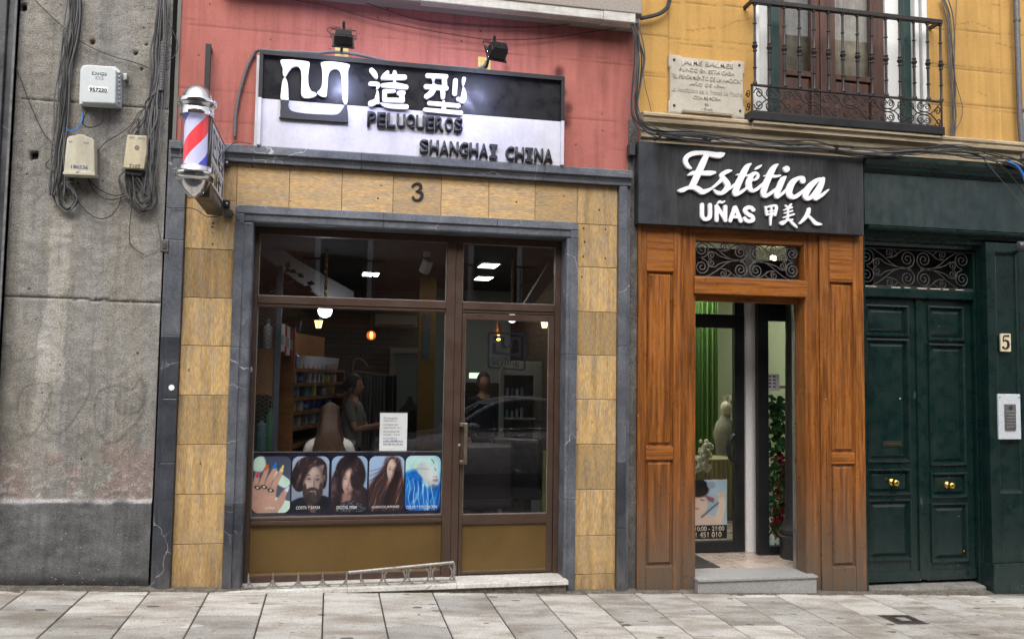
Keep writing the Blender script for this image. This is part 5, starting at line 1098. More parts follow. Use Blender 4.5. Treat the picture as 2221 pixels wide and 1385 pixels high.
def p_sleep(u, v):
    im = blank(u, (.56, .64, .69)); im = im*(.92+.16*fbm(u*3, v*4, 81))[..., None]
    im = lay(im, cap(u, v, [(.1, .95, .16), (.5, .9, .12), (.85, .98, .05)], asp=.75), (.74, .66, .60)); im = lay(im, cap(u, v, [(.8, .35, .06), (.86, .55, .075), (.78, .85, .09)], asp=.75), (.76, .69, .62)); im = lay(im, cap(u, v, [(.78, .38, .045), (.9, .30, .04)], asp=.75), (.72, .62, .55))
    im = lay(im, cap(u, v, [(.30, .82, .022), (.55, .65, .02), (.75, .52, .018)], asp=.75), (.35, .34, .37)); im = lay(im, ell(u, v, .12, .52, .34, .26, 20), (.76, .66, .60)); im = lay(im, ell(u, v, .14, .16, .36, .22, 12), (.10, .09, .10)); im = lay(im, ell(u, v, .56, .12, .12, .08), (.5, .55, .6))
    for k in range(4): im = lay(im, cap(u, v, [(.40+.03*k, .36+.035*k, .013), (.62, .42+.025*k, .012)], asp=.75), (.25 if k % 2 else .66, .12+.3*(k % 2), .12+.3*(k % 2)))
    im = lay(im, cap(u, v, [(.26, .44, .01), (.36, .46, .01)], asp=.75), (.3, .12, .12)); im = lay(im, cap(u, v, [(.12, .63, .015), (.2, .64, .015)], asp=.75), (.6, .33, .32)); return im
po = empty('door_poster', P(1545, 1100, YD-.012), 'poster of a reclining woman on the lower glass of the black framed door', 'poster')
PX0, PX1 = 2.80, PX(1576, 1080, YD); pz_1, pz_0 = PZ(1545, 1039, YD), PZ(1545, 1137, YD)
painted('picture', PX(1498, 1080, YD), PX1, pz_0, pz_1, YD-.008, 70, p_sleep, po)
MB().box(2.81, PX1+.0, YD-.007, YD-.004, PZ(1545, 1167, YD), pz_0-.002).build('hours_strip', M['black_frame'], po)
gold = mat('gilt_print', (.50, .44, .33), .6, var=0)
for s, x0, x1, y0, y1 in (('10:00 - 21:00', 1507, 1570, 1150, 1140), ('1 451 010', 1508, 1564, 1164, 1152.5)): text('lettering', s, PX(x0, y0, YD), PX(x1, y0, YD), PZ(1540, y0, YD), PZ(1540, y1, YD), YD-.0095, .002, gold, po, bold=.012)

# ================================================================ inside the beauty salon
inn = empty('beauty_salon_room', (3.6, 3.5, 0), 'bright pale green room seen behind the glass doors of the wooden portal', 'room')
q = MB(); q.box(2.60, 2.66, 1.1, 6.5, -.1, 3.1); q.box(2.66, 5.5, 6.4, 6.5, -.1, 3.1); q.box(5.5, 5.6, 1.1, 6.5, -.1, 3.1); q.build('wall', M['lime'], inn)
q = MB(); q.box(2.6, 5.6, .2, 6.5, 3.1, 3.2); q.build('ceiling', M['white_wall'], inn)
q = MB(); q.box(2.60, 2.70, .1, 1.1, -.2, 3.1); q.box(4.7, 4.8, .3, 1.2, -.2, 3.1); q.build('lobby_wall', M['white_wall'], inn)
for x, y in ((4.0, 3.0),):
    cl_ = MB().box(x-.4, x+.4, y-.3, y+.3, 3.06, 3.095).build('fill_panel', mat('fill_panel_glow', (.9, .9, .85), .5, emit=(1, .97, .86), estr=14., var=0), inn)  # unseen glowing panel, added to brighten the beauty salon room
tag(MB().ball((PX(1677, 560, 2.0), 2.0, PZ(1677, 560, 2.0)), .035, 12, 8).build('ceiling_spot', mat('warm_spot', (.9, .8, .5), .5, emit=(1, .85, .45), estr=8., var=0), None, True), 'small warm ceiling spot seen through the scroll grille of the wooden portal', 'ceiling lamp')
# green string curtain
cu_ = MB(); Yc = 3.2; cx0, cx1 = PX(1490, 800, Yc), PX(1556, 800, Yc); n = 60; zc0_, zc1_ = PZ(1530, 965, Yc), PZ(1530, 690, Yc)+.5
vs = []; 
for i in range(n+1): x = cx0+(cx1-cx0)*i/n; vs += [(x, Yc+.03*math.sin(i*1.9)+.012*math.sin(i*5.1), zc0_-.5), (x, Yc+.03*math.sin(i*1.9)+.012*math.sin(i*5.1), zc1_)]
cu_.add(vs, [(2*i, 2*i+2, 2*i+3, 2*i+1) for i in range(n)])
tag(cu_.build('string_curtain', mat('green_strings', (.13, .27, .065), .8, var=.4, fine=30, stretch=(20, 20, .4)), None, True), 'leaf green string curtain hanging behind the glass door', 'curtain')
# table with pale skirt and a shop dummy draped in white
Yt = 2.7; tx0, tx1 = PX(1500, 1000, Yt), PX(1598, 1000, Yt); tz = PZ(1560, 995, Yt)
tb = empty('skirted_table', ((tx0+tx1)/2, Yt, 0), 'low table with a pleated beige skirt behind the glass door', 'table')
MB().box(tx0, tx1, Yt, Yt+.5, tz-.03, tz).build('top', mat('cream_cloth', (.42, .40, .24), .9, var=.1), tb, bevel=.006)
vs = []; n = 50
for i in range(n+1): x = tx0+(tx1-tx0)*i/n; o_ = .018*math.sin(i*1.3); vs += [(x, Yt-.01+o_*1.4, -.05), (x, Yt-.004+o_*.3, tz-.031)]
MB().add(vs, [(2*i, 2*i+2, 2*i+3, 2*i+1) for i in range(n)]).build('skirt', mat('beige_skirt', (.40, .36, .20), .9, var=.12), tb, True)
dm = empty('display_bust', P(1578, 930, 2.6), 'white lace draped display bust with a feather headdress behind the glass door', 'display bust')
bq = P(1572, 985, 2.6)
MB().lathe((bq.x, 2.6, bq.z), [(.10, 0), (.11, .12), (.13, .25), (.10, .36), (.05, .42), (.045, .46)], 18).build('torso', mat('lace', (.34, .33, .28), .8, var=.3, fine=70), dm, True)
MB().ball((bq.x+.02, 2.6, bq.z+.53), .075, 14, 9, (.85, 1, 1.1)).build('head', mat('pale_dummy', (.62, .58, .45), .6), dm, True)
q = MB()
for k in range(14): a = R(-30+8*k); q.tube([(bq.x+.02, 2.6, bq.z+.56), (bq.x+.03+.10*math.sin(a), 2.6+.02*math.cos(k), bq.z+.60+.09*math.cos(a))], [.012, .004], 5)
q.build('headdress', mat('feathers', (.72, .70, .55), .9), dm)
MB().tube([tuple(P(1582, 905, 2.6)), tuple(P(1586, 870, 2.6)), tuple(P(1590, 848, 2.6))], .006, 5).build('stem', M['iron'], dm)
vz = P(1528, 1000, 2.45)
q = MB(); rr2 = random.Random(9)
for k in range(46): a, b = rr2.uniform(0, 6.28), rr2.uniform(.02, .15); q.ball((vz.x+b*math.cos(a)*.8, 2.45+b*math.sin(a)*.5, vz.z+rr2.uniform(-.10, .22)), rr2.uniform(.02, .038), 7, 5)
fb_ = q.build('flower_bunch', mat('white_blossom', (.70, .68, .60), .8, var=.3), None, True); tag(fb_, 'bunch of white artificial flowers on the table behind the glass door', 'flowers')
# notice with pictures
nq = empty('notice', P(1678, 830, YR-.01), 'small printed notice stuck inside the narrow side window', 'notice')
nx0, nx1, nz1, nz0 = PX(1665, 830, YR), PX(1691, 830, YR), PZ(1678, 811, YR), PZ(1678, 847, YR)
MB().box(nx0, nx1, YR+.004, YR+.007, nz0, nz1).build('sheet', M['paper'], nq)
q = MB()
for i in range(2):
    for j in range(4): q.box(nx0+.012+.045*i, nx0+.038+.045*i, YR+.0025, YR+.0038, nz1-.03-.032*j, nz1-.014-.032*j)
q.build('pictures', mat('notice_print', (.25, .14, .25), .7, var=.5, fine=60), nq)
# climbing plant with red flowers behind the side window
pl_ = empty('flowering_climber', (PX(1690, 1150, 1.1), 1.1, zS), 'tall artificial climber with dark leaves and crimson flowers in the narrow side window', 'plant')
pr = random.Random(4); lv = MB(); flw = MB(); stx = PX(1690, 1100, 1.1)
def leafquad(mb, c, s, rnd, cup=.3):
    a = rnd.uniform(0, 6.28); t = Vector((math.cos(a), rnd.uniform(-.6, .3), math.sin(a)*.8-.3)).normalized(); nrm = Vector((rnd.uniform(-.6, .6), -1, rnd.uniform(-.2, .8))).normalized(); sd_ = t.cross(nrm).normalized(); n_ = sd_.cross(t)
    c = Vector(c); mb.add([c, c+t*s*.45+sd_*s*.32+n_*s*.08, c+t*s, c+t*s*.45-sd_*s*.32+n_*s*.08, c+t*s*.5-n_*s*cup*.2], [(0, 1, 4), (1, 2, 4), (2, 3, 4), (3, 0, 4)])
for k in range(360):
    z = zS+.1+1.33*pr.random()**.9; w_ = .16 if z < zS+1.0 else .12*max(.3, 1-(z-zS-1.0)/.55)
    leafquad(lv, (stx+pr.uniform(-w_, w_), 1.0+pr.uniform(-.02, .2), z), pr.uniform(.05, .10), pr)
for k in range(120):
    z = zS+.15+.78*pr.random(); c = Vector((stx+.04+pr.uniform(-.12, .10), .98+pr.uniform(0, .12), z))
    for j in range(5): leafquad(flw, c+Vector((pr.uniform(-.015, .015), 0, pr.uniform(-.015, .015))), pr.uniform(.028, .05), pr)
st_p = MB(); [st_p.tube([(stx+dx*.2, 1.1, zS), (stx+dx, 1.12, zS+.6), (stx-dx*.5, 1.1, zS+1.2+dx)], .008, 6) for dx in (-.06, .03, .07)]
st_p.build('stem', mat('plant_stem', (.06, .07, .02), .8), pl_); lv.build('leaves', mat('climber_leaf', (.025, .11, .022), .5, col2=(.05, .19, .05), scale=9, var=.35, fine=25), pl_); flw.build('flowers', mat('crimson_petal', (.30, .012, .030), .6, col2=(.16, .006, .016), scale=12, var=.3, fine=40), pl_)
MB().box(stx-.16, stx+.16, 1.0, 1.3, zS-.004, zS+.1).build('planter', mat('planter', (.2, .09, .05), .8), pl_)
pf_ = MB(); fx_ = PX(1681, 1165, .86)
for k, (dx, h_) in enumerate(((-.10, .16), (-.035, .16), (.03, .12))): pf_.prism([(fx_+dx-.022, zS+.03), (fx_+dx+.022, zS+.03), (fx_+dx+.022, zS+h_-.01), (fx_+dx+.012, zS+h_+.006), (fx_+dx, zS+h_+.012), (fx_+dx-.012, zS+h_+.006), (fx_+dx-.022, zS+h_-.01)], .845, .857)
pf_.box(fx_-.13, fx_+.06, .8575, .865, zS+.09, zS+.112); tag(pf_.build('picket_fence', mat('mint_white', (.55, .68, .62), .6)), 'tiny white picket fence at the foot of the flowering climber', 'ornament')
sh = MB(); sh.box(PX(1700, 835, 1.5), PX(1730, 835, 1.5)+.3, 1.4, 1.6, PZ(1700, 842, 1.5), PZ(1700, 836, 1.5)); tag(sh.build('wall_shelf', M['wood_in']), 'small brown shelf on the green wall behind the side window', 'shelf')

# ================================================================ green doorway
gd = empty('green_portal', (5.4, 0, 0), 'dark green painted wooden house portal with double doors, right of the black sign', 'doorway')
G = M['green']; gx0_ = XW1+.004
zf1, zf0 = PZ(1880, 352, -.09), PZ(1880, 372, -.09)
MB().profx([(.05, PZ(1880, 374, -.05)), (-.05, PZ(1880, 374, -.05)), (-.055, zf0+.02), (-.085, zf0+.035), (-.09, zf0+.07), (-.13, zf0+.10), (-.13, zf0+.135), (.05, zf0+.15)], PX(1876, 360, -.1), 9).build('cornice', G, gd, bevel=.003)
zfa, zfb = PZ(1880, 374, -.05), PZ(1880, 486, -.05)
MB().box(PX(1876, 420, -.05), 9, -.045, .05, zfb, zfa-.001).build('fascia_board', M['green_fascia'], gd, bevel=.003)
zga, zgb = PZ(1990, 541, .1), PZ(1990, 625, .1)
MB().profx([(.1, zga+.015), (.075, zga+.015), (.06, zga+.04), (.03, zga+.055), (.028, zga+.085), (-.01, zga+.10), (-.02, zga+.14), (-.06, zfb-.035), (-.065, zfb-.012), (-.03, zfb-.001), (.1, zfb-.001)], PX(1876, 520, 0), 9).build('architrave', G, gd, bevel=.003)
jx = PX(2115, 800, .1); px_ = PX(2146, 900, -.03)
MB().box(gx0_, gx0_+.02, .0, .3, -.35, zga+.2).build('jamb', G, gd)
q = MB()
for k, (a, b) in enumerate(((0, .10), (.022, .075), (.045, .05), (.07, .02))): 
    xa = jx+a; xb = jx+(.0215 if k == 0 else 0)+(a if k else 0)+(.0 if k == 0 else .0235); q.box(xa+.0005, min(xb, px_), b, .3, -.35, zga+.014)
q.box(jx+.093, px_, -.0, .3, -.35, zga+.014); q.build('jamb', G, gd, bevel=.004)
# pilaster with sunk panel
a0, a1 = PX(2166, 900, -.03), PX(2216, 900, -.03)
zp_a, zp_b, zp_c = PZ(2190, 548, -.03), PZ(2190, 850, -.03), PZ(2190, 1068, -.03); zplinth = PZ(2190, 1222, -.06)
q = MB(); q.box(px_+.001, a0, -.03, .1, zplinth, zga+.075); q.box(a1, 9, -.03, .1, zplinth, zga+.075); q.box(a0+.0005, a1-.0005, -.029, .1, zp_a, zga+.075); q.box(a0+.0005, a1-.0005, -.029, .1, zplinth, zp_c)
q.build('pilaster', G, gd, bevel=.004)
MB().rings([(a0, a1, zp_c, zp_a, -.024), (a0+.012, a1-.012, zp_c+.012, zp_a-.012, -.008), (a0+.03, a1-.03, zp_c+.03, zp_a-.03, -.004)]).build('sunk_panel', G, gd)
MB().box(px_-.01, 9, -.055, .1, -.4, zplinth).build('plinth', G, gd, bevel=.006)
# grille, door leaves
grille(gx0_+.025, jx-.004, zgb+.012, zga-.006, .115, mat('dark_grille_iron', (.06, .058, .056), .5, metal=.4, var=.25), gd, .0052)
MB().box(gx0_, jx+.4, .3, .32, zgb-.05, zga+.4).build('dark_glass', mat('dark_pane', (.006, .006, .007), .5, var=0), gd)
zr1, zr0 = zgb, PZ(1990, 648, .1)
MB().profx([(.3, zr0), (.12, zr0), (.09, zr0+.01), (.085, zr1-.012), (.095, zr1), (.3, zr1)], gx0_+.021, jx-.001).build('transom_rail', G, gd, bevel=.003)
for x in np.arange(gx0_+.08, jx-.1, .13):
    if RN.rand() < .7: MB().box(x, x+RN.uniform(.03, .12), .0835, .0945, zr1-.004-RN.rand()*.004, zr1+.002).build('paint_chip', M['chip'], gd)
YG_ = .14; zdt, zdb = zr0-.004, PZ(2000, 1258, YG_)
xmL, xmR = PX(1990, 900, YG_), PX(1999, 900, YG_)
def gleaf(x0, x1, knobx, knoby):
    sw_ = (x1-x0)*.155; p0, p1 = x0+sw_, x1-sw_
    ys_ = [(664, 727, 2), (737, 999, 2), (1018, 1070, 2), (1084, 1212, 2)] if x0 < xmL else [(667, 737, 2), (748, 1006, 2), (1026, 1076, 2), (1092, 1216, 2)]
    cxp = 1935 if x0 < xmL else 2058
    zs_ = [(PZ(cxp, b, YG_), PZ(cxp, a, YG_)) for a, b, _ in ys_]
    q = MB(); q.box(x0, p0, YG_, YG_+.05, zdb, zdt); q.box(p1, x1, YG_, YG_+.05, zdb, zdt); ed = [zdt]+[z for a, b in zs_ for z in (b, a)]+[zdb]
    for a, b in zip(ed[::2], ed[1::2]): q.box(p0+.0005, p1-.0005, YG_+.001, YG_+.05, b, a)
    o = q.build('door_leaf', G, gd, bevel=.004)
    for z0, z1 in zs_:
        i2 = .045 if z1-z0 > .25 else .034
        MB().rings([(p0-.012, p1+.012, z0-.012, z1+.012, YG_+.0), (p0-.010, p1+.010, z0-.010, z1+.010, YG_-.016), (p0+.004, p1-.004, z0+.004, z1-.004, YG_-.02), (p0+.012, p1-.012, z0+.012, z1-.012, YG_-.006), (p0+.02, p1-.02, z0+.02, z1-.02, YG_+.014), (p0+.026, p1-.026, z0+.026, z1-.026, YG_+.014), (p0+i2+.012, p1-i2-.012, z0+i2+.012, z1-i2-.012, YG_-.004), (p0+i2+.014, p1-i2-.014, z0+i2+.014, z1-i2-.014, YG_-.004)]).build('raised_panel', G, o)
    MB().rings([(x0+.012, x1-.006, zdb, zdb+.09, YG_-.001), (x0+.012, x1-.006, zdb+.004, zdb+.086, YG_-.018)]).build('kick_board', G, o)
    kq = P(knobx, knoby, YG_-.05); MB().lathe((kq.x, YG_-.004, kq.z), [(.034, 0), (.034, .008), (.028, .016), (.016, .022), (.014, .034), (.026, .042), (.031, .056), (.030, .070), (.022, .080), (.008, .084)], 22, 'y').build('knob', M['brass'], o, True, ang=60)
    return o
oL = gleaf(gx0_+.024, xmL-.001, 1941, 1046); oR = gleaf(xmR+.001, jx-.004, 2062, 1052)
MB().profx([(YG_+.05, zdb+.01), (YG_-.02, zdb+.01), (YG_-.02, zdt), (YG_+.05, zdt)], xmL-.012, xmR+.016).build('meeting_rail', G, gd, bevel=.006)
ml = P(1936, 962, YG_-.01); q = MB(); q.box(ml.x-.095, ml.x+.095, YG_-.012, YG_+.0, ml.z-.024, ml.z+.024); q.build('letter_slot', mat('aged_bronze', (.05, .045, .035), .4, metal=.6, var=.3), oL, bevel=.003); MB().box(ml.x-.07, ml.x+.07, YG_-.0165, YG_-.0125, ml.z-.012, ml.z+.010).build('flap', mat('bronze_flap', (.085, .075, .05), .35, metal=.7, var=.3), oL, bevel=.002)
kq = P(2092, 1193, YG_-.01); MB().lathe((kq.x, YG_-.002, kq.z), [(.014, 0), (.014, .006), (.006, .010)], 12, 'y').build('lock', M['brass'], oR, True)
tag(MB().hexa([(gx0_+.03, .0, -.4), (jx+.02, .0, -.4), (jx+.02, .3, -.4), (gx0_+.03, .3, -.4)], [(gx0_+.05, .01, zdb-.03), (jx-.0, .01, zdb-.035), (jx, .3, zdb-.012), (gx0_+.04, .3, zdb-.012)]).build('door_step', M['step_stone'], None, bevel=.02), 'low worn grey stone step under the green double doors', 'step')
MB().box(gx0_, jx+.1, .31, .4, -.4, zdt).build('dark_backing', M['black_frame'], gd)
# number 5, intercom, camera at the edge
nb = empty('number_plate', P(2181, 742, -.04), 'square cream house number plate with a black 5', 'house number')
na0, na1, nz0_, nz1_ = PX(2170.5, 742, -.04), PX(2192.5, 742, -.04), PZ(2181, 762, -.04), PZ(2181, 723, -.04)
MB().box(na0, na1, -.042, -.0255, nz0_, nz1_).build('plate', mat('cream_plate', (.60, .52, .36), .5, var=.15), nb, bevel=.003)
lp = shape_loops([[(2177, 728, 1.2), (2187, 728, 2.0)], [(2177, 728, 1.0), (2176, 739, 1.0), (2182, 737.5, 1.6), (2187, 743, 2.5), (2186, 752, 2.5), (2180, 756, 1.5), (2175.5, 752.5, 2.2)]], h=.3)
solid('numeral', [thin_loop(l, .05) for l in lp], lambda x, y: (PX(x, y, -.043), PZ(x, y, -.043)), .003, M['black_metal'], nb, .0004, -.0455)
ic = empty('intercom', P(2188, 902, -.04), 'white metal intercom panel with a column of grey buttons beside the green doors', 'intercom')
ia, ib, ic0, ic1 = PX(2165, 900, -.04), PX(2213, 900, -.04), PZ(2188, 952, -.04), PZ(2188, 854, -.04)
MB().box(ia, ib, -.046, -.005, ic0, ic1).build('plate', mat('dirty_white_plate', (.50, .54, .58), .45, var=.12), ic, bevel=.004)
ca, cb_, cc0, cc1 = PX(2179, 900, -.05), PX(2202.5, 900, -.05), PZ(2190, 932, -.05), PZ(2190, 876, -.05)
MB().box(ca, cb_, -.058, -.0455, cc0, cc1).build('button_unit', mat('grey_unit', (.15, .15, .15), .45, var=.15, metal=.4), ic, bevel=.003)
hh_ = (cc1-cc0)
for k in range(6): z = cc0+.018+k*hh_*.118; MB().box(ca+.012, cb_-.012, -.062, -.0575, z, z+hh_*.075).build('button', M['steel'], ic, bevel=.002)
MB().lathe(((ca+cb_)/2, -.058, cc1-.032), [(.020, 0), (.018, .003)], 14, 'y').build('speaker', M['plastic_d'], ic)
q = MB(); q.box(ia+.006, ia+.024, -.0475, -.0465, ic1-.035, ic1-.024); q.box(ib-.024, ib-.006, -.0475, -.0465, ic1-.037, ic1-.024); q.build('label', M['ink_gray'], ic)
se = empty('wall_lamp', P(2215, 533, -.28), 'rounded dark grey wall lamp poking in at the right edge', 'lamp')
c = P(2206, 534, -.28); MB().lathe(c, [(.01, -.0), (.036, .006), (.045, .02), (.045, .28), (.03, .3)], 18, 'x').build('housing', mat('dark_grey_plastic', (.05, .052, .06), .4, var=.1), se, True)
MB().tube([(c.x+.2, -.28, c.z), (c.x+.2, -.02, c.z)], .014, 8).build('arm', M['black_metal'], se)
# stone strip between salon portal and wooden portal
cs = MB(); cs.box(xq2+.001, XW0-.001, .02, .1, -.3, zcor-.05); tag(cs.build('party_wall_strip', mat('dirty_joint', (.07, .065, .06), .95, col2=(.13, .12, .11), scale=9, var=.35, bump=.8, bscale=50)), 'narrow dirty stone strip between the marble surround and the wooden portal', 'wall strip')
# ================================================================ cables and boxes on the grey wall
def bundle(name, pts, n, spread, r, label, mt, Y0, cat='cables', seedb=1, wob=1., smoothn=5, group=None):
    rb = random.Random(seedb); base = [P(x, y, Y0) for x, y in pts]; q = MB()
    for k in range(n):
        ph = rb.uniform(0, 6.28); off = rb.gauss(0, .55); dy = rb.uniform(-.02, .0); rr_ = r*rb.uniform(.65, 1.25); pp = []
        for i, b in enumerate(base):
            t = (base[min(i+1, len(base)-1)]-base[max(i-1, 0)]).normalized(); nrm = Vector((-t.z, 0, t.x))
            o = spread*(off+wob*rb.gauss(0, .22)+.25*math.sin(ph+i*.9)); pp.append(tuple(b+nrm*o+Vector((0, dy-abs(rb.gauss(0, .006)), 0))))
        q.mi = k % len(mt); q.tube([tuple(a) for a in smooth(pp, smoothn)], rr_, 6)
    return tag(q.build(name, mt, None, True), label, cat, group)
mts = [M['cable'], M['cable_gray'], M['cable'], M['cable_lead']]
bundle('cable_bundle', [(160, -12), (157, 40), (151, 90), (146, 150), (140, 210), (134, 270), (127, 330), (123, 390), (122, 425)], 20, .040, .0058, 'thick bundle of black cables down the grey wall beside the white boxes', mts, 0, seedb=2)
bundle('cable_loop', [(122, 395), (120, 425), (130, 448), (148, 457), (163, 448), (168, 430), (160, 410), (146, 398), (160, 395)], 8, .025, .005, 'knot of looped black cable ends above the pale streak', mts, 0, seedb=5, wob=1.3)
bundle('cable_bundle', [(352, -12), (350, 50), (346, 110), (343, 160), (338, 215), (333, 260), (328, 320), (322, 380), (318, 425)], 26, .044, .0058, 'thickest bundle of cables hanging at the edge of the grey building', mts, -.01, seedb=3)
bundle('cable_loop', [(322, 360), (330, 400), (325, 436), (310, 450), (294, 440), (284, 415), (275, 385), (288, 372), (305, 390), (318, 420)], 10, .045, .005, 'tangle of looped cables below the narrow beige box', mts, -.01, seedb=6, wob=1.6)
bundle('cable_bundle', [(310, 260), (303, 300), (292, 292), (305, 255), (318, 225), (330, 200)], 4, .05, .004, 'loose cables fanning out over the narrow beige box', mts, -.02, seedb=8, wob=1.5)
cg = MB(); cg.tube([tuple(a) for a in smooth([tuple(P(x, y, -.02)) for x, y in ((354, 92), (353, 130), (351, 165), (349, 198))], 12)], [.022+.0022*(i % 2) for i in range(37)], 10)
tag(cg.build('corrugated_sheath', M['cable_gray'], None), 'grey corrugated sheath hanging in front of the thickest cable bundle', 'sheath')
def wire(pts, label, r=.0036, m=M['cable'], Y=.0, name='cable', n=6): return tag(MB().tube([tuple(a) for a in smooth([tuple(P(x, y, Y)) for x, y in pts], n)], r, 6).build(name, m, None, True), label, 'cable')
wire([(-4, 20), (3, 55), (22, 115), (48, 180), (65, 225), (90, 280), (112, 310), (132, 330), (142, 350), (150, 390), (165, 430), (190, 460), (215, 474), (240, 468), (258, 445), (263, 425)], 'long thin cable sagging from the far left edge under the boxes')
wire([(70, -6), (100, 25), (135, 57), (160, 80), (200, 104), (250, 124), (300, 138), (336, 154)], 'single cable slanting across the grey wall above the grey white box')
wire([(345, 10), (352, 34), (372, 62), (384, 92), (383, 112), (370, 130), (352, 135), (338, 136)], 'thin cable making an open loop over the edge of the pink wall', .0038)
wire([(190, 385), (200, 398), (225, 416), (255, 424), (285, 412), (305, 400)], 'cable slung between the two beige boxes, upper of two', .004); wire([(192, 392), (205, 415), (225, 430), (250, 432), (275, 424), (300, 418)], 'cable slung between the two beige boxes, lower of two', .004)
wire([(200, 375), (205, 345), (225, 312), (260, 290), (285, 270), (298, 248)], 'thin cable rising from the wide beige box to the right bundle', .0032)
wire([(285, 400), (286, 440), (281, 500), (283, 530), (300, 545), (312, 552)], 'thin cable trailing down the concrete below the tangled loops', .003)
wire([(125, 345), (138, 322), (100, 355), (112, 370), (128, 385), (135, 400)], 'kinked cable beside the left bundle at the height of the wide beige box', .0035)
wire([(312, 558), (325, 553), (340, 545), (350, 530), (345, 500), (338, 470)], 'thin flex running to the small grey switch', .0025, M['cable_gray'])
wire([(180, 242), (179, 258), (175, 268), (165, 282), (150, 284), (143, 278)], 'blue cable under the grey white box', .005, M['blue_cable'], -.06)
wire([(188, 242), (182, 256), (180, 268), (190, 276), (208, 274), (222, 264), (226, 240)], 'black cable looping under the grey white box', .0045, M['cable'], -.05)
def boxy(name, poly, y0, y1, m_, par, bev=.008): return MB().prism([(PX(x, y, y0), PZ(x, y, y0)) for x, y in poly], y0, y1).build(name, m_, par, bevel=bev)
b1 = empty('junction_box', P(215, 225, -.1), 'large grey white junction box marked 957230 on the grey wall', 'junction box', 'boxes on the grey wall')
boxy('cover', [(176, 222), (180, 146), (188, 140), (243, 144), (252, 152), (250, 225)], -.13, -.035, M['plastic_w'], b1, .008)
boxy('back_tray', [(171, 226), (174, 150), (180, 141), (250, 144), (262, 156), (260, 232)], -.034, .028, M['plastic_w'], b1, .006)
q = MB()
for k in range(8): c = P(259, 158+k*9, -.02); q.box(c.x-.006, c.x+.012, -.055, -.02, c.z-.012, c.z+.004)
q.build('clip', M['plastic_w'], b1, bevel=.002)
def lab(par, s, x0, x1, yt, yb_, Y, m_, bold=.0, nm='lettering'): A, B, T_ = P(x0, yb_, Y), P(x1, yb_, Y), P(x0, yt, Y); text(nm, s, A.x, B.x, A.z, T_.z, Y-.0015, .001, m_, par, bold=bold)
lab(b1, 'DIGI', 199, 231, 155, 162, -.13, M['ink_gray'], .03); lab(b1, '233', 206, 224, 165, 172, -.13, M['ink_gray'])
MB().box(PX(192, 194, -.13), PX(234, 194, -.13), -.132, -.1301, PZ(213, 199, -.13), PZ(213, 188, -.13)).build('sticker', M['paper'], b1); lab(b1, '957230', 194, 232, 189.5, 197.5, -.1325, M['ink'], .02)
b2 = empty('junction_box', P(172, 375, -.1), 'wide beige junction box numbered 186536 hanging over black cable ends', 'junction box', 'boxes on the grey wall')
boxy('cover', [(138, 374), (141, 335), (145, 300), (150, 295), (164, 294), (166, 291), (184, 292), (186, 296), (199, 299), (204, 305), (205, 340), (205, 376)], -.115, -.03, M['plastic_c'], b2, .007)
boxy('rim', [(136, 378), (137, 371), (206, 373), (206, 381)], -.12, -.025, M['plastic_c'], b2, .004); boxy('back_plate', [(140, 376), (145, 303), (203, 306), (205, 378)], -.0295, .028, mat('brownish_plastic', (.28, .25, .18), .6), b2)
lab(b2, '186536', 154, 191, 357, 365, -.115, mat('blue_print', (.08, .10, .26), .7, var=0), .015); q = MB(); q.box(PX(149, 307, -.116), PX(157, 307, -.116), -.1165, -.1152, PZ(150, 309, -.116), PZ(150, 305.5, -.116)); q.box(PX(181, 308, -.116), PX(193, 308, -.116), -.1165, -.1152, PZ(185, 312, -.116), PZ(185, 308, -.116)); q.build('print', M['ink_gray'], b2)
MB().lathe(P(167, 371, -.121), [(.011, 0), (.009, .004)], 12, 'y').build('screw', M['plastic_c'], b2)
b3 = empty('junction_box', P(292, 365, -.1), 'narrow open bottomed beige box numbered 7102 partly behind cables', 'junction box', 'boxes on the grey wall')
boxy('cover', [(267, 364), (272, 320), (276, 292), (318, 294), (318, 330), (312, 367)], -.085, -.02, mat('tan_plastic', (.47, .41, .28), .55, col2=(.36, .31, .20), scale=6, streak=.2), b3, .006); boxy('inner', [(270, 378), (271, 362), (311, 365), (308, 382)], -.05, .025, M['plastic_d'], b3)
lab(b3, '7102', 280, 304, 356, 364.5, -.085, mat('black_print', (.05, .045, .05), .7, var=0), .01); MB().lathe(P(297, 320, -.086), [(.017, 0), (.015, .003)], 14, 'y').build('screw', M['step_stone'], b3); q = MB(); q.box(PX(281, 298, -.086), PX(291, 298, -.086), -.0865, -.0852, PZ(286, 300, -.086), PZ(286, 296.5, -.086)); q.box(PX(299, 299, -.086), PX(314, 299, -.086), -.0865, -.0852, PZ(306, 302, -.086), PZ(306, 298, -.086)); q.build('print', M['ink_gray'], b3)
b4 = empty('wall_switch', P(355, 532, 0), 'small weathered grey switch on the strip beside the marble', 'switch')
boxy('case', [(346, 545), (347, 519), (366, 520), (366, 547)], -.03, .02, M['iron_gray'], b4, .005); boxy('rocker', [(352, 538), (352, 526), (361, 526.5), (361, 539)], -.036, -.0301, mat('rocker', (.05, .05, .05), .5), b4, .002)
q = empty('wall_clip', P(271, 166, 0), 'small bent steel bracket right of the grey white box', 'bracket'); boxy('clip', [(267, 175), (267, 160), (275, 159), (275, 172)], -.03, .026, M['steel'], q, .003)
tag(MB().lathe(P(372, 840, -.046), [(.021, 0), (.020, .001)], 18, 'y').build('sticker', M['paper']), 'round white sticker on the dark marble left of the travertine', 'sticker')
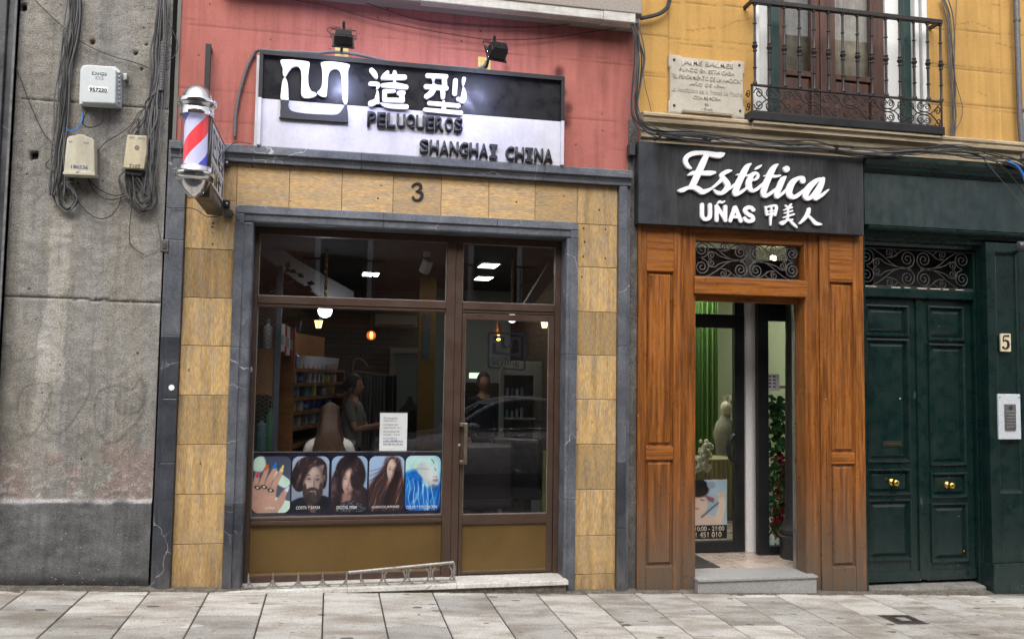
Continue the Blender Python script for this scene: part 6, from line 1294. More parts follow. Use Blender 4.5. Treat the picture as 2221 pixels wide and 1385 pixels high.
# long cable run under the yellow building's cornice
bundle('cable_run', [(1378, 52), (1386, 90), (1388, 130), (1384, 180), (1378, 225), (1381, 252), (1392, 268), (1408, 280), (1430, 288), (1455, 292), (1490, 293), (1540, 296)], 9, .035, .0066, 'heavy black cable run dropping down the joint between pink and yellow walls', [M['cable'], M['cable'], M['cable_gray']], -.11, seedb=11, wob=.8)
bundle('cable_run', [(1445, 290), (1520, 294), (1580, 300), (1640, 309), (1700, 314), (1760, 315), (1810, 322), (1870, 329), (1930, 332), (1990, 328), (2050, 322), (2100, 328), (2150, 340), (2190, 349), (2225, 368)], 9, .04, .0058, 'sagging black cable run along the cream cornice above the black sign', [M['cable'], M['cable'], M['cable_gray']], -.135, seedb=12, wob=1.5)
bundle('cable_bundle', [(2046, -8), (2058, 30), (2063, 80), (2066, 140), (2068, 200), (2070, 250), (2069, 285), (2062, 318)], 7, .03, .0045, 'bundle of grey brown cables down the yellow wall right of the balcony', [M['cable_gray'], M['iron_gray']], .0, seedb=13, wob=1.2)
wire([(2075, -5), (2072, 60), (2066, 130), (2075, 185), (2088, 235), (2082, 265), (2070, 285)], 'thin cable bowing out from the bundle right of the balcony', .003, M['cable_gray'], .0)
wire([(1390, 40), (1410, 36), (1430, 30), (1446, 18), (1452, 2), (1453, -15)], 'thick black conduit bending up on the yellow wall above the awning box end', .017, M['cable'], -.02)
wire([(2120, 330), (2150, 365), (2180, 400), (2221, 450)], 'thin grey wire falling across the green fascia', .0035, M['cable_gray'], -.14)
wire([(2140, 338), (2175, 362), (2200, 390), (2225, 425)], 'black wire falling across the end of the green cornice', .0045, M['cable'], -.15)
wire([(2184, 350), (2205, 360), (2218, 378), (2224, 395)], 'bright blue cable end at the right edge', .011, M['blue_cable'], -.16)
wire([(1392, 135), (1400, 190), (1412, 240), (1408, 268)], 'slack thin wire beside the heavy cable run, left of the plaque', .003, M['cable_gray'], -.05)
wire([(1372, 385), (1376, 340), (1374, 318), (1368, 300), (1376, 285)], 'thin wire on the pink wall edge leading to the small clamp', .003, M['cable'], -.03); tag(MB().box(PX(1364, 320, -.03), PX(1377, 320, -.03), -.05, .03, PZ(1370, 338, -.03), PZ(1370, 312, -.03)).build('cable_clamp', M['plastic_d'], None, bevel=.006), 'small black cable clamp on the pink wall left of the black sign', 'clamp')
wire([(480, 345), (492, 325), (505, 312), (520, 308), (545, 312)], 'thin wire from the hose end to the box sign', .003, M['cable'], -.10)

# ================================================================ low scrolled barrier on the sill
fn = empty('sill_barrier', P(760, 1265, -.06), 'low bent steel barrier of half hoops standing on the white sill', 'barrier')
Yf = -.055; Lx = lambda x: PX(x, 1262, Yf)
stl = mat('worn_steel_rod', (.30, .28, .26), .45, metal=.6, var=.3)
q = MB(); q.tube([tuple(P(530, 1273, Yf)), tuple(P(752, 1265, Yf))], .0065, 6); q.tube([tuple(P(752, 1265, Yf)), tuple(P(988, 1256, Yf))], .0065, 6); q.build('base_rail', stl, fn)
sp = [539, 592, 647, 700, 752]
for a, b in zip(sp[:-1], sp[1:]):
    A, B = P(a, 1253-(a-539)*.018, Yf), P(b, 1253-(b-539)*.018, Yf); c = (A+B)/2; r_ = (B.x-A.x)/2
    MB().tube([(c.x+r_*math.cos(t), Yf, c.z-.9*r_*math.sin(t)) for t in np.linspace(0, math.pi, 18)], .0065, 6).build('hoop', stl, fn)
for a in sp: A = P(a, 1250-(a-539)*.018, Yf); MB().tube([(A.x, Yf, A.z-.07), (A.x, Yf, A.z), (A.x, Yf, A.z+.03)], [.006, .006, .002], 6).build('spike', stl, fn)
sp = [783, 830, 882, 934, 984]
for a, b in zip(sp[:-1], sp[1:]):
    A, B = P(a, 1256-(a-783)*.08, Yf), P(b, 1256-(b-783)*.08, Yf); c = (A+B)/2; r_ = (B.x-A.x)/2*.86
    full = 1 if a > 800 else .72
    MB().tube([(c.x+r_*math.cos(t), Yf-.004, c.z-.92*r_*math.sin(t)) for t in np.linspace(-.75*math.pi*(full == 1)-.0, 1.75*math.pi if full == 1 else math.pi, 26)], .0065, 6).build('hoop', stl, fn)
for a in sp: A = P(a, 1240-(a-783)*.05, Yf); MB().tube([(A.x, Yf, A.z-.07), (A.x, Yf, A.z+.015)], .006, 6).build('spike', stl, fn)
MB().tube([tuple(P(756, 1241, Yf)), tuple(P(984, 1219, Yf))], .0125, 8).build('top_bar', stl, fn, True)
MB().tube([tuple(P(984, 1219, Yf)), tuple(P(986, 1232, Yf)), tuple(P(984, 1256, Yf))], .010, 8).build('end_post', stl, fn, True)

# ================================================================ printed strip and papers on the window
YPn = YW+.010
ps = empty('photo_strip', P(748, 1118, YPn), 'dark navy strip of five hair and nail photographs inside the shop window', 'poster strip')
MB().box(w_l[0]+.004, w_l[1]-.004, YPn, YPn+.002, zp1+.003, PZ(748, 980, YPn)).build('backing', M['navy'], ps)
MB().box(w_l[0]+.004, w_l[1]-.004, YPn-.001, YPn+.003, PZ(748, 980, YPn)+.0005, PZ(748, 980, YPn)+.006).build('edge', M['bead'], ps)
SK, DK = (.80, .63, .57), (.13, .10, .12)
def hairtex(u, v, f=(30, 4), s=1, a=0.): c, s_ = math.cos(R(a)), math.sin(R(a)); x = u*c+v*s_; y = -u*s_+v*c; return fbm(x*f[0]+2*fbm(u*5, v*5, s+3), y*f[1], s, 3)
def p_nails(u, v):
    im = blank(u, (.33, .36, .45)); im = im*(.85+.3*v)[..., None]
    im = lay(im, ell(u, v, .10, .10, .24, .17, 20), (.80, .90, .86)); im = lay(im, cap(u, v, [(.60, .30, .05), (.75, .42, .09), (.85, .47, .09)]), (.80, .91, .87)); im = lay(im, cap(u, v, [(.62, .78, .06), (.85, .92, .16)]), (.82, .92, .88)); im = lay(im, cap(u, v, [(.60, .28, .02), (.54, .40, .025)]), (.9, .92, .9))
    fg = [[(.06, .78, .075), (.08, .5, .055), (.12, .31, .035)], [(.2, .75, .07), (.25, .48, .05), (.36, .23, .034)], [(.38, .72, .07), (.43, .45, .055), (.57, .23, .036)], [(.52, .72, .065), (.58, .5, .05), (.75, .26, .034)]]
    im = lay(im, cap(u, v, [(.2, .78, .24), (.3, .95, .25)]), np.array(SK)*.93)
    for k, f_ in enumerate(fg): im = lay(im, cap(u+.012, v+.004, f_, .02), np.array(SK)*.62); im = lay(im, cap(u, v, f_), SK)
    im = lay(im, cap(u, v, [(.2, .80, .2), (.32, .92, .2), (.5, .95, .1)], .05), SK); im = lay(im, cap(u, v, [(.58, .93, .09), (.74, .80, .07), (.82, .68, .05), (.90, .59, .035)]), np.array(SK)*.97)
    for (a, b, c, d, col_) in ((.13, .29, .115, .345, (.85, .25, .50)), (.375, .16, .34, .22, (.95, .38, .12)), (.59, .12, .555, .19, (.02, .50, .95)), (.79, .17, .745, .25, (.93, .88, .55)), (.95, .55, .91, .60, (.82, .90, .95))): im = lay(im, cap(u, v, [(a, b, .016), (c, d, .030)]), col_)
    for a, b in ((.13, .55), (.30, .54), (.48, .60)): im = lay(im, ell(u, v, a, b, .09, .035, 8), (.24, .22, .22)); im = lay(im, ell(u, v, a, b, .035, .02), (.85, .85, .82))
    return im*(.94+.12*fbm(u*9, v*12, 77))[..., None]
def face(im, u, v, cu, cv, w, h, rot=0., lit=1., tone=(.84, .71, .66), lids=False, lip=(.62, .34, .34), eyes=1.):
    # portrait print: soft modelled face, lit from one side
    c, s = math.cos(R(rot)), math.sin(R(rot)); x = ((u-cu)*c+(v-cv)*s*.66)/w; y = (-(u-cu)*s*1.5+(v-cv)*c)/h
    g = lambda a, b_, p, q: np.exp(-((x-a)/p)**2-((y-b_)/q)**2)
    wy = 1-.30*np.clip(y, 0, 1.2)**1.6; r = np.sqrt((x/wy)**2+y**2); k = sst(1.05, .93, r)
    sh = .86+.15*lit*x-.30*sst(.55, 1.05, r)*(.6-.4*lit*np.sign(x))-.10*y
    for e in (-.42, .42): sh = sh-.24*g(e, -.13, .23, .10)*eyes
    sh = sh-.22*g(-.10*lit, .10, .08, .26)+.10*g(.05*lit, .08, .06, .25)-.20*g(-.02, .36, .15, .05)-.16*g(0, .68, .28, .05)+.07*g(.3*lit, .22, .25, .16)+.06*g(0, -.55, .5, .25)-.10*g(0, .47, .06, .05)
    im = lay(im, k, (0, 0, 0)) if 0 else im*(1-k[..., None])+k[..., None]*(np.clip(sh, .08, 1.15)[..., None]*np.array(tone)+(1-sh)[..., None]*np.array([.05, .005, .005]))
    for e in (-1, 1):
        im = lay(im, sst(.5, 1.1, g(.42*e, -.30-.03*np.cos((x-.42*e)*4), .22, .035)*1.5)*eyes*.85, np.array(tone)*.28)
        im = lay(im, sst(.4, .9, g(.40*e, -.125+(.06*(1-((x-.40*e)/.2)**2) if lids else 0), .17, .022 if lids else .04)*1.3)*eyes*.92, np.array(tone)*.20)
        if not lids: im = lay(im, sst(.4, .8, g(.34*e, -.135, .05, .02)+g(.49*e, -.135, .035, .018))*eyes*.6, (.66, .66, .68)); im = lay(im, sst(.5, .9, g(.41*e, -.13, .05, .035)*1.1)*eyes, (.08, .07, .09))
    im = lay(im, sst(.4, 1., g(0, .545, .24, .038)*1.4)*.85, np.array(lip)*.75); im = lay(im, sst(.4, 1., g(0, .60, .20, .045)*1.3)*.8, lip); im = lay(im, sst(.4, 1., g(0, .57, .22, .012)*1.2)*.7, np.array(lip)*.35)
    return im
def strands(im, u, v, mask, seed, ang, dark, mid, light, f=(46, 3.2), warp=.10):
    x0 = u+warp*(fbm(u*3, v*3, seed+1)-.5); y0 = v+warp*(fbm(u*3+7, v*3, seed+2)-.5); a = hairtex(x0, y0, f, seed, ang); b = hairtex(x0, y0, (f[0]*.35, f[1]*.6), seed+5, ang); t = np.clip(.5*a+.7*b-.1, 0, 1)
    col = np.where((t < .5)[..., None], np.array(dark)+(np.array(mid)-np.array(dark))*np.clip(t/.5, 0, 1)[..., None], np.array(mid)+(np.array(light)-np.array(mid))*np.clip((t-.5)/.3, 0, 1)[..., None]**2)
    return im*(1-mask[..., None])+mask[..., None]*col
def grain(im, u, v, s): return im*(.96+.08*fbm(u*60, v*90, s, 2))[..., None]
def p_man(u, v):
    im = blank(u, (.60, .66, .76))*(.85+.25*(1-v))[..., None]; sho = np.clip(cap(u, v, [(.02, .95, .14), (.28, .83, .10), (.5, .90, .14), (.8, .82, .12), (1., .92, .16)], .02)+sst(.9, .95, v), 0, 1); im = lay(im, cap(u, v, [(.52, .72, .13), (.54, .97, .08)], .03), (.46, .34, .33)); im = lay(im, sho, (.05, .055, .12)); im = lay(im, cap(u, v, [(.50, .86, .045), (.60, .99, .05)], .03), (.44, .33, .32))
    back = np.clip(ell(u, v, .50, .22, .44, .23, 0, .05)+ell(u, v, .20, .38, .22, .25, 0, .05)+ell(u, v, .86, .38, .09, .20, 0, .1), 0, 1); im = strands(im, u, v, back, 3, 30, (.05, .03, .05), (.17, .12, .14), (.46, .38, .40), (26, 6), .2)
    im = face(im, u, v, .57, .45, .29, .34, 2, -1., (.80, .71, .68), False, (.60, .40, .40)); fr = np.clip(cap(u, v, [(.52, .13, .05), (.36, .22, .08), (.26, .36, .075), (.20, .52, .05)], .04)+cap(u, v, [(.5, .12, .06), (.72, .14, .05), (.86, .24, .04), (.89, .42, .025)], .03), 0, 1); im = strands(im, u, v, fr, 14, 35, (.06, .035, .05), (.20, .14, .15), (.58, .48, .50), (22, 7), .22)
    be = np.clip(ell(u, v, .56, .715, .235, .155, 0, .18)+ell(u, v, .345, .60, .055, .12, 0, .3)+ell(u, v, .79, .60, .055, .13, 0, .3)+cap(u, v, [(.43, .60, .012), (.56, .575, .014), (.69, .60, .012)], .02), 0, 1)*(1-ell(u, v, .565, .628, .085, .018, 0, .3)); im = strands(im, u, v, be*.93, 9, 5, (.09, .07, .08), (.24, .20, .20), (.50, .44, .42), (50, 14), .05)
    return grain(im, u, v, 61)
def p_perm(u, v):
    im = blank(u, (.60, .70, .84))*(.9+.15*(1-v))[..., None]; hk = np.clip(ell(u, v, .52, .30, .42, .33, 0, .06)+ell(u, v, .42, .58, .46, .42, 0, .08)+ell(u, v, .72, .76, .36, .24, 0, .08)+ell(u, v, .12, .80, .2, .25, 0, .1), 0, 1); im = strands(im, u, v, hk, 5, -20, (.05, .03, .045), (.17, .115, .14), (.40, .30, .34), (18, 6), .3)
    im = lay(im, cap(u, v, [(.44, .72, .09), (.40, .95, .08)], .04), (.60, .46, .43)); im = face(im, u, v, .47, .45, .215, .25, 10, -.8, (.88, .74, .70), True, (.70, .38, .40))
    bang = np.clip(ell(u, v, .74, .38, .21, .24, 25, .15)+cap(u, v, [(.62, .12, .08), (.40, .22, .04), (.28, .40, .03), (.22, .6, .05)], .04), 0, 1); im = strands(im, u, v, bang, 6, -35, (.05, .03, .05), (.17, .11, .14), (.42, .31, .36), (16, 7), .3)
    cl = np.clip(ell(u, v, .55, 1.0, .40, .20, 0, .1), 0, 1)*sst(.72, .8, v); im = lay(im, cl*.9, (.13, .13, .18)); im = lay(im, cl*sst(.60, .68, fbm(u*46, v*46, 8, 2))*.8, (.55, .56, .62)); return grain(im, u, v, 62)
def p_straight(u, v):
    im = blank(u, (.64, .74, .88))*(.92+.12*(1-v))[..., None]
    for q in ([(.02, .36, .004), (.3, .27, .010), (.5, .17, .02)], [(.0, .27, .003), (.25, .235, .006), (.45, .18, .012)], [(.0, .45, .006), (.25, .36, .014), (.5, .2, .03)]): im = lay(im, cap(u, v, q, .012)*.8, (.36, .31, .37))
    hk = np.clip(cap(u, v, [(.62, .12, .12), (.52, .30, .12), (.30, .50, .14), (.08, .66, .12), (-.05, .75, .1)], .05)+cap(u, v, [(.75, .12, .10), (.84, .35, .08), (.85, .6, .12), (.8, .9, .2)], .03)+ell(u, v, .45, .85, .6, .35)+cap(u, v, [(.45, .5, .15), (.3, .8, .25)]), 0, 1); im = strands(im, u, v, hk, 11, 30, (.07, .045, .06), (.25, .165, .175), (.68, .50, .47), (52, 2.2), .10)
    im = lay(im, cap(u, v, [(.60, .46, .05), (.54, .60, .035), (.50, .72, .02)], .03), (.62, .44, .40)); im = face(im, u, v, .65, .275, .15, .225, 6, -.7, (.90, .79, .75), False, (.70, .42, .43)); r2 = cap(u, v, [(.80, .22, .04), (.76, .42, .065), (.64, .62, .09), (.58, .85, .12)], .03); im = strands(im, u, v, r2, 12, 22, (.05, .03, .04), (.15, .09, .10), (.42, .28, .27), (48, 2.2), .08)
    return grain(im, u, v, 63)
def p_blue(u, v):
    im = blank(u, (.64, .84, .92)); im = lay(im, ell(u, v, .42, .14, .50, .22, 0, .3), (.76, .91, .91)); im = im*(.90+.2*fbm(u*4, v*5, 12))[..., None]
    hk = np.clip(sst(.26, .36, v+.05*np.sin(u*6))*(1-ell(u, v, .74, .40, .26, .20, 0, .2)), 0, 1); im = strands(im, u, v, hk, 13, 20, (.01, .13, .44), (.03, .44, .82), (.74, .92, .99), (34, 3.), .28)
    fc = cap(u, v, [(.50, .24, .12), (.66, .34, .13), (.76, .46, .105), (.80, .53, .06)], .022); tone = (1.0-.12*sst(.2, -.2, u-.6)-.14*sst(.36, .56, v))[..., None]*np.array([.88, .90, .91]); im = im*(1-fc[..., None])+fc[..., None]*tone; im = lay(im, cap(u, v, [(.76, .22, .04), (.84, .32, .036), (.885, .365, .02)], .02), (.84, .88, .89)); im = lay(im, cap(u, v, [(.80, .385, .012), (.88, .385, .016)], .02)*.5, (.40, .46, .52))
    im = lay(im, cap(u, v, [(.80, .445, .012), (.915, .440, .020)], .014), (.72, .54, .62)); im = lay(im, cap(u, v, [(.82, .475, .012), (.91, .475, .018)], .014), (.82, .66, .72)); im = lay(im, cap(u, v, [(.79, .462, .003), (.92, .460, .005)], .008), (.36, .26, .38)); im = lay(im, cap(u, v, [(.72, .06, .004), (.78, .10, .008), (.81, .15, .004)], .01)+cap(u, v, [(.82, .23, .004), (.86, .27, .006)], .01), (.20, .30, .38)); im = lay(im, cap(u, v, [(.15, .26, .004), (.45, .235, .010), (.68, .25, .004)], .02)*.6, (.45, .58, .65)); im = lay(im, ell(u, v, .80, .58, .13, .05, 0, .5)*.6, (.05, .25, .5))
    for k in range(6): im = lay(im, cap(u, v, [(.08+.13*k, .40+.02*k, .003), (.14+.12*k, .58, .007), (.10+.14*k, .78, .006), (.18+.13*k, .98, .003)], .010)*.8, (.78, .93, .99))
    return grain(im, u, v, 64)
posts = [(548, 630, 989, 1111.5, p_nails, 'UÑAS', 575, 596, 'photograph of a hand with coloured nails'), (633, 713, 989, 1110.5, p_man, 'CORTA Y BARBA', 642, 694, 'photograph of a bearded man'), (718.5, 796, 988.5, 1109, p_perm, 'DIGITAL PERM', 729, 774, 'photograph of a woman with dark wavy hair'), (800, 876, 988.5, 1107.5, p_straight, 'ALISADOS JAPONES', 805, 866, 'photograph of a woman with long straight hair'), (879, 955, 987.5, 1106, p_blue, 'COLOR Y COLORACION', 881, 948, 'photograph of a face with blue hair')]
for x0, x1, y0, y1, fn_, cap_, tx0_, tx1_, lb in posts:
    ym_ = (y0+y1)/2; o = painted('photograph', PX(x0, ym_, YPn), PX(x1, ym_, YPn), PZ((x0+x1)/2, y1, YPn), PZ((x0+x1)/2, y0, YPn), YPn-.001, 110, fn_, ps, .05); o['label'] = lb
    yc = 1101-(x0-548)*.006; cz_ = PZ((x0+x1)/2, yc+3, YPn); text('caption', cap_, PX(tx0_, yc, YPn), PX(tx1_, yc, YPn), cz_, cz_+.0245, YPn-.0025, .001, M['ink_white'], ps, bold=.022, shear=.25)
nt_ = empty('job_notice', P(853, 977, YPn), 'white printed paper notice taped inside the shop window', 'notice')
n0, n1 = PX(823.5, 935, YPn), PX(883, 935, YPn); nz0, nz1 = PZ(853, 977, YPn), PZ(853, 894.5, YPn)
MB().box(n0, n1, YPn-.004, YPn-.003, nz0, nz1).build('sheet', M['paper'], nt_); MB().box(n0-.004, n1+.006, YPn-.0045, YPn-.0025, nz1-.001, nz1+.008).build('tape', M['plastic_d'], nt_)
grey_ = mat('notice_ink', (.22, .22, .25), .8, var=0)
for k, (s, xe) in enumerate((('Se necesita', 862), ('camarero y', 860), ('cocinero con', 863), ('experiencia con', 869), ('documento de', 866), ('trabajo   envia', 867), ('curriculum a', 861))):
    y = 908+k*7.3; A = P(832-k*.2, y, YPn); text('text_line', s, A.x, PX(xe, y, YPn), A.z, A.z+.0185, YPn-.0052, .0004, grey_, nt_)
blue_ = mat('link_ink', (.16, .20, .42), .8, var=0)
for k, xe in ((7, 874), (8, 873)):
    y = 906+k*7.3; q = MB(); x = 831.
    while x < xe: d_ = random.uniform(1.2, 3); q.box(PX(x, y, YPn), PX(min(x+d_, xe), y, YPn), YPn-.0052, YPn-.0047, PZ(850, y, YPn), PZ(850, y, YPn)+random.choice([.006, .009, .012])); x += d_+.8
    if k == 7: q.box(PX(831, y, YPn), PX(874, y, YPn), YPn-.0052, YPn-.0047, PZ(850, y+1.6, YPn), PZ(850, y+1, YPn))
    q.build('text_line', blue_ if k == 7 else grey_, nt_)
# logo sticker on the door glass
dc = empty('door_decal', P(1098, 760, YW), 'black square logo decal reading Styling on the salon door glass', 'decal')
Yd = YW-.003; fdec = mat('decal_black', (.008, .008, .014), .7, var=0, spec=.1)
fr_pts = [(1060, 725), (1063, 721), (1134, 724.5), (1138, 729), (1138, 798), (1134, 802), (1091, 799)], [(1084, 798.5), (1062, 797), (1059, 793), (1060, 725)]
for pts in fr_pts: solid('frame_line', [thin_loop(l, .08) for l in shape_loops([[(x, y, 2.1)] if 0 else (x, y, 2.1) for x, y in pts] and [[(a[0], a[1], 2.0), (b[0], b[1], 2.0)] for a, b in zip(pts[:-1], pts[1:])], h=.4)], lambda x, y: (PX(x, y, Yd), PZ(x, y, Yd)), .001, fdec, dc, .0002, Yd)
def dec(x, y): px, py = 1068+(x-92)/740*62, 729+(y-46)/690*42; return PX(px, py+ (px-1098)*.03, Yd), PZ(px, py+(px-1098)*.03, Yd)
lps = shape_loops([], [[tuple(a) for a in smooth(p, 4, True)] for p in (LOGO_L, LOGO_R, LOGO_S, LOGO_U)], 6.)
solid('logo', [thin_loop(l, 1.) for l in lps], dec, .001, fdec, dc, .0002, Yd)
text('lettering', 'Styling', PX(1066, 790, Yd), PX(1126, 792, Yd), PZ(1098, 796, Yd), PZ(1098, 775, Yd), Yd, .001, fdec, dc, bold=.0)
text('lettering', 'estudio', PX(1084, 797, Yd), PX(1122, 798, Yd), PZ(1098, 798.5, Yd), PZ(1098, 792.5, Yd), Yd, .0008, mat('decal_gray', (.12, .12, .14), .6, var=0), dc) if 0 else None
# ================================================================ inside the hair salon
XS0, XS1, YB_, ZC, ZF = -1.0, 2.35, 6.9, 2.765, zs1-.01
rm = empty('salon_room', (.6, 3, ZF), 'dim brick lined interior of the hair salon behind the shop window', 'room')
tag(MB().box(XS0, XS1, .16, YB_, ZF-.1, ZF).build('salon_floor', M['floor_in']), kind='structure')
MB().box(XS0, XS1, .24, YB_, ZC, ZC+.1).build('ceiling', mat('dark_ceiling', (.05, .045, .045), .9, var=.1), rm)
MB().box(XS0-.1, XS0, .34, YB_, ZF-.1, ZC+.1).build('side_wall', M['brick_side'], rm); MB().box(XS1, XS1+.03, .34, YB_, ZF-.1, ZC+.1).build('side_wall', M['brick_side'], rm)
MB().box(XS0-.1, XS1+.03, 5.2, 5.3, ZF-.1, ZC+.1).build('back_wall', M['brick_in'], rm)
q = MB(); q.box(XS0-.1, xn0-.002, .331, .345, ZF-.1, ZC); q.box(xn1+.002, XS1+.03, .331, .345, ZF-.1, ZC); q.build('front_wall', M['plaster'], rm)
# inclined pale beam under the ceiling
def pr4(pts, Y0, Y1, name, m_, lb, cat): return tag(MB().prism([(PX(x, y, Y0), PZ(x, y, Y0)) for x, y in pts], Y0, Y1).build(name, m_, None, bevel=.004), lb, cat)
pr4([(540, 497), (575, 508), (640, 560), (768, 632), (768, 660), (690, 640), (560, 548)], 1.6, 1.75, 'sloping_beam', M['plaster'], 'pale sloping beam inside, behind the left transom glass', 'beam')
pr4([(1215, 530), (1222, 575), (1150, 670), (1130, 670)], 1.7, 1.8, 'sloping_beam', M['plaster'], 'pale sloping beam inside, behind the transom over the salon door', 'beam')
# lamps
def emis(n, c, s): return mat(n, (.8, .8, .8), .5, emit=c, estr=s, var=0)
led = emis('led_panel', (1, 1, .93), 11.)
def ceil_lamp(px, py, Y, lb, wx=.17, wy=.30):
    c = P(px, py, Y); e = empty('ceiling_lamp', (c.x, Y, ZC), lb, 'ceiling lamp', 'lit panels on the salon ceiling')
    MB().box(c.x-wx/2-.015, c.x+wx/2+.015, Y-wy/2-.015, Y+wy/2+.015, ZC-.02, ZC-.0005).build('frame', M['plastic_w'], e); MB().box(c.x-wx/2, c.x+wx/2, Y-wy/2, Y+wy/2, ZC-.024, ZC-.0205).build('diffuser', led, e)
def yceil(px, py): 
    d = _r*((px-1110.5)/FPX)-_u*((py-692.5)/FPX)+_f; return CAMP.y+(ZC-CAMP.z)/d.z*d.y
for px, py, lb in ((804, 591, 'lit ceiling panel seen alone through the left transom glass'), (1060, 572, 'lit ceiling panel nearest the street over the salon door'), (1049, 600, 'lit ceiling panel, second behind the transom over the salon door'), (1045, 656, 'lit ceiling panel farthest back, just over the salon door rail')): ceil_lamp(px, py, min(5.0, yceil(px, py)), lb)
def rope_pendant(px, y0, y1, Y, lb, bulb, glow, rb, mm):
    a, b = P(px, y0, Y), P(px, y1, Y); e = empty('rope_pendant', (a.x, Y, ZC), lb, 'pendant lamp')
    n = 40; MB().tube([(a.x+.004*math.sin(k*2.1), Y+.004*math.cos(k*1.3), ZC-(ZC-b.z)*k/n) for k in range(n+1)], [.012+.004*(k % 2) for k in range(n+1)], 8).build('rope', mat('yellow_rope', (.34, .24, .09), .9, var=.3, fine=80), e)
    if glow: MB().ball((a.x, Y, P(px, bulb, Y).z), rb, 18, 12).build('globe', mm, e, True)
rope_pendant(709, 535, 655, 1.4, 'rope hung pendant with a glaring white globe', 674, True, .062, emis('white_globe', (.82, .86, 1.0), 14.)); rope_pendant(1113, 545, 665, 1.5, 'rope hung pendant behind the transom over the salon door', 690, True, .045, emis('white_globe_dim', (.9, .9, 1.0), 2.))
ab = empty('amber_bulb', P(805, 727, 2.2), 'round amber filament bulb hanging in the shop window', 'pendant lamp'); c = P(805, 727, 2.2)
MB().ball(c, .047, 16, 10).build('glass', mat('amber_glass', (.75, .16, .02), .2, emit=(1, .20, .015), estr=.5, var=0), ab, True); MB().ball((c.x, c.y-.048, c.z), .017, 10, 8, (.9, .3, 2.0)).build('filament', emis('filament', (1, .55, .05), 7.), ab, True); MB().tube([(c.x, c.y, c.z+.045), (c.x, c.y, ZC)], .007, 6).build('cord', M['cable'], ab)
cp = empty('copper_pendant', P(1080, 728, 2.2), 'copper pendant shade with two amber glows behind the door decal', 'pendant lamp'); c = P(1080, 722, 2.2)
MB().lathe((c.x, c.y, c.z-.02), [(.055, 0), (.05, .03), (.03, .06), (.015, .12), (.008, .14)], 16).build('shade', mat('copper', (.45, .16, .06), .4, metal=.8), cp, True)
for dz, r_ in ((-.012, .020), (-.062, .024)): MB().ball((c.x, c.y-.03, c.z+dz), r_, 10, 7, (1, 1, .8)).build('bulb', emis('amber_glow', (1, .45, .06), 5.), cp, True)
for px, py, Y, lb in ((691, 703, 2.9, 'small lit wall lantern beside the white globe'), (1181, 703, 2.6, 'small lit wall lantern at the top right of the salon door glass')):
    c = P(px, py, Y); e = empty('wall_lantern', c, lb, 'wall lamp', 'lit lanterns inside the salon')
    MB().lathe((c.x, c.y, c.z-.04), [(.028, 0), (.045, .08)], 4).build('glass', emis('warm_glass', (1, .60, .18), 3.), e); MB().lathe((c.x, c.y, c.z+.041), [(.055, 0), (.01, .04)], 4).build('cap', M['iron'], e); q = MB()
    for k in range(4): a = R(90*k); q.tube([(c.x+.029*math.cos(a), c.y+.029*math.sin(a), c.z-.045), (c.x+.048*math.cos(a), c.y+.048*math.sin(a), c.z+.042)], .004, 5)
    q.build('cage', M['iron'], e)
c = P(925, 575, 1.3); e = empty('track_spot', c, 'white track spotlight tilted down behind the left transom glass', 'spotlight')
rot = Matrix.Translation(c) @ Matrix.Rotation(R(18), 4, 'Y') @ Matrix.Rotation(R(35), 4, 'X')
q = MB().lathe((0, 0, -.07), [(.05, 0), (.05, .13), (.03, .14)], 18); q.v = [tuple(rot @ Vector(v)) for v in q.v]; q.build('can', mat('white_can', (.45, .45, .44), .5), e, True)
q = MB().lathe((0, 0, -.0715), [(.044, 0), (.044, .001)], 18); q.v = [tuple(rot @ Vector(v)) for v in q.v]; q.build('lens', emis('spot_lens', (1, 1, .95), 3.), e)
MB().box(c.x-.03, c.x+.03, c.y-.02, c.y+.02, c.z+.08, ZC).build('stem', M['plastic_w'], e)
tag(MB().box(PX(1018, 813, 3.6), PX(1041, 813, 3.6), 3.6, 3.62, PZ(1028, 820, 3.6), PZ(1028, 808, 3.6)).build('lit_screen', emis('pale_screen', (.62, .85, .60), .9)), 'small glowing pale green panel low on the left of the salon door glass', 'screen')
# mesh rack beside the window
mr = empty('mesh_rack', P(570, 980, .5), 'dark steel rack with diamond mesh at the left of the shop window', 'rack')
Ym = .5; mx0, mx1 = PX(540, 800, Ym), PX(594, 800, Ym); mz0, mz1 = PZ(570, 1010, Ym), PZ(570, 655, Ym)
MB().box(PX(595, 800, Ym), PX(607, 800, Ym), Ym-.01, Ym+.05, ZF, mz1+.3).build('post', M['mesh_black'], mr)
q = MB(); st = .035
n_ = int((mz1-mz0+ (mx1-mx0))/st)+2
for s in (1, -1):
    for k in range(-n_, n_*2):
        z0 = mz0+k*st; a = (mx0, z0) ; b = (mx1, z0+s*(mx1-mx0)*.62)
        if min(a[1], b[1]) > mz1 or max(a[1], b[1]) < mz0: continue
        q.tube([(a[0], Ym+.003*s, a[1]), (b[0], Ym+.003*s, b[1])], .0022, 4, False)
q.build('mesh_panel', mat('grey_wire', (.16, .17, .17), .5, metal=.5), mr)
tag(MB().box(PX(540, 800, .56), PX(592, 800, .56), .56, .58, PZ(570, 856, .56), PZ(570, 756, .56)).build('wood_panel', mat('orange_ply', (.26, .115, .03), .6, col2=(.22, .10, .03), scale=4, stretch=(6, 6, .7))), 'orange wooden board behind the diamond mesh', 'board'); 
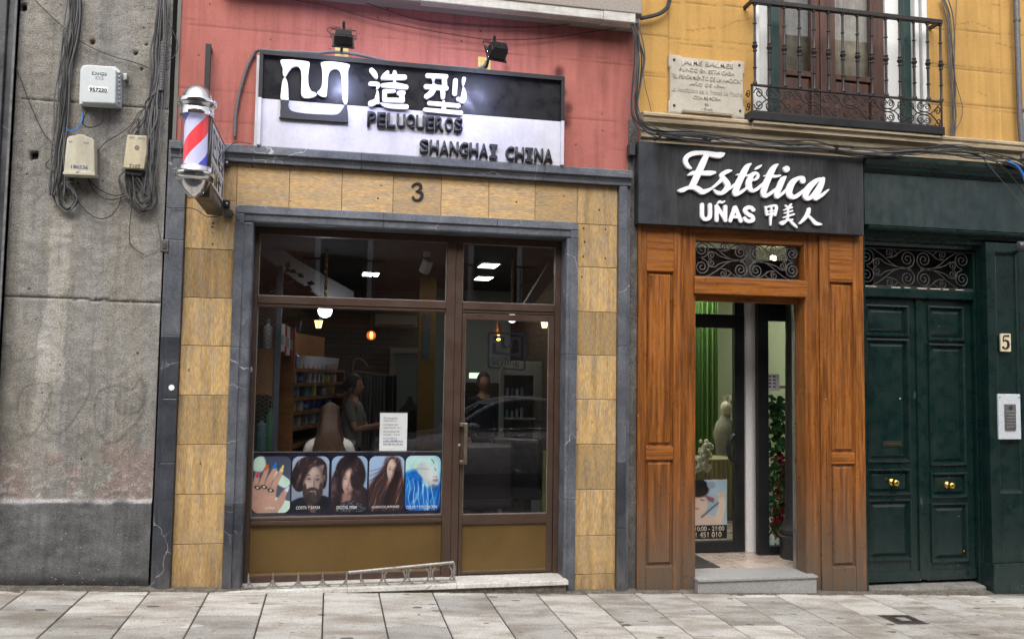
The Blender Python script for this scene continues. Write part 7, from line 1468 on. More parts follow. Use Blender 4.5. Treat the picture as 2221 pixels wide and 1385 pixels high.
def bottle(px, y0, y1, Y, w_, m_, lb, kind='bottle', capm=None, gr=None):
    a = P(px, y1, Y); h_ = P(px, y0, Y).z-a.z; e = empty(kind, a, lb, kind, gr); r_ = w_
    if kind == 'carton': MB().box(a.x-r_, a.x+r_, Y, Y+2*r_, a.z, a.z+h_).build('box', m_, e, bevel=.002); MB().box(a.x-r_*.8, a.x+r_*.8, Y-.0012, Y-.0002, a.z+h_*.25, a.z+h_*.6).build('label', capm or M['ink_gray'], e)
    else: MB().lathe(a, [(r_*.95, 0), (r_, .01), (r_, h_*.72), (r_*.45, h_*.80), (r_*.4, h_*.86)], 14).build('body', m_, e, True); MB().lathe((a.x, a.y, a.z+h_*.861), [(r_*.45, 0), (r_*.42, h_*.139)], 12).build('cap', capm or M['plastic_d'], e, True)
    return e
wpl, rpl, bpl, gpl = mat('white_tube', (.42, .42, .42), .5), mat('red_pack', (.22, .02, .03), .5), mat('blue_pack', (.02, .035, .22), .5), mat('teal_pack', (.10, .22, .24), .5)
bottle(580, 692, 755, .6, .035, wpl, 'tall white bottle behind the diamond mesh', 'bottle', gpl); bottle(566, 900, 975, .6, .04, gpl, 'teal bottle low behind the diamond mesh'); bottle(585, 870, 975, .66, .035, mat('green_pack', (.04, .2, .08), .5), 'green bottle low behind the diamond mesh')
for k, (px, m_, lb) in enumerate(((612, wpl, 'white carton nearest the dark steel post'), (617, rpl, 'red carton second from the steel post'), (623, wpl, 'white carton between the red and blue cartons'), (629, rpl, 'narrow red carton beside the dark blue carton'), (636, bpl, 'dark blue carton at the end of the top row'))): bottle(px, 702+k*3, 762+k*4, .62+.1*k, .016, m_, lb, 'carton')
# shelf unit: runs back from the window at an angle
A_, B_ = P(640, 800, 1.0), P(747, 800, 2.7); sdv = Vector((B_.x-A_.x, B_.y-A_.y, 0)); sL = sdv.length; sdv.normalize(); snv = Vector((-sdv.y, sdv.x, 0))
shf = empty('shelf_unit', (A_.x, A_.y, ZF), 'open pine shelf unit stocked with hair products on the left', 'shelves')
def obx(u0, u1, n0, n1, z0, z1): 
    c = [(u0, n0), (u1, n0), (u1, n1), (u0, n1)]; f_ = lambda u, n: Vector((A_.x, A_.y, 0))+sdv*u+snv*n
    return MB().hexa([(*f_(u, n).xy, z0) for u, n in c], [(*f_(u, n).xy, z1) for u, n in c])
bz = [PZ(695, y, 1.85) for y in (800, 829, 857, 885, 916, 950)]
for z in bz: obx(0, sL, 0, .22, z-.03, z).build('shelf', M['wood_in'], shf)
obx(-.03, -.001, 0, .22, ZF, bz[0]+.35).build('side_panel', M['wood_in'], shf); obx(sL+.001, sL+.03, 0, .22, ZF, bz[0]).build('side_panel', M['wood_in'], shf)
obx(0, sL, .221, .24, ZF, bz[0]-.031).build('back_panel', mat('dark_back', (.05, .03, .02), .8), shf); obx(0, sL, .221, .245, bz[0]-.03, bz[0]+.34).build('back_board', mat('amber_board', (.26, .11, .028), .6, var=.15), shf)
rs_ = random.Random(12)
def on_shelf(u, row, w_, h_, m_, lb, kind='bottle', capm=None, gr=None):
    f_ = Vector((A_.x, A_.y, 0))+sdv*u+snv*.07; z = bz[row]+.0005; e = empty(kind, (f_.x, f_.y, z), lb, kind, gr)
    if kind == 'tube': MB().hexa([(f_.x-w_*.4, f_.y-w_*.4, z), (f_.x+w_*.4, f_.y-w_*.4, z), (f_.x+w_*.4, f_.y+w_*.4, z), (f_.x-w_*.4, f_.y+w_*.4, z)], [(f_.x-w_, f_.y-.004, z+h_), (f_.x+w_, f_.y-.004, z+h_), (f_.x+w_, f_.y+.004, z+h_), (f_.x-w_, f_.y+.004, z+h_)]).build('body', m_, e)
    elif kind == 'carton': MB().box(f_.x-w_, f_.x+w_, f_.y-w_, f_.y+w_, z, z+h_).build('box', m_, e, bevel=.002); MB().box(f_.x-w_*.8, f_.x+w_*.8, f_.y-w_-.0015, f_.y-w_-.0002, z+h_*.2, z+h_*.5).build('label', capm or M['ink_gray'], e)
    else: MB().lathe((f_.x, f_.y, z), [(w_*.95, 0), (w_, .01), (w_, h_*.7), (w_*.4, h_*.8), (w_*.38, h_*.85)], 12).build('body', m_, e, True); MB().lathe((f_.x, f_.y, z+h_*.851), [(w_*.42, 0), (w_*.36, h_*.15)], 10).build('cap', capm or M['plastic_d'], e, True)
grey_p = mat('grey_pack', (.30, .32, .34), .5)
for k in range(3): on_shelf(.06+.10*k, 0, .032, .19-.02*k, (wpl, bpl, grey_p)[k], ('tall white bottle at the near end of the top shelf', 'blue bottle second along the top shelf', 'grey bottle third along the top shelf')[k], 'bottle', wpl)
for k in range(9): on_shelf(.42+.155*k, 0, .035, .12, wpl, 'white upright tube in the row along the top shelf', 'tube', None, 'row of white tubes on the top shelf')
for k in range(4): on_shelf(.55+.15*k, 1, .055, .115, wpl, 'white box in the row of four on the second shelf', 'carton', mat('box_print', (.3, .3, .3), .6), 'four white boxes on the second shelf')
for row, us in ((1, (.08, .2, .32, 1.2, 1.35, 1.55)), (2, (.1, .25, .5, .7, 1.1, 1.4)), (3, (.1, .3, .5, .75, 1.0, 1.3)), (4, (.1, .3, .5, .75, 1.0, 1.25))):
    for k, u in enumerate(us):
        m_, cn = rs_.choice([(grey_p, 'grey'), (rpl, 'red'), (bpl, 'blue'), (gpl, 'teal'), (mat('yellow_pack', (.35, .33, .04), .5), 'yellow')]); kd = rs_.choice(['bottle', 'carton'])
        on_shelf(u, row, rs_.uniform(.035, .065), rs_.uniform(.09, .135), m_, '%s %s, %s from the street end on the %s shelf' % (cn, kd, ('first', 'second', 'third', 'fourth', 'fifth', 'last')[k], ('', 'second', 'third', 'fourth', 'fifth')[row]), kd)
# back wall: doorway, air conditioner, clothes rail, coat
bd = empty('inner_doorway', P(895, 900, 5.18), 'pale framed doorway in the dim back wall', 'doorway')
q = MB(); Yb = 5.15; q.box(PX(845, 800, Yb), PX(856, 800, Yb), Yb, 5.199, ZF, PZ(880, 766, Yb)); q.box(PX(854, 800, Yb)+.5, PX(854, 800, Yb)+.55, Yb, 5.199, ZF, PZ(880, 766, Yb)); q.box(PX(845, 800, Yb), PX(854, 800, Yb)+.55, Yb-.002, 5.198, PZ(880, 766, Yb), PZ(880, 762, Yb)+.05); q.build('frame', mat('grey_trim', (.26, .22, .20), .8), bd)
MB().box(PX(856, 800, Yb)+.001, PX(854, 800, Yb)+.499, 5.18, 5.199, ZF, PZ(880, 766, Yb)-.001).build('opening', mat('pale_far_room', (.16, .18, .17), .9), bd)
ac = empty('air_conditioner', P(860, 696, 5.1), 'cream wall air conditioner high on the dim back wall', 'air conditioner'); MB().box(PX(812, 690, 4.95), PX(905, 690, 4.95), 4.95, 5.199, PZ(860, 709, 4.95), PZ(860, 681, 4.95)).build('case', mat('cream_case', (.26, .23, .17), .5), ac, bevel=.02); MB().box(PX(818, 705, 4.94), PX(900, 705, 4.94), 4.94, 4.949, PZ(860, 707, 4.94), PZ(860, 703, 4.94)).build('vent', M['plastic_d'], ac)
cr = empty('clothes_rail', P(810, 985, 4.2), 'clothes rail with grey and black gowns behind the standing woman', 'clothes rail'); c0, c1 = P(770, 805, 4.2), P(853, 815, 4.2)
q = MB(); q.tube([tuple(c0), tuple(c1)], .015, 8); q.tube([(c0.x, 4.2, c0.z), (c0.x, 4.2, ZF)], .015, 8); q.tube([(c1.x, 4.2, c1.z), (c1.x, 4.2, ZF)], .015, 8); q.tube([tuple(a) for a in smooth([tuple(P(x, y, 4.2)) for x, y in ((766, 840), (766, 790), (775, 777), (788, 782), (798, 795))], 5)], .012, 8); q.build('rail', M['handle'], cr, True)
for k in range(8):
    x = c0.x+(c1.x-c0.x)*(k+.5)/8; g_ = (.03, .11, .02, .14, .10, .13, .025, .02)[k]; q = MB(); n = 12; vs = []
    for i in range(n+1): a = i/n; vs += [(x-.07+.14*a, 4.2+.03*math.sin(i*1.9), c0.z-.04), (x-.085+.17*a, 4.2+.05*math.sin(i*1.9+k), c0.z-.95)]
    q.add(vs, [(2*i, 2*i+2, 2*i+3, 2*i+1) for i in range(n)]); tag(q.build('gown', mat('gown_cloth', (g_, g_, g_*1.02), .9, var=.2), None, True), 'hairdressing gown hanging on the clothes rail', 'gown', 'gowns on the clothes rail')
ct = MB(); c = P(888, 905, 3.8); ct.lathe((c.x, c.y, c.z-.25), [(.14, 0), (.15, .2), (.13, .34), (.05, .42), (.02, .5)], 16); tag(ct.build('hanging_coat', mat('black_coat', (.012, .012, .014), .9), None, True), 'black coat hanging against the back wall right of the standing woman', 'coat')
bdx = empty('wooden_post', P(925, 900, 3.4), 'yellow pine post with a hanging chalk sign near the mullion', 'post'); MB().box(PX(908, 800, 3.4), PX(943, 800, 3.4), 3.4, 3.5, ZF, ZC).build('board', mat('yellow_pine', (.16, .095, .02), .7, var=.2), bdx); sgn = MB().box(PX(917, 720, 3.36), PX(934, 720, 3.36), 3.36, 3.38, PZ(925, 776, 3.36), PZ(925, 680, 3.36)); tag(sgn.build('chalk_sign', mat('slate', (.04, .055, .06), .8, col2=(.12, .16, .17), scale=30, stretch=(1, 1, 2), lo=.55, hi=.7)), 'narrow slate sign hanging on the yellow pine post', 'hanging sign')
tag(MB().box(PX(943, 800, 4.6), PX(1008, 800, 4.6), 4.6, 4.65, ZF, ZC).build('pale_partition', mat('sage_wall', (.17, .20, .18), .9)), 'pale grey green partition behind the mullion', 'partition'); tag(MB().box(PX(1010, 720, 4.55), PX(1180, 720, 4.55), 4.7, 4.75, PZ(1080, 830, 4.7), ZC).build('pale_panel', mat('sage_panel', (.42, .46, .44), .9)), 'pale wall panel behind the door decal', 'wall panel')
# vase with dried leaves on the beam side and pot plant
for px, py, Y, lb, m_ in ((590, 615, 1.0, 'dried brown foliage on top of the rack behind the left transom', 'dry'), (640, 680, 1.1, 'small green trailing plant beside the white globe', 'grn')):
    c = P(px, py, Y); q = MB(); rl = random.Random(px)
    for k in range(90 if m_ == 'dry' else 50): leafquad(q, (c.x+rl.gauss(0, .10 if m_ == 'dry' else .04), Y+rl.gauss(0, .05), c.z+rl.gauss(0, .045 if m_ == 'dry' else .06)), rl.uniform(.04, .09), rl)
    e = empty('plant', c, lb, 'plant'); q.build('leaves', mat('dry_leaf', (.09, .04, .02), .8, var=.3) if m_ == 'dry' else mat('trailing_leaf', (.02, .07, .02), .7, var=.3), e); MB().lathe((c.x, Y, c.z-.16), [(.05, 0), (.06, .1)], 12).build('pot', M['plastic_d'], e, True)
# styling station seen through the door
Yk = 2.4; ms = empty('styling_mirror', P(1130, 990, Yk), 'tall white framed styling mirror seen through the salon door', 'mirror'); a0_, a1_, zt2, zb2 = PX(1083, 900, Yk), PX(1175, 900, Yk), PZ(1130, 783, Yk), PZ(1130, 985, Yk); i0, i1, it = PX(1093, 900, Yk), PX(1157, 900, Yk), PZ(1130, 814, Yk)
fw = mat('ivory_frame', (.40, .43, .38), .4); q = MB(); q.box(a0_, i0, Yk, Yk+.05, ZF, zt2); q.box(i1, a1_, Yk, Yk+.05, ZF, zt2); q.box(i0+.0005, i1-.0005, Yk+.001, Yk+.05, it, zt2); q.build('frame', fw, ms, bevel=.008)
mg = bpy.data.materials.new('mirror_glass'); mg.use_nodes = True; mg.node_tree.nodes['Principled BSDF'].inputs['Metallic'].default_value = 1; mg.node_tree.nodes['Principled BSDF'].inputs['Base Color'].default_value = (.25, .26, .26, 1); mg.node_tree.nodes['Principled BSDF'].inputs['Roughness'].default_value = .05
MB().box(i0+.001, i1-.001, Yk+.02, Yk+.04, zb2, it-.001).build('glass', mg, ms); zsh = PZ(1130, 858, Yk); MB().box(i0+.002, i1-.002, Yk-.10, Yk+.018, zsh-.015, zsh).build('ledge', fw, ms); zs2 = PZ(1130, 905, Yk); MB().box(i0+.002, i1-.002, Yk-.12, Yk+.018, zs2-.015, zs2).build('ledge', fw, ms)
rk = random.Random(8)
for zl_, ss in ((zsh, 'upper'), (zs2, 'lower')):
    for k, nm in enumerate(('first', 'second', 'third', 'fourth')):
        x = i0+.025+k*.052; e = empty('bottle', (x, Yk-.06, zl_), '%s bottle from the left on the %s ledge of the styling mirror' % (nm, ss), 'bottle'); h_ = rk.uniform(.09, .17); m_ = rk.choice([wpl, grey_p, gpl]); MB().lathe((x, Yk-.06, zl_), [(.017, 0), (.017, h_*.7), (.007, h_*.8), (.007, h_*.84)], 10).build('body', m_, e, True); MB().lathe((x, Yk-.06, zl_+h_*.841), [(.009, 0), (.008, h_*.16)], 8).build('cap', M['plastic_d'], e)
def salon_chair(px, Y, lb, rotz, s=1.):
    c = P(px, 1000, Y); e = empty('styling_chair', (c.x, Y, ZF), lb, 'chair', 'black styling chairs'); rt = Matrix.Translation((c.x, Y, ZF)) @ Matrix.Rotation(rotz, 4, 'Z')
    def pt(mb, n, m_, **k): mb.v = [tuple(rt @ Vector(v)) for v in mb.v]; return mb.build(n, m_, e, **k)
    pt(MB().profx([(.20, .47), (.28, .95), (.24, .99), (.15, .98), (.10, .52)], -.24*s, .24*s), 'backrest', M['leather'], bevel=.03); pt(MB().box(-.25*s, .25*s, -.28, .2, .40, .52), 'seat', M['leather'], bevel=.03)
    for sx in (-1, 1): pt(MB().profx([(-.26, .66), (.15, .70), (.15, .74), (-.26, .71)], sx*.30*s-.03, sx*.30*s+.03), 'armrest', M['leather'], bevel=.012); pt(MB().tube([(sx*.30*s, -.2, .66), (sx*.30*s, -.2, .46), (sx*.2*s, -.1, .43)], .014, 8), 'arm_bracket', M['steel'])
    pt(MB().lathe((0, 0, 0), [(.26, 0), (.26, .02), (.05, .04), (.04, .06), (.04, .40)], 24), 'pedestal', M['steel'], smooth_=True)
salon_chair(1040, 1.15, 'black styling chair with its back to the street, just inside the salon door', R(180), 1.1); salon_chair(1135, 1.7, 'second black styling chair, behind and right of the nearest one', R(150), 1.); salon_chair(716, 1.05, 'black styling chair under the seated customer', R(0), 1.)
tag(MB().box(PX(1178, 1000, 1.4), PX(1186, 1000, 1.4), 1.4, 1.46, ZF, PZ(1180, 978, 1.4)).build('green_post', mat('lime_metal', (.22, .26, .06), .6)), 'thin lime green post at the right edge of the salon door glass', 'post')
# ================================================================ people
def skinmesh(nodes, edges, levels=2):
    me = bpy.data.meshes.new('s'); me.from_pydata([n[0] for n in nodes], edges, []); o = bpy.data.objects.new('s', me); COL.objects.link(o)
    md = o.modifiers.new('k', 'SKIN'); sv = me.skin_vertices[0].data
    for i, n in enumerate(nodes): r_ = n[1]; sv[i].radius = r_ if isinstance(r_, tuple) else (r_, r_)
    sv[0].use_root = True; md.use_smooth_shade = True; sb_ = o.modifiers.new('s', 'SUBSURF'); sb_.levels = levels
    dg = bpy.context.evaluated_depsgraph_get(); dg.update(); m2 = bpy.data.meshes.new_from_object(o.evaluated_get(dg)); bpy.data.objects.remove(o); return m2
def merge(meshes, name, m_, par, xf):
    bm = bmesh.new()
    for m2 in meshes: bm.from_mesh(m2)
    bmesh.ops.transform(bm, matrix=xf, verts=bm.verts); me = bpy.data.meshes.new(name); bm.to_mesh(me); bm.free(); me.materials.clear(); return link_mesh(name, me, m_, par, 'all')
def mb_mesh(mb): me = bpy.data.meshes.new('t'); me.from_pydata(mb.v, [], mb.f); return me
skin = mat('skin', (.42, .235, .16), .55, col2=(.36, .19, .13), scale=20, var=.06, spec=.35)
def person(lb, loc, rotz, H, arms, top_m, leg_m, hair_m, seated=False, hair='short', sleeve='short', lean=0., beard=False):
    # built facing -Y, feet at the origin, height H, then turned by rotz; arms: per side (elbow, wrist) relative to the shoulder
    k = H/1.7; e = empty('person', loc, lb, 'person'); xf = Matrix.Translation(loc) @ Matrix.Rotation(rotz, 4, 'Z') @ Matrix.Scale(k, 4)
    hz = .50 if seated else .90
    hip = Vector((0, 0, hz)); ln = Vector((0, -lean, 0)); chest = hip+Vector((0, 0, .36))+ln; neck = hip+Vector((0, .0, .545))+ln*1.4; head = neck+Vector((0, -.02, .17))
    N = [(tuple(hip), (.15, .11)), (tuple(hip+Vector((0, 0, .14))+ln*.4), (.125, .095)), (tuple(chest), (.155, .11)), (tuple(neck-Vector((0, 0, .05))), (.10, .075)), (tuple(neck+Vector((0, -.005, .03))), .052), (tuple(neck+Vector((0, -.012, .085))), .055)]
    E = [(0, 1), (1, 2), (2, 3), (3, 4), (4, 5)]; sl, tr = [], []
    shirtN = list(N[:4]); 
    hands = []
    for s in (-1, 1):
        sh = neck+Vector((s*.165, 0, -.065)); el = sh+Vector(arms[s][0]); wr = el+Vector(arms[s][1]); b = len(N)
        N += [(tuple(sh), .056), (tuple((sh+el)/2), .044), (tuple(el), .038), (tuple((el*.65+wr*.35)), .036), (tuple(wr), .025)]; E += [(3, b), (b, b+1), (b+1, b+2), (b+2, b+3), (b+3, b+4)]
        d = (wr-el).normalized(); up = Vector((0, 0, 1)); sd_ = d.cross(up); sd_ = sd_.normalized() if sd_.length > .1 else Vector((1, 0, 0)); nn = sd_.cross(d).normalized(); pm = wr+d*.06; N += [(tuple(pm), (.034, .018))]; E.append((b+4, b+5))
        for j in range(4):
            q0 = pm+d*.02+sd_*(.024-.016*j); L_ = (.070, .078, .072, .056)[j]; hands.append(skinmesh([(tuple(q0-d*.02), .009), (tuple(q0+d*.012), .0088), (tuple(q0+d*L_*.5-nn*.012), .0082), (tuple(q0+d*L_*.85-nn*.034), .007)], [(0, 1), (1, 2), (2, 3)], 1))
        q0 = wr+d*.03+sd_*.026; hands.append(skinmesh([(tuple(q0), .011), (tuple(q0+d*.025+sd_*.026-nn*.006), .0095), (tuple(q0+d*.055+sd_*.030-nn*.02), .0078)], [(0, 1), (1, 2)], 1))
        sl.append((sh, el, wr))
    for s in (-1, 1):
        h0 = hip+Vector((s*.09, 0, -.04)); kn, an = ((h0+Vector((s*.03, -.42, -.02)), h0+Vector((s*.03, -.42, -.45))) if seated else (h0+Vector((s*.005, -.015, -.40)), h0+Vector((s*.01, .01, -.80)))); b = len(N)
        N += [(tuple(h0), .085), (tuple((h0+kn)/2), .074), (tuple(kn), .055), (tuple(kn*.65+an*.35), .052), (tuple(an), .036), (tuple(an+Vector((0, -.13, -.025))), (.036, .026))]; E += [(0, b), (b, b+1), (b+1, b+2), (b+2, b+3), (b+3, b+4), (b+4, b+5)]; tr.append((h0, kn, an))
    body = skinmesh(N, E)
    hd = MB(); n1_, n2_ = 28, 20
    for i in range(n2_+1):
        t = math.pi*i/n2_; z = math.cos(t)
        for j in range(n1_):
            a = 2*math.pi*j/n1_; x = math.sin(t)*math.sin(a); y = -math.sin(t)*math.cos(a); w_ = .074*(1-.20*max(0, -z)**1.2); X, Y, Z = x*w_, y*(.092-.012*max(0, -z)), z*.118
            if y < -.3:     # face: brow, eye sockets, nose, lips, chin
                f_ = max(0, 1-abs(x)/.22); Y -= .024*f_*math.exp(-((z+.10)/.16)**2)*(1 if z < .15 else .3); Y += .010*math.exp(-((abs(x)-.38)/.16)**2-((z-.12)/.10)**2); Y -= .008*math.exp(-((x)/.28)**2-((z+.45)/.07)**2); Y -= .008*math.exp(-(x/.3)**2-((z+.75)/.14)**2)
            hd.v.append((head.x+X, head.y+Y, head.z+Z))
    for i in range(n2_):
        for j in range(n1_): j2 = (j+1) % n1_; hd.f.append([i*n1_+j, (i+1)*n1_+j, (i+1)*n1_+j2, i*n1_+j2]); hd.m.append(0)
    for s in (-1, 1): hd.ball((head.x+s*.074, head.y+.012, head.z-.01), .026, 10, 7, (.35, .7, 1.2))
    merge([body, mb_mesh(hd)]+hands, 'body', skin, e, xf)
    ey = MB(); lp_ = MB()
    for s in (-1, 1): ey.ball((head.x+s*.029, head.y-.076, head.z+.014), .011, 10, 7, (1.2, .7, .6))
    merge([mb_mesh(ey)], 'eyes', mat('dark_eye', (.02, .015, .012), .3), e, xf); lp_.ball((head.x, head.y-.088, head.z-.054), .018, 12, 6, (1.2, .5, .35)); merge([mb_mesh(lp_)], 'lips', mat('lips', (.34, .12, .10), .5), e, xf)
    if beard: bb = MB(); bb.ball((head.x, head.y-.052, head.z-.085), .055, 14, 8, (1, .7, .75)); merge([mb_mesh(bb)], 'beard', mat('beard', (.06, .045, .04), .9), e, xf)
    # clothes
    SN = [(tuple(hip+Vector((0, 0, -.10))), (.172, .132)), (N[1][0], (.142, .112)), (N[2][0], (.170, .125)), (N[3][0], (.108, .082))]; SE = [(0, 1), (1, 2), (2, 3)]
    for sh, el, wr in sl:
        b = len(SN)
        if sleeve == 'short': SN += [(tuple(sh), .066), (tuple(sh*.55+el*.45), .056), (tuple(sh*.25+el*.75), .054)]; SE += [(3, b), (b, b+1), (b+1, b+2)]
        else: SN += [(tuple(sh), .068), (tuple((sh+el)/2), .058), (tuple(el), .052), (tuple(wr-(wr-el)*.08), .038)]; SE += [(3, b), (b, b+1), (b+1, b+2), (b+2, b+3)]
    merge([skinmesh(SN, SE)], 'shirt', top_m, e, xf)
    TN = [(tuple(hip+Vector((0, 0, .02))), (.158, .118))]; TE = []
    for h0, kn, an in tr: b = len(TN); TN += [(tuple(h0), .096), (tuple((h0+kn)/2), .086), (tuple(kn), .068), (tuple(kn*.5+an*.5), .062), (tuple(an+Vector((0, 0, .04))), .054)]; TE += [(0, b), (b, b+1), (b+1, b+2), (b+2, b+3), (b+3, b+4)]
    merge([skinmesh(TN, TE)], 'trousers', leg_m, e, xf)
    hm = MB(); rh = random.Random(len(lb)); cc = head+Vector((0, .016, .022))
    for i in range(15):
        t = math.pi*.62*i/14
        for j in range(28):
            a = 2*math.pi*j/28; x, y, z = math.sin(t)*math.sin(a), -math.sin(t)*math.cos(a), math.cos(t); up_ = 1 if (y > -.45 or z > .45) else .86; hm.v.append((cc.x+x*.086*up_, cc.y+y*.106*up_, cc.z+z*.118+.006*rh.random()))
    for i in range(14):
        for j in range(28): j2 = (j+1) % 28; hm.f.append([i*28+j, (i+1)*28+j, (i+1)*28+j2, i*28+j2]); hm.m.append(0)
    if hair == 'long':
        for j in range(74):
            a = math.pi*(j/73-.5)*1.55; x, y = math.sin(a), math.cos(a); L_ = .50+rh.uniform(-.06, .05); p0 = cc+Vector((x*.082, y*.095, .02)); hm.tube([tuple(p) for p in smooth([tuple(cc+Vector((x*.012, y*.015, .121))), tuple(cc+Vector((x*.070, y*.08, .082))), tuple(p0), tuple(p0+Vector((x*.025, y*.04+.01, -.16))), tuple(p0+Vector((x*.055+rh.gauss(0, .008), y*.03+.03, -.32))), tuple(p0+Vector((x*.06+rh.gauss(0, .015), y*.02+.045, -L_)))], 4)], [.011]*15+[.010]*3+[.008, .006, .002], 5)
    elif hair == 'tied':
        hm.ball(tuple(cc+Vector((0, .085, -.02))), .055, 12, 8, (1, 1.1, 1.2)); [hm.tube([tuple(cc+Vector((s*.078, -.03, .03))), tuple(cc+Vector((s*.084, -.02, -.05))), tuple(cc+Vector((s*.078, .0, -.10)))], [.012, .010, .003], 5) for s in (-1, 1)]
    merge([mb_mesh(hm)], 'hair', hair_m, e, xf); return e
dkhair = mat('dark_hair', (.014, .010, .009), .5, var=.3, fine=90, stretch=(8, 8, 1)); brhair = mat('brown_hair', (.11, .062, .042), .45, col2=(.06, .032, .022), scale=40, stretch=(6, 6, .5), var=.3, fine=90)
pz_ = P(790, 850, 2.4)
person('woman in a grey T-shirt with dark tied hair standing in profile', (pz_.x-.11, 2.4, ZF), R(70), 1.53, {-1: ((-.03, -.10, -.25), (.03, -.23, .06)), 1: ((.03, -.10, -.25), (-.03, -.24, .02))}, mat('grey_tshirt', (.17, .17, .15), .9, var=.15), mat('dark_jeans', (.025, .03, .045), .9), dkhair, hair='tied')
pz_ = P(716, 900, 1.0)
person('seated customer seen from behind with long brown hair and a white top', (pz_.x, .95, ZF+.045), R(180), 1.60, {-1: ((-.06, -.10, -.25), (.06, -.22, .0)), 1: ((.06, -.10, -.25), (-.06, -.22, .0))}, mat('white_top', (.72, .70, .66), .9, var=.08), mat('blue_jeans', (.05, .07, .13), .9), brhair, seated=True, hair='long')
pz_ = P(1048, 845, 3.5)
person('man in a dark navy shirt standing in the gloom behind the salon door', (pz_.x, 3.5, ZF), R(8), 1.58, {-1: ((-.05, .02, -.27), (.02, -.10, -.22)), 1: ((.05, .02, -.27), (-.02, -.10, -.22))}, mat('navy_shirt', (.010, .014, .028), .9, var=.1), mat('black_trousers', (.012, .012, .014), .9), mat('grey_brown_hair', (.05, .04, .035), .6), sleeve='long')
person('photographer in a dark blue jacket holding up a phone, standing across the pavement', (.02, -6.98, gz(0, -7)-.11), R(180), 1.74, {-1: ((-.02, -.12, -.23), (.09, -.14, .22)), 1: ((.02, -.12, -.23), (-.09, -.14, .22))}, mat('navy_jacket', (.012, .020, .055), .9, var=.1), mat('dark_trousers', (.02, .02, .025), .9), dkhair, sleeve='long')

# ================================================================ across the street: brick house and a parked car, seen only as reflections
ob = empty('brick_house', (1, -12, 0), 'brown brick house with iron balconies across the street, mirrored in the shop glass', 'building')
YO = -12.; q = MB(); q.box(-16, 18, YO-.4, YO, 2.6, 9.6); q.build('wall', M['brick_out'], ob); MB().box(-16, 18, YO-.4, YO+.06, -1, 2.6).build('ground_floor', mat('dark_stone_base', (.10, .095, .09), .8, var=.3), ob)
MB().box(-16, 18, YO, YO+.5, 9.6, 10).build('eaves', M['cream'], ob)
for fz in (3.1, 6.3):
    for k in range(9):
        x = -13.2+3.35*k; fr_ = MB(); fr_.box(x-.62, x-.5, YO+.001, YO+.06, fz, fz+2.3); fr_.box(x+.5, x+.62, YO+.001, YO+.06, fz, fz+2.3); fr_.box(x-.62, x+.62, YO+.001, YO+.07, fz+2.301, fz+2.45); wo = fr_.build('window', M['white_wood'], ob)
        MB().box(x-.499, x+.499, YO+.001, YO+.02, fz, fz+2.3).build('pane', M['dkbead'], wo)
        bl = MB(); bl.box(x-.85, x+.85, YO, YO+.55, fz-.15, fz-.03).build('balcony', M['black_metal'], ob) if fz < 9 else None
        if fz < 9:
            r2_ = MB(); r2_.box(x-.85, x+.85, YO+.5, YO+.54, fz+.92, fz+.96)
            for j in range(15): r2_.box(x-.84+j*.12-.008, x-.84+j*.12+.008, YO+.51, YO+.526, fz-.03, fz+.92)
            r2_.build('railing', M['black_metal'], ob)
for k in range(8): x = -12+3.5*k; MB().box(x-1.1, x+1.1, YO+.061, YO+.1, -.4, 2.1).build('shop_window', M['dkbead'], ob)
car = empty('parked_car', (3.2, -8.4, -.3), 'silver grey parked car mirrored in the salon door glass', 'car')
Yc_, cw = -8.35, .86; xF = P(815, 960, 7.6).x; zC = gz(xF+2.2, -8)-.12
stn = [(0, .42, .62, .62), (.12, .30, .70, .74), (.6, .24, .80, .83), (1.15, .22, .90, .86), (1.6, .22, .97, .86), (2.4, .22, .98, .86), (3.3, .22, .99, .86), (3.9, .24, .99, .85), (4.3, .30, .95, .80), (4.42, .42, .80, .70)]
cb2 = MB(); vs = []; m = 12
for x, z0, z1, hw in stn:
    ring = [(-hw*.93, z0), (-hw, z0+.12), (-hw*1.0, (z0+z1)/2+.08), (-hw*.97, z1-.10), (-hw*.88, z1), (-hw*.4, z1+.015), (hw*.4, z1+.015), (hw*.88, z1), (hw*.97, z1-.10), (hw, (z0+z1)/2+.08), (hw, z0+.12), (hw*.93, z0)]
    vs += [(xF+x, Yc_+b, zC+c_) for b, c_ in ring]
cb2.add(vs, [(i*m+k, i*m+(k+1) % m, (i+1)*m+(k+1) % m, (i+1)*m+k) for i in range(len(stn)-1) for k in range(m)]+[list(range(m)), list(range((len(stn)-1)*m, len(stn)*m))])
silver = mat('silver_car_paint', (.62, .63, .65), .25, metal=.35, var=.04, coat=.6); cbo = cb2.build('body', silver, car, True)
gh = [(1.25, .93, .93, .74), (1.95, .96, 1.36, .62), (2.5, .97, 1.47, .60), (3.1, .97, 1.45, .60), (3.7, .97, 1.30, .62), (4.15, .95, .97, .70)]
vs = []
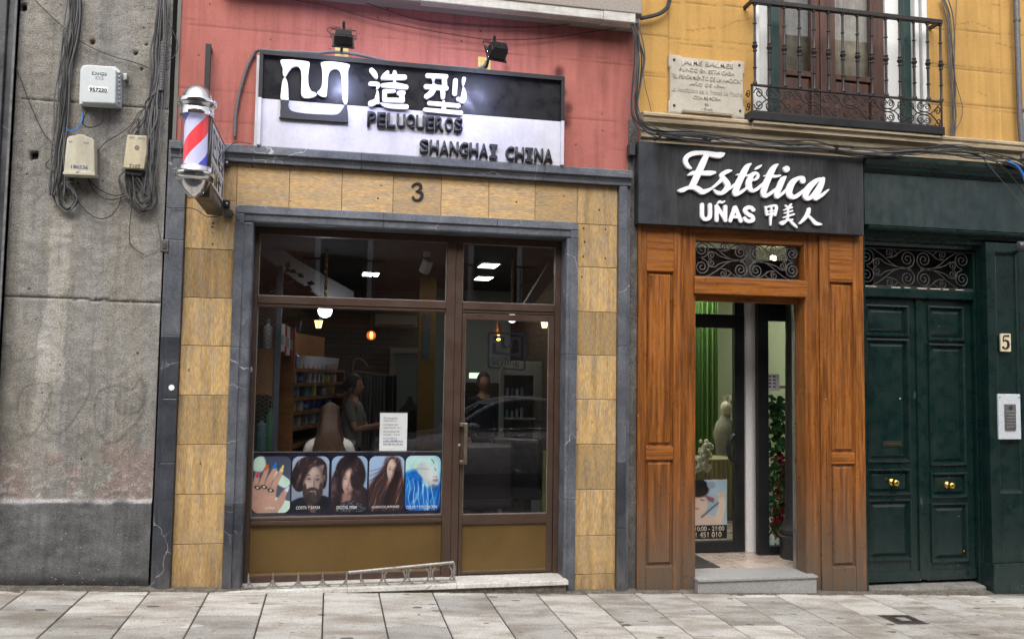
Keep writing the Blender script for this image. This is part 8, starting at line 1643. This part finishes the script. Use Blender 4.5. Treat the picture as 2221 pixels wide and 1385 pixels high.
for x, z0, z1, hw in gh: vs += [(xF+x, Yc_+s*(.80 if j == 0 else hw), zC+(z0-.02 if j == 0 else z1)) for s, j in ((-1, 0), (-1, 1), (1, 1), (1, 0))]
gm = MB(); gm.add(vs, [(i*4+k, i*4+k+1, (i+1)*4+k+1, (i+1)*4+k) for i in range(len(gh)-1) for k in range(3)]); gm.build('window', mat('car_glass', (.012, .014, .018), .06, var=0), car)
rf = MB(); 
for s in (-1, 1): rf.tube([tuple(p) for p in smooth([(xF+x, Yc_+s*(hw+.005), zC+z1) for x, z0, z1, hw in gh], 5)], .032, 8)
rf.add([(xF+x, Yc_+s*hw, zC+z1+.012) for x, z0, z1, hw in gh[1:5] for s in (-1, 1)], [(2*i, 2*i+1, 2*i+3, 2*i+2) for i in range(3)]); rf.build('roof', silver, car, True)
for s in (-1, 1):
    MB().tube([(xF+1.3, Yc_+s*.845, zC+.955), (xF+2.6, Yc_+s*.85, zC+.985), (xF+4.1, Yc_+s*.84, zC+.99)], .014, 6).build('chrome_strip', M['chrome'], car); MB().box(xF+2.62, xF+2.68, Yc_+s*.72, Yc_+s*.74, zC+.97, zC+1.40).build('door_pillar', M['black_metal'], car)
    for x in (.85, 3.55): w2 = MB().lathe((xF+x, Yc_+s*.78-.0, zC+.31), [(.31, -.09), (.325, -.05), (.325, .05), (.31, .09)], 24, 'y').build('wheel', M['plastic_d'], car, True); MB().lathe((xF+x, Yc_+s*.875, zC+.31), [(.21, -.005), (.20, .005)], 20, 'y').build('rim', M['steel'], w2)
    for x in (2.35, 3.35): MB().tube([(xF+x, Yc_+s*.865, zC+.86), (xF+x+.06, Yc_+s*.90, zC+.865), (xF+x+.17, Yc_+s*.90, zC+.865), (xF+x+.22, Yc_+s*.865, zC+.86)], .014, 6).build('door_handle', M['chrome'], car)
    MB().ball((xF+1.62, Yc_+s*.97, zC+1.03), .10, 12, 8, (1.1, .9, .65)).build('wing_mirror', silver, car, True); MB().ball((xF+.16, Yc_+s*.60, zC+.66), .14, 12, 8, (.8, 1, .6)).build('headlight', mat('headlight', (.5, .5, .52), .1), car, True)
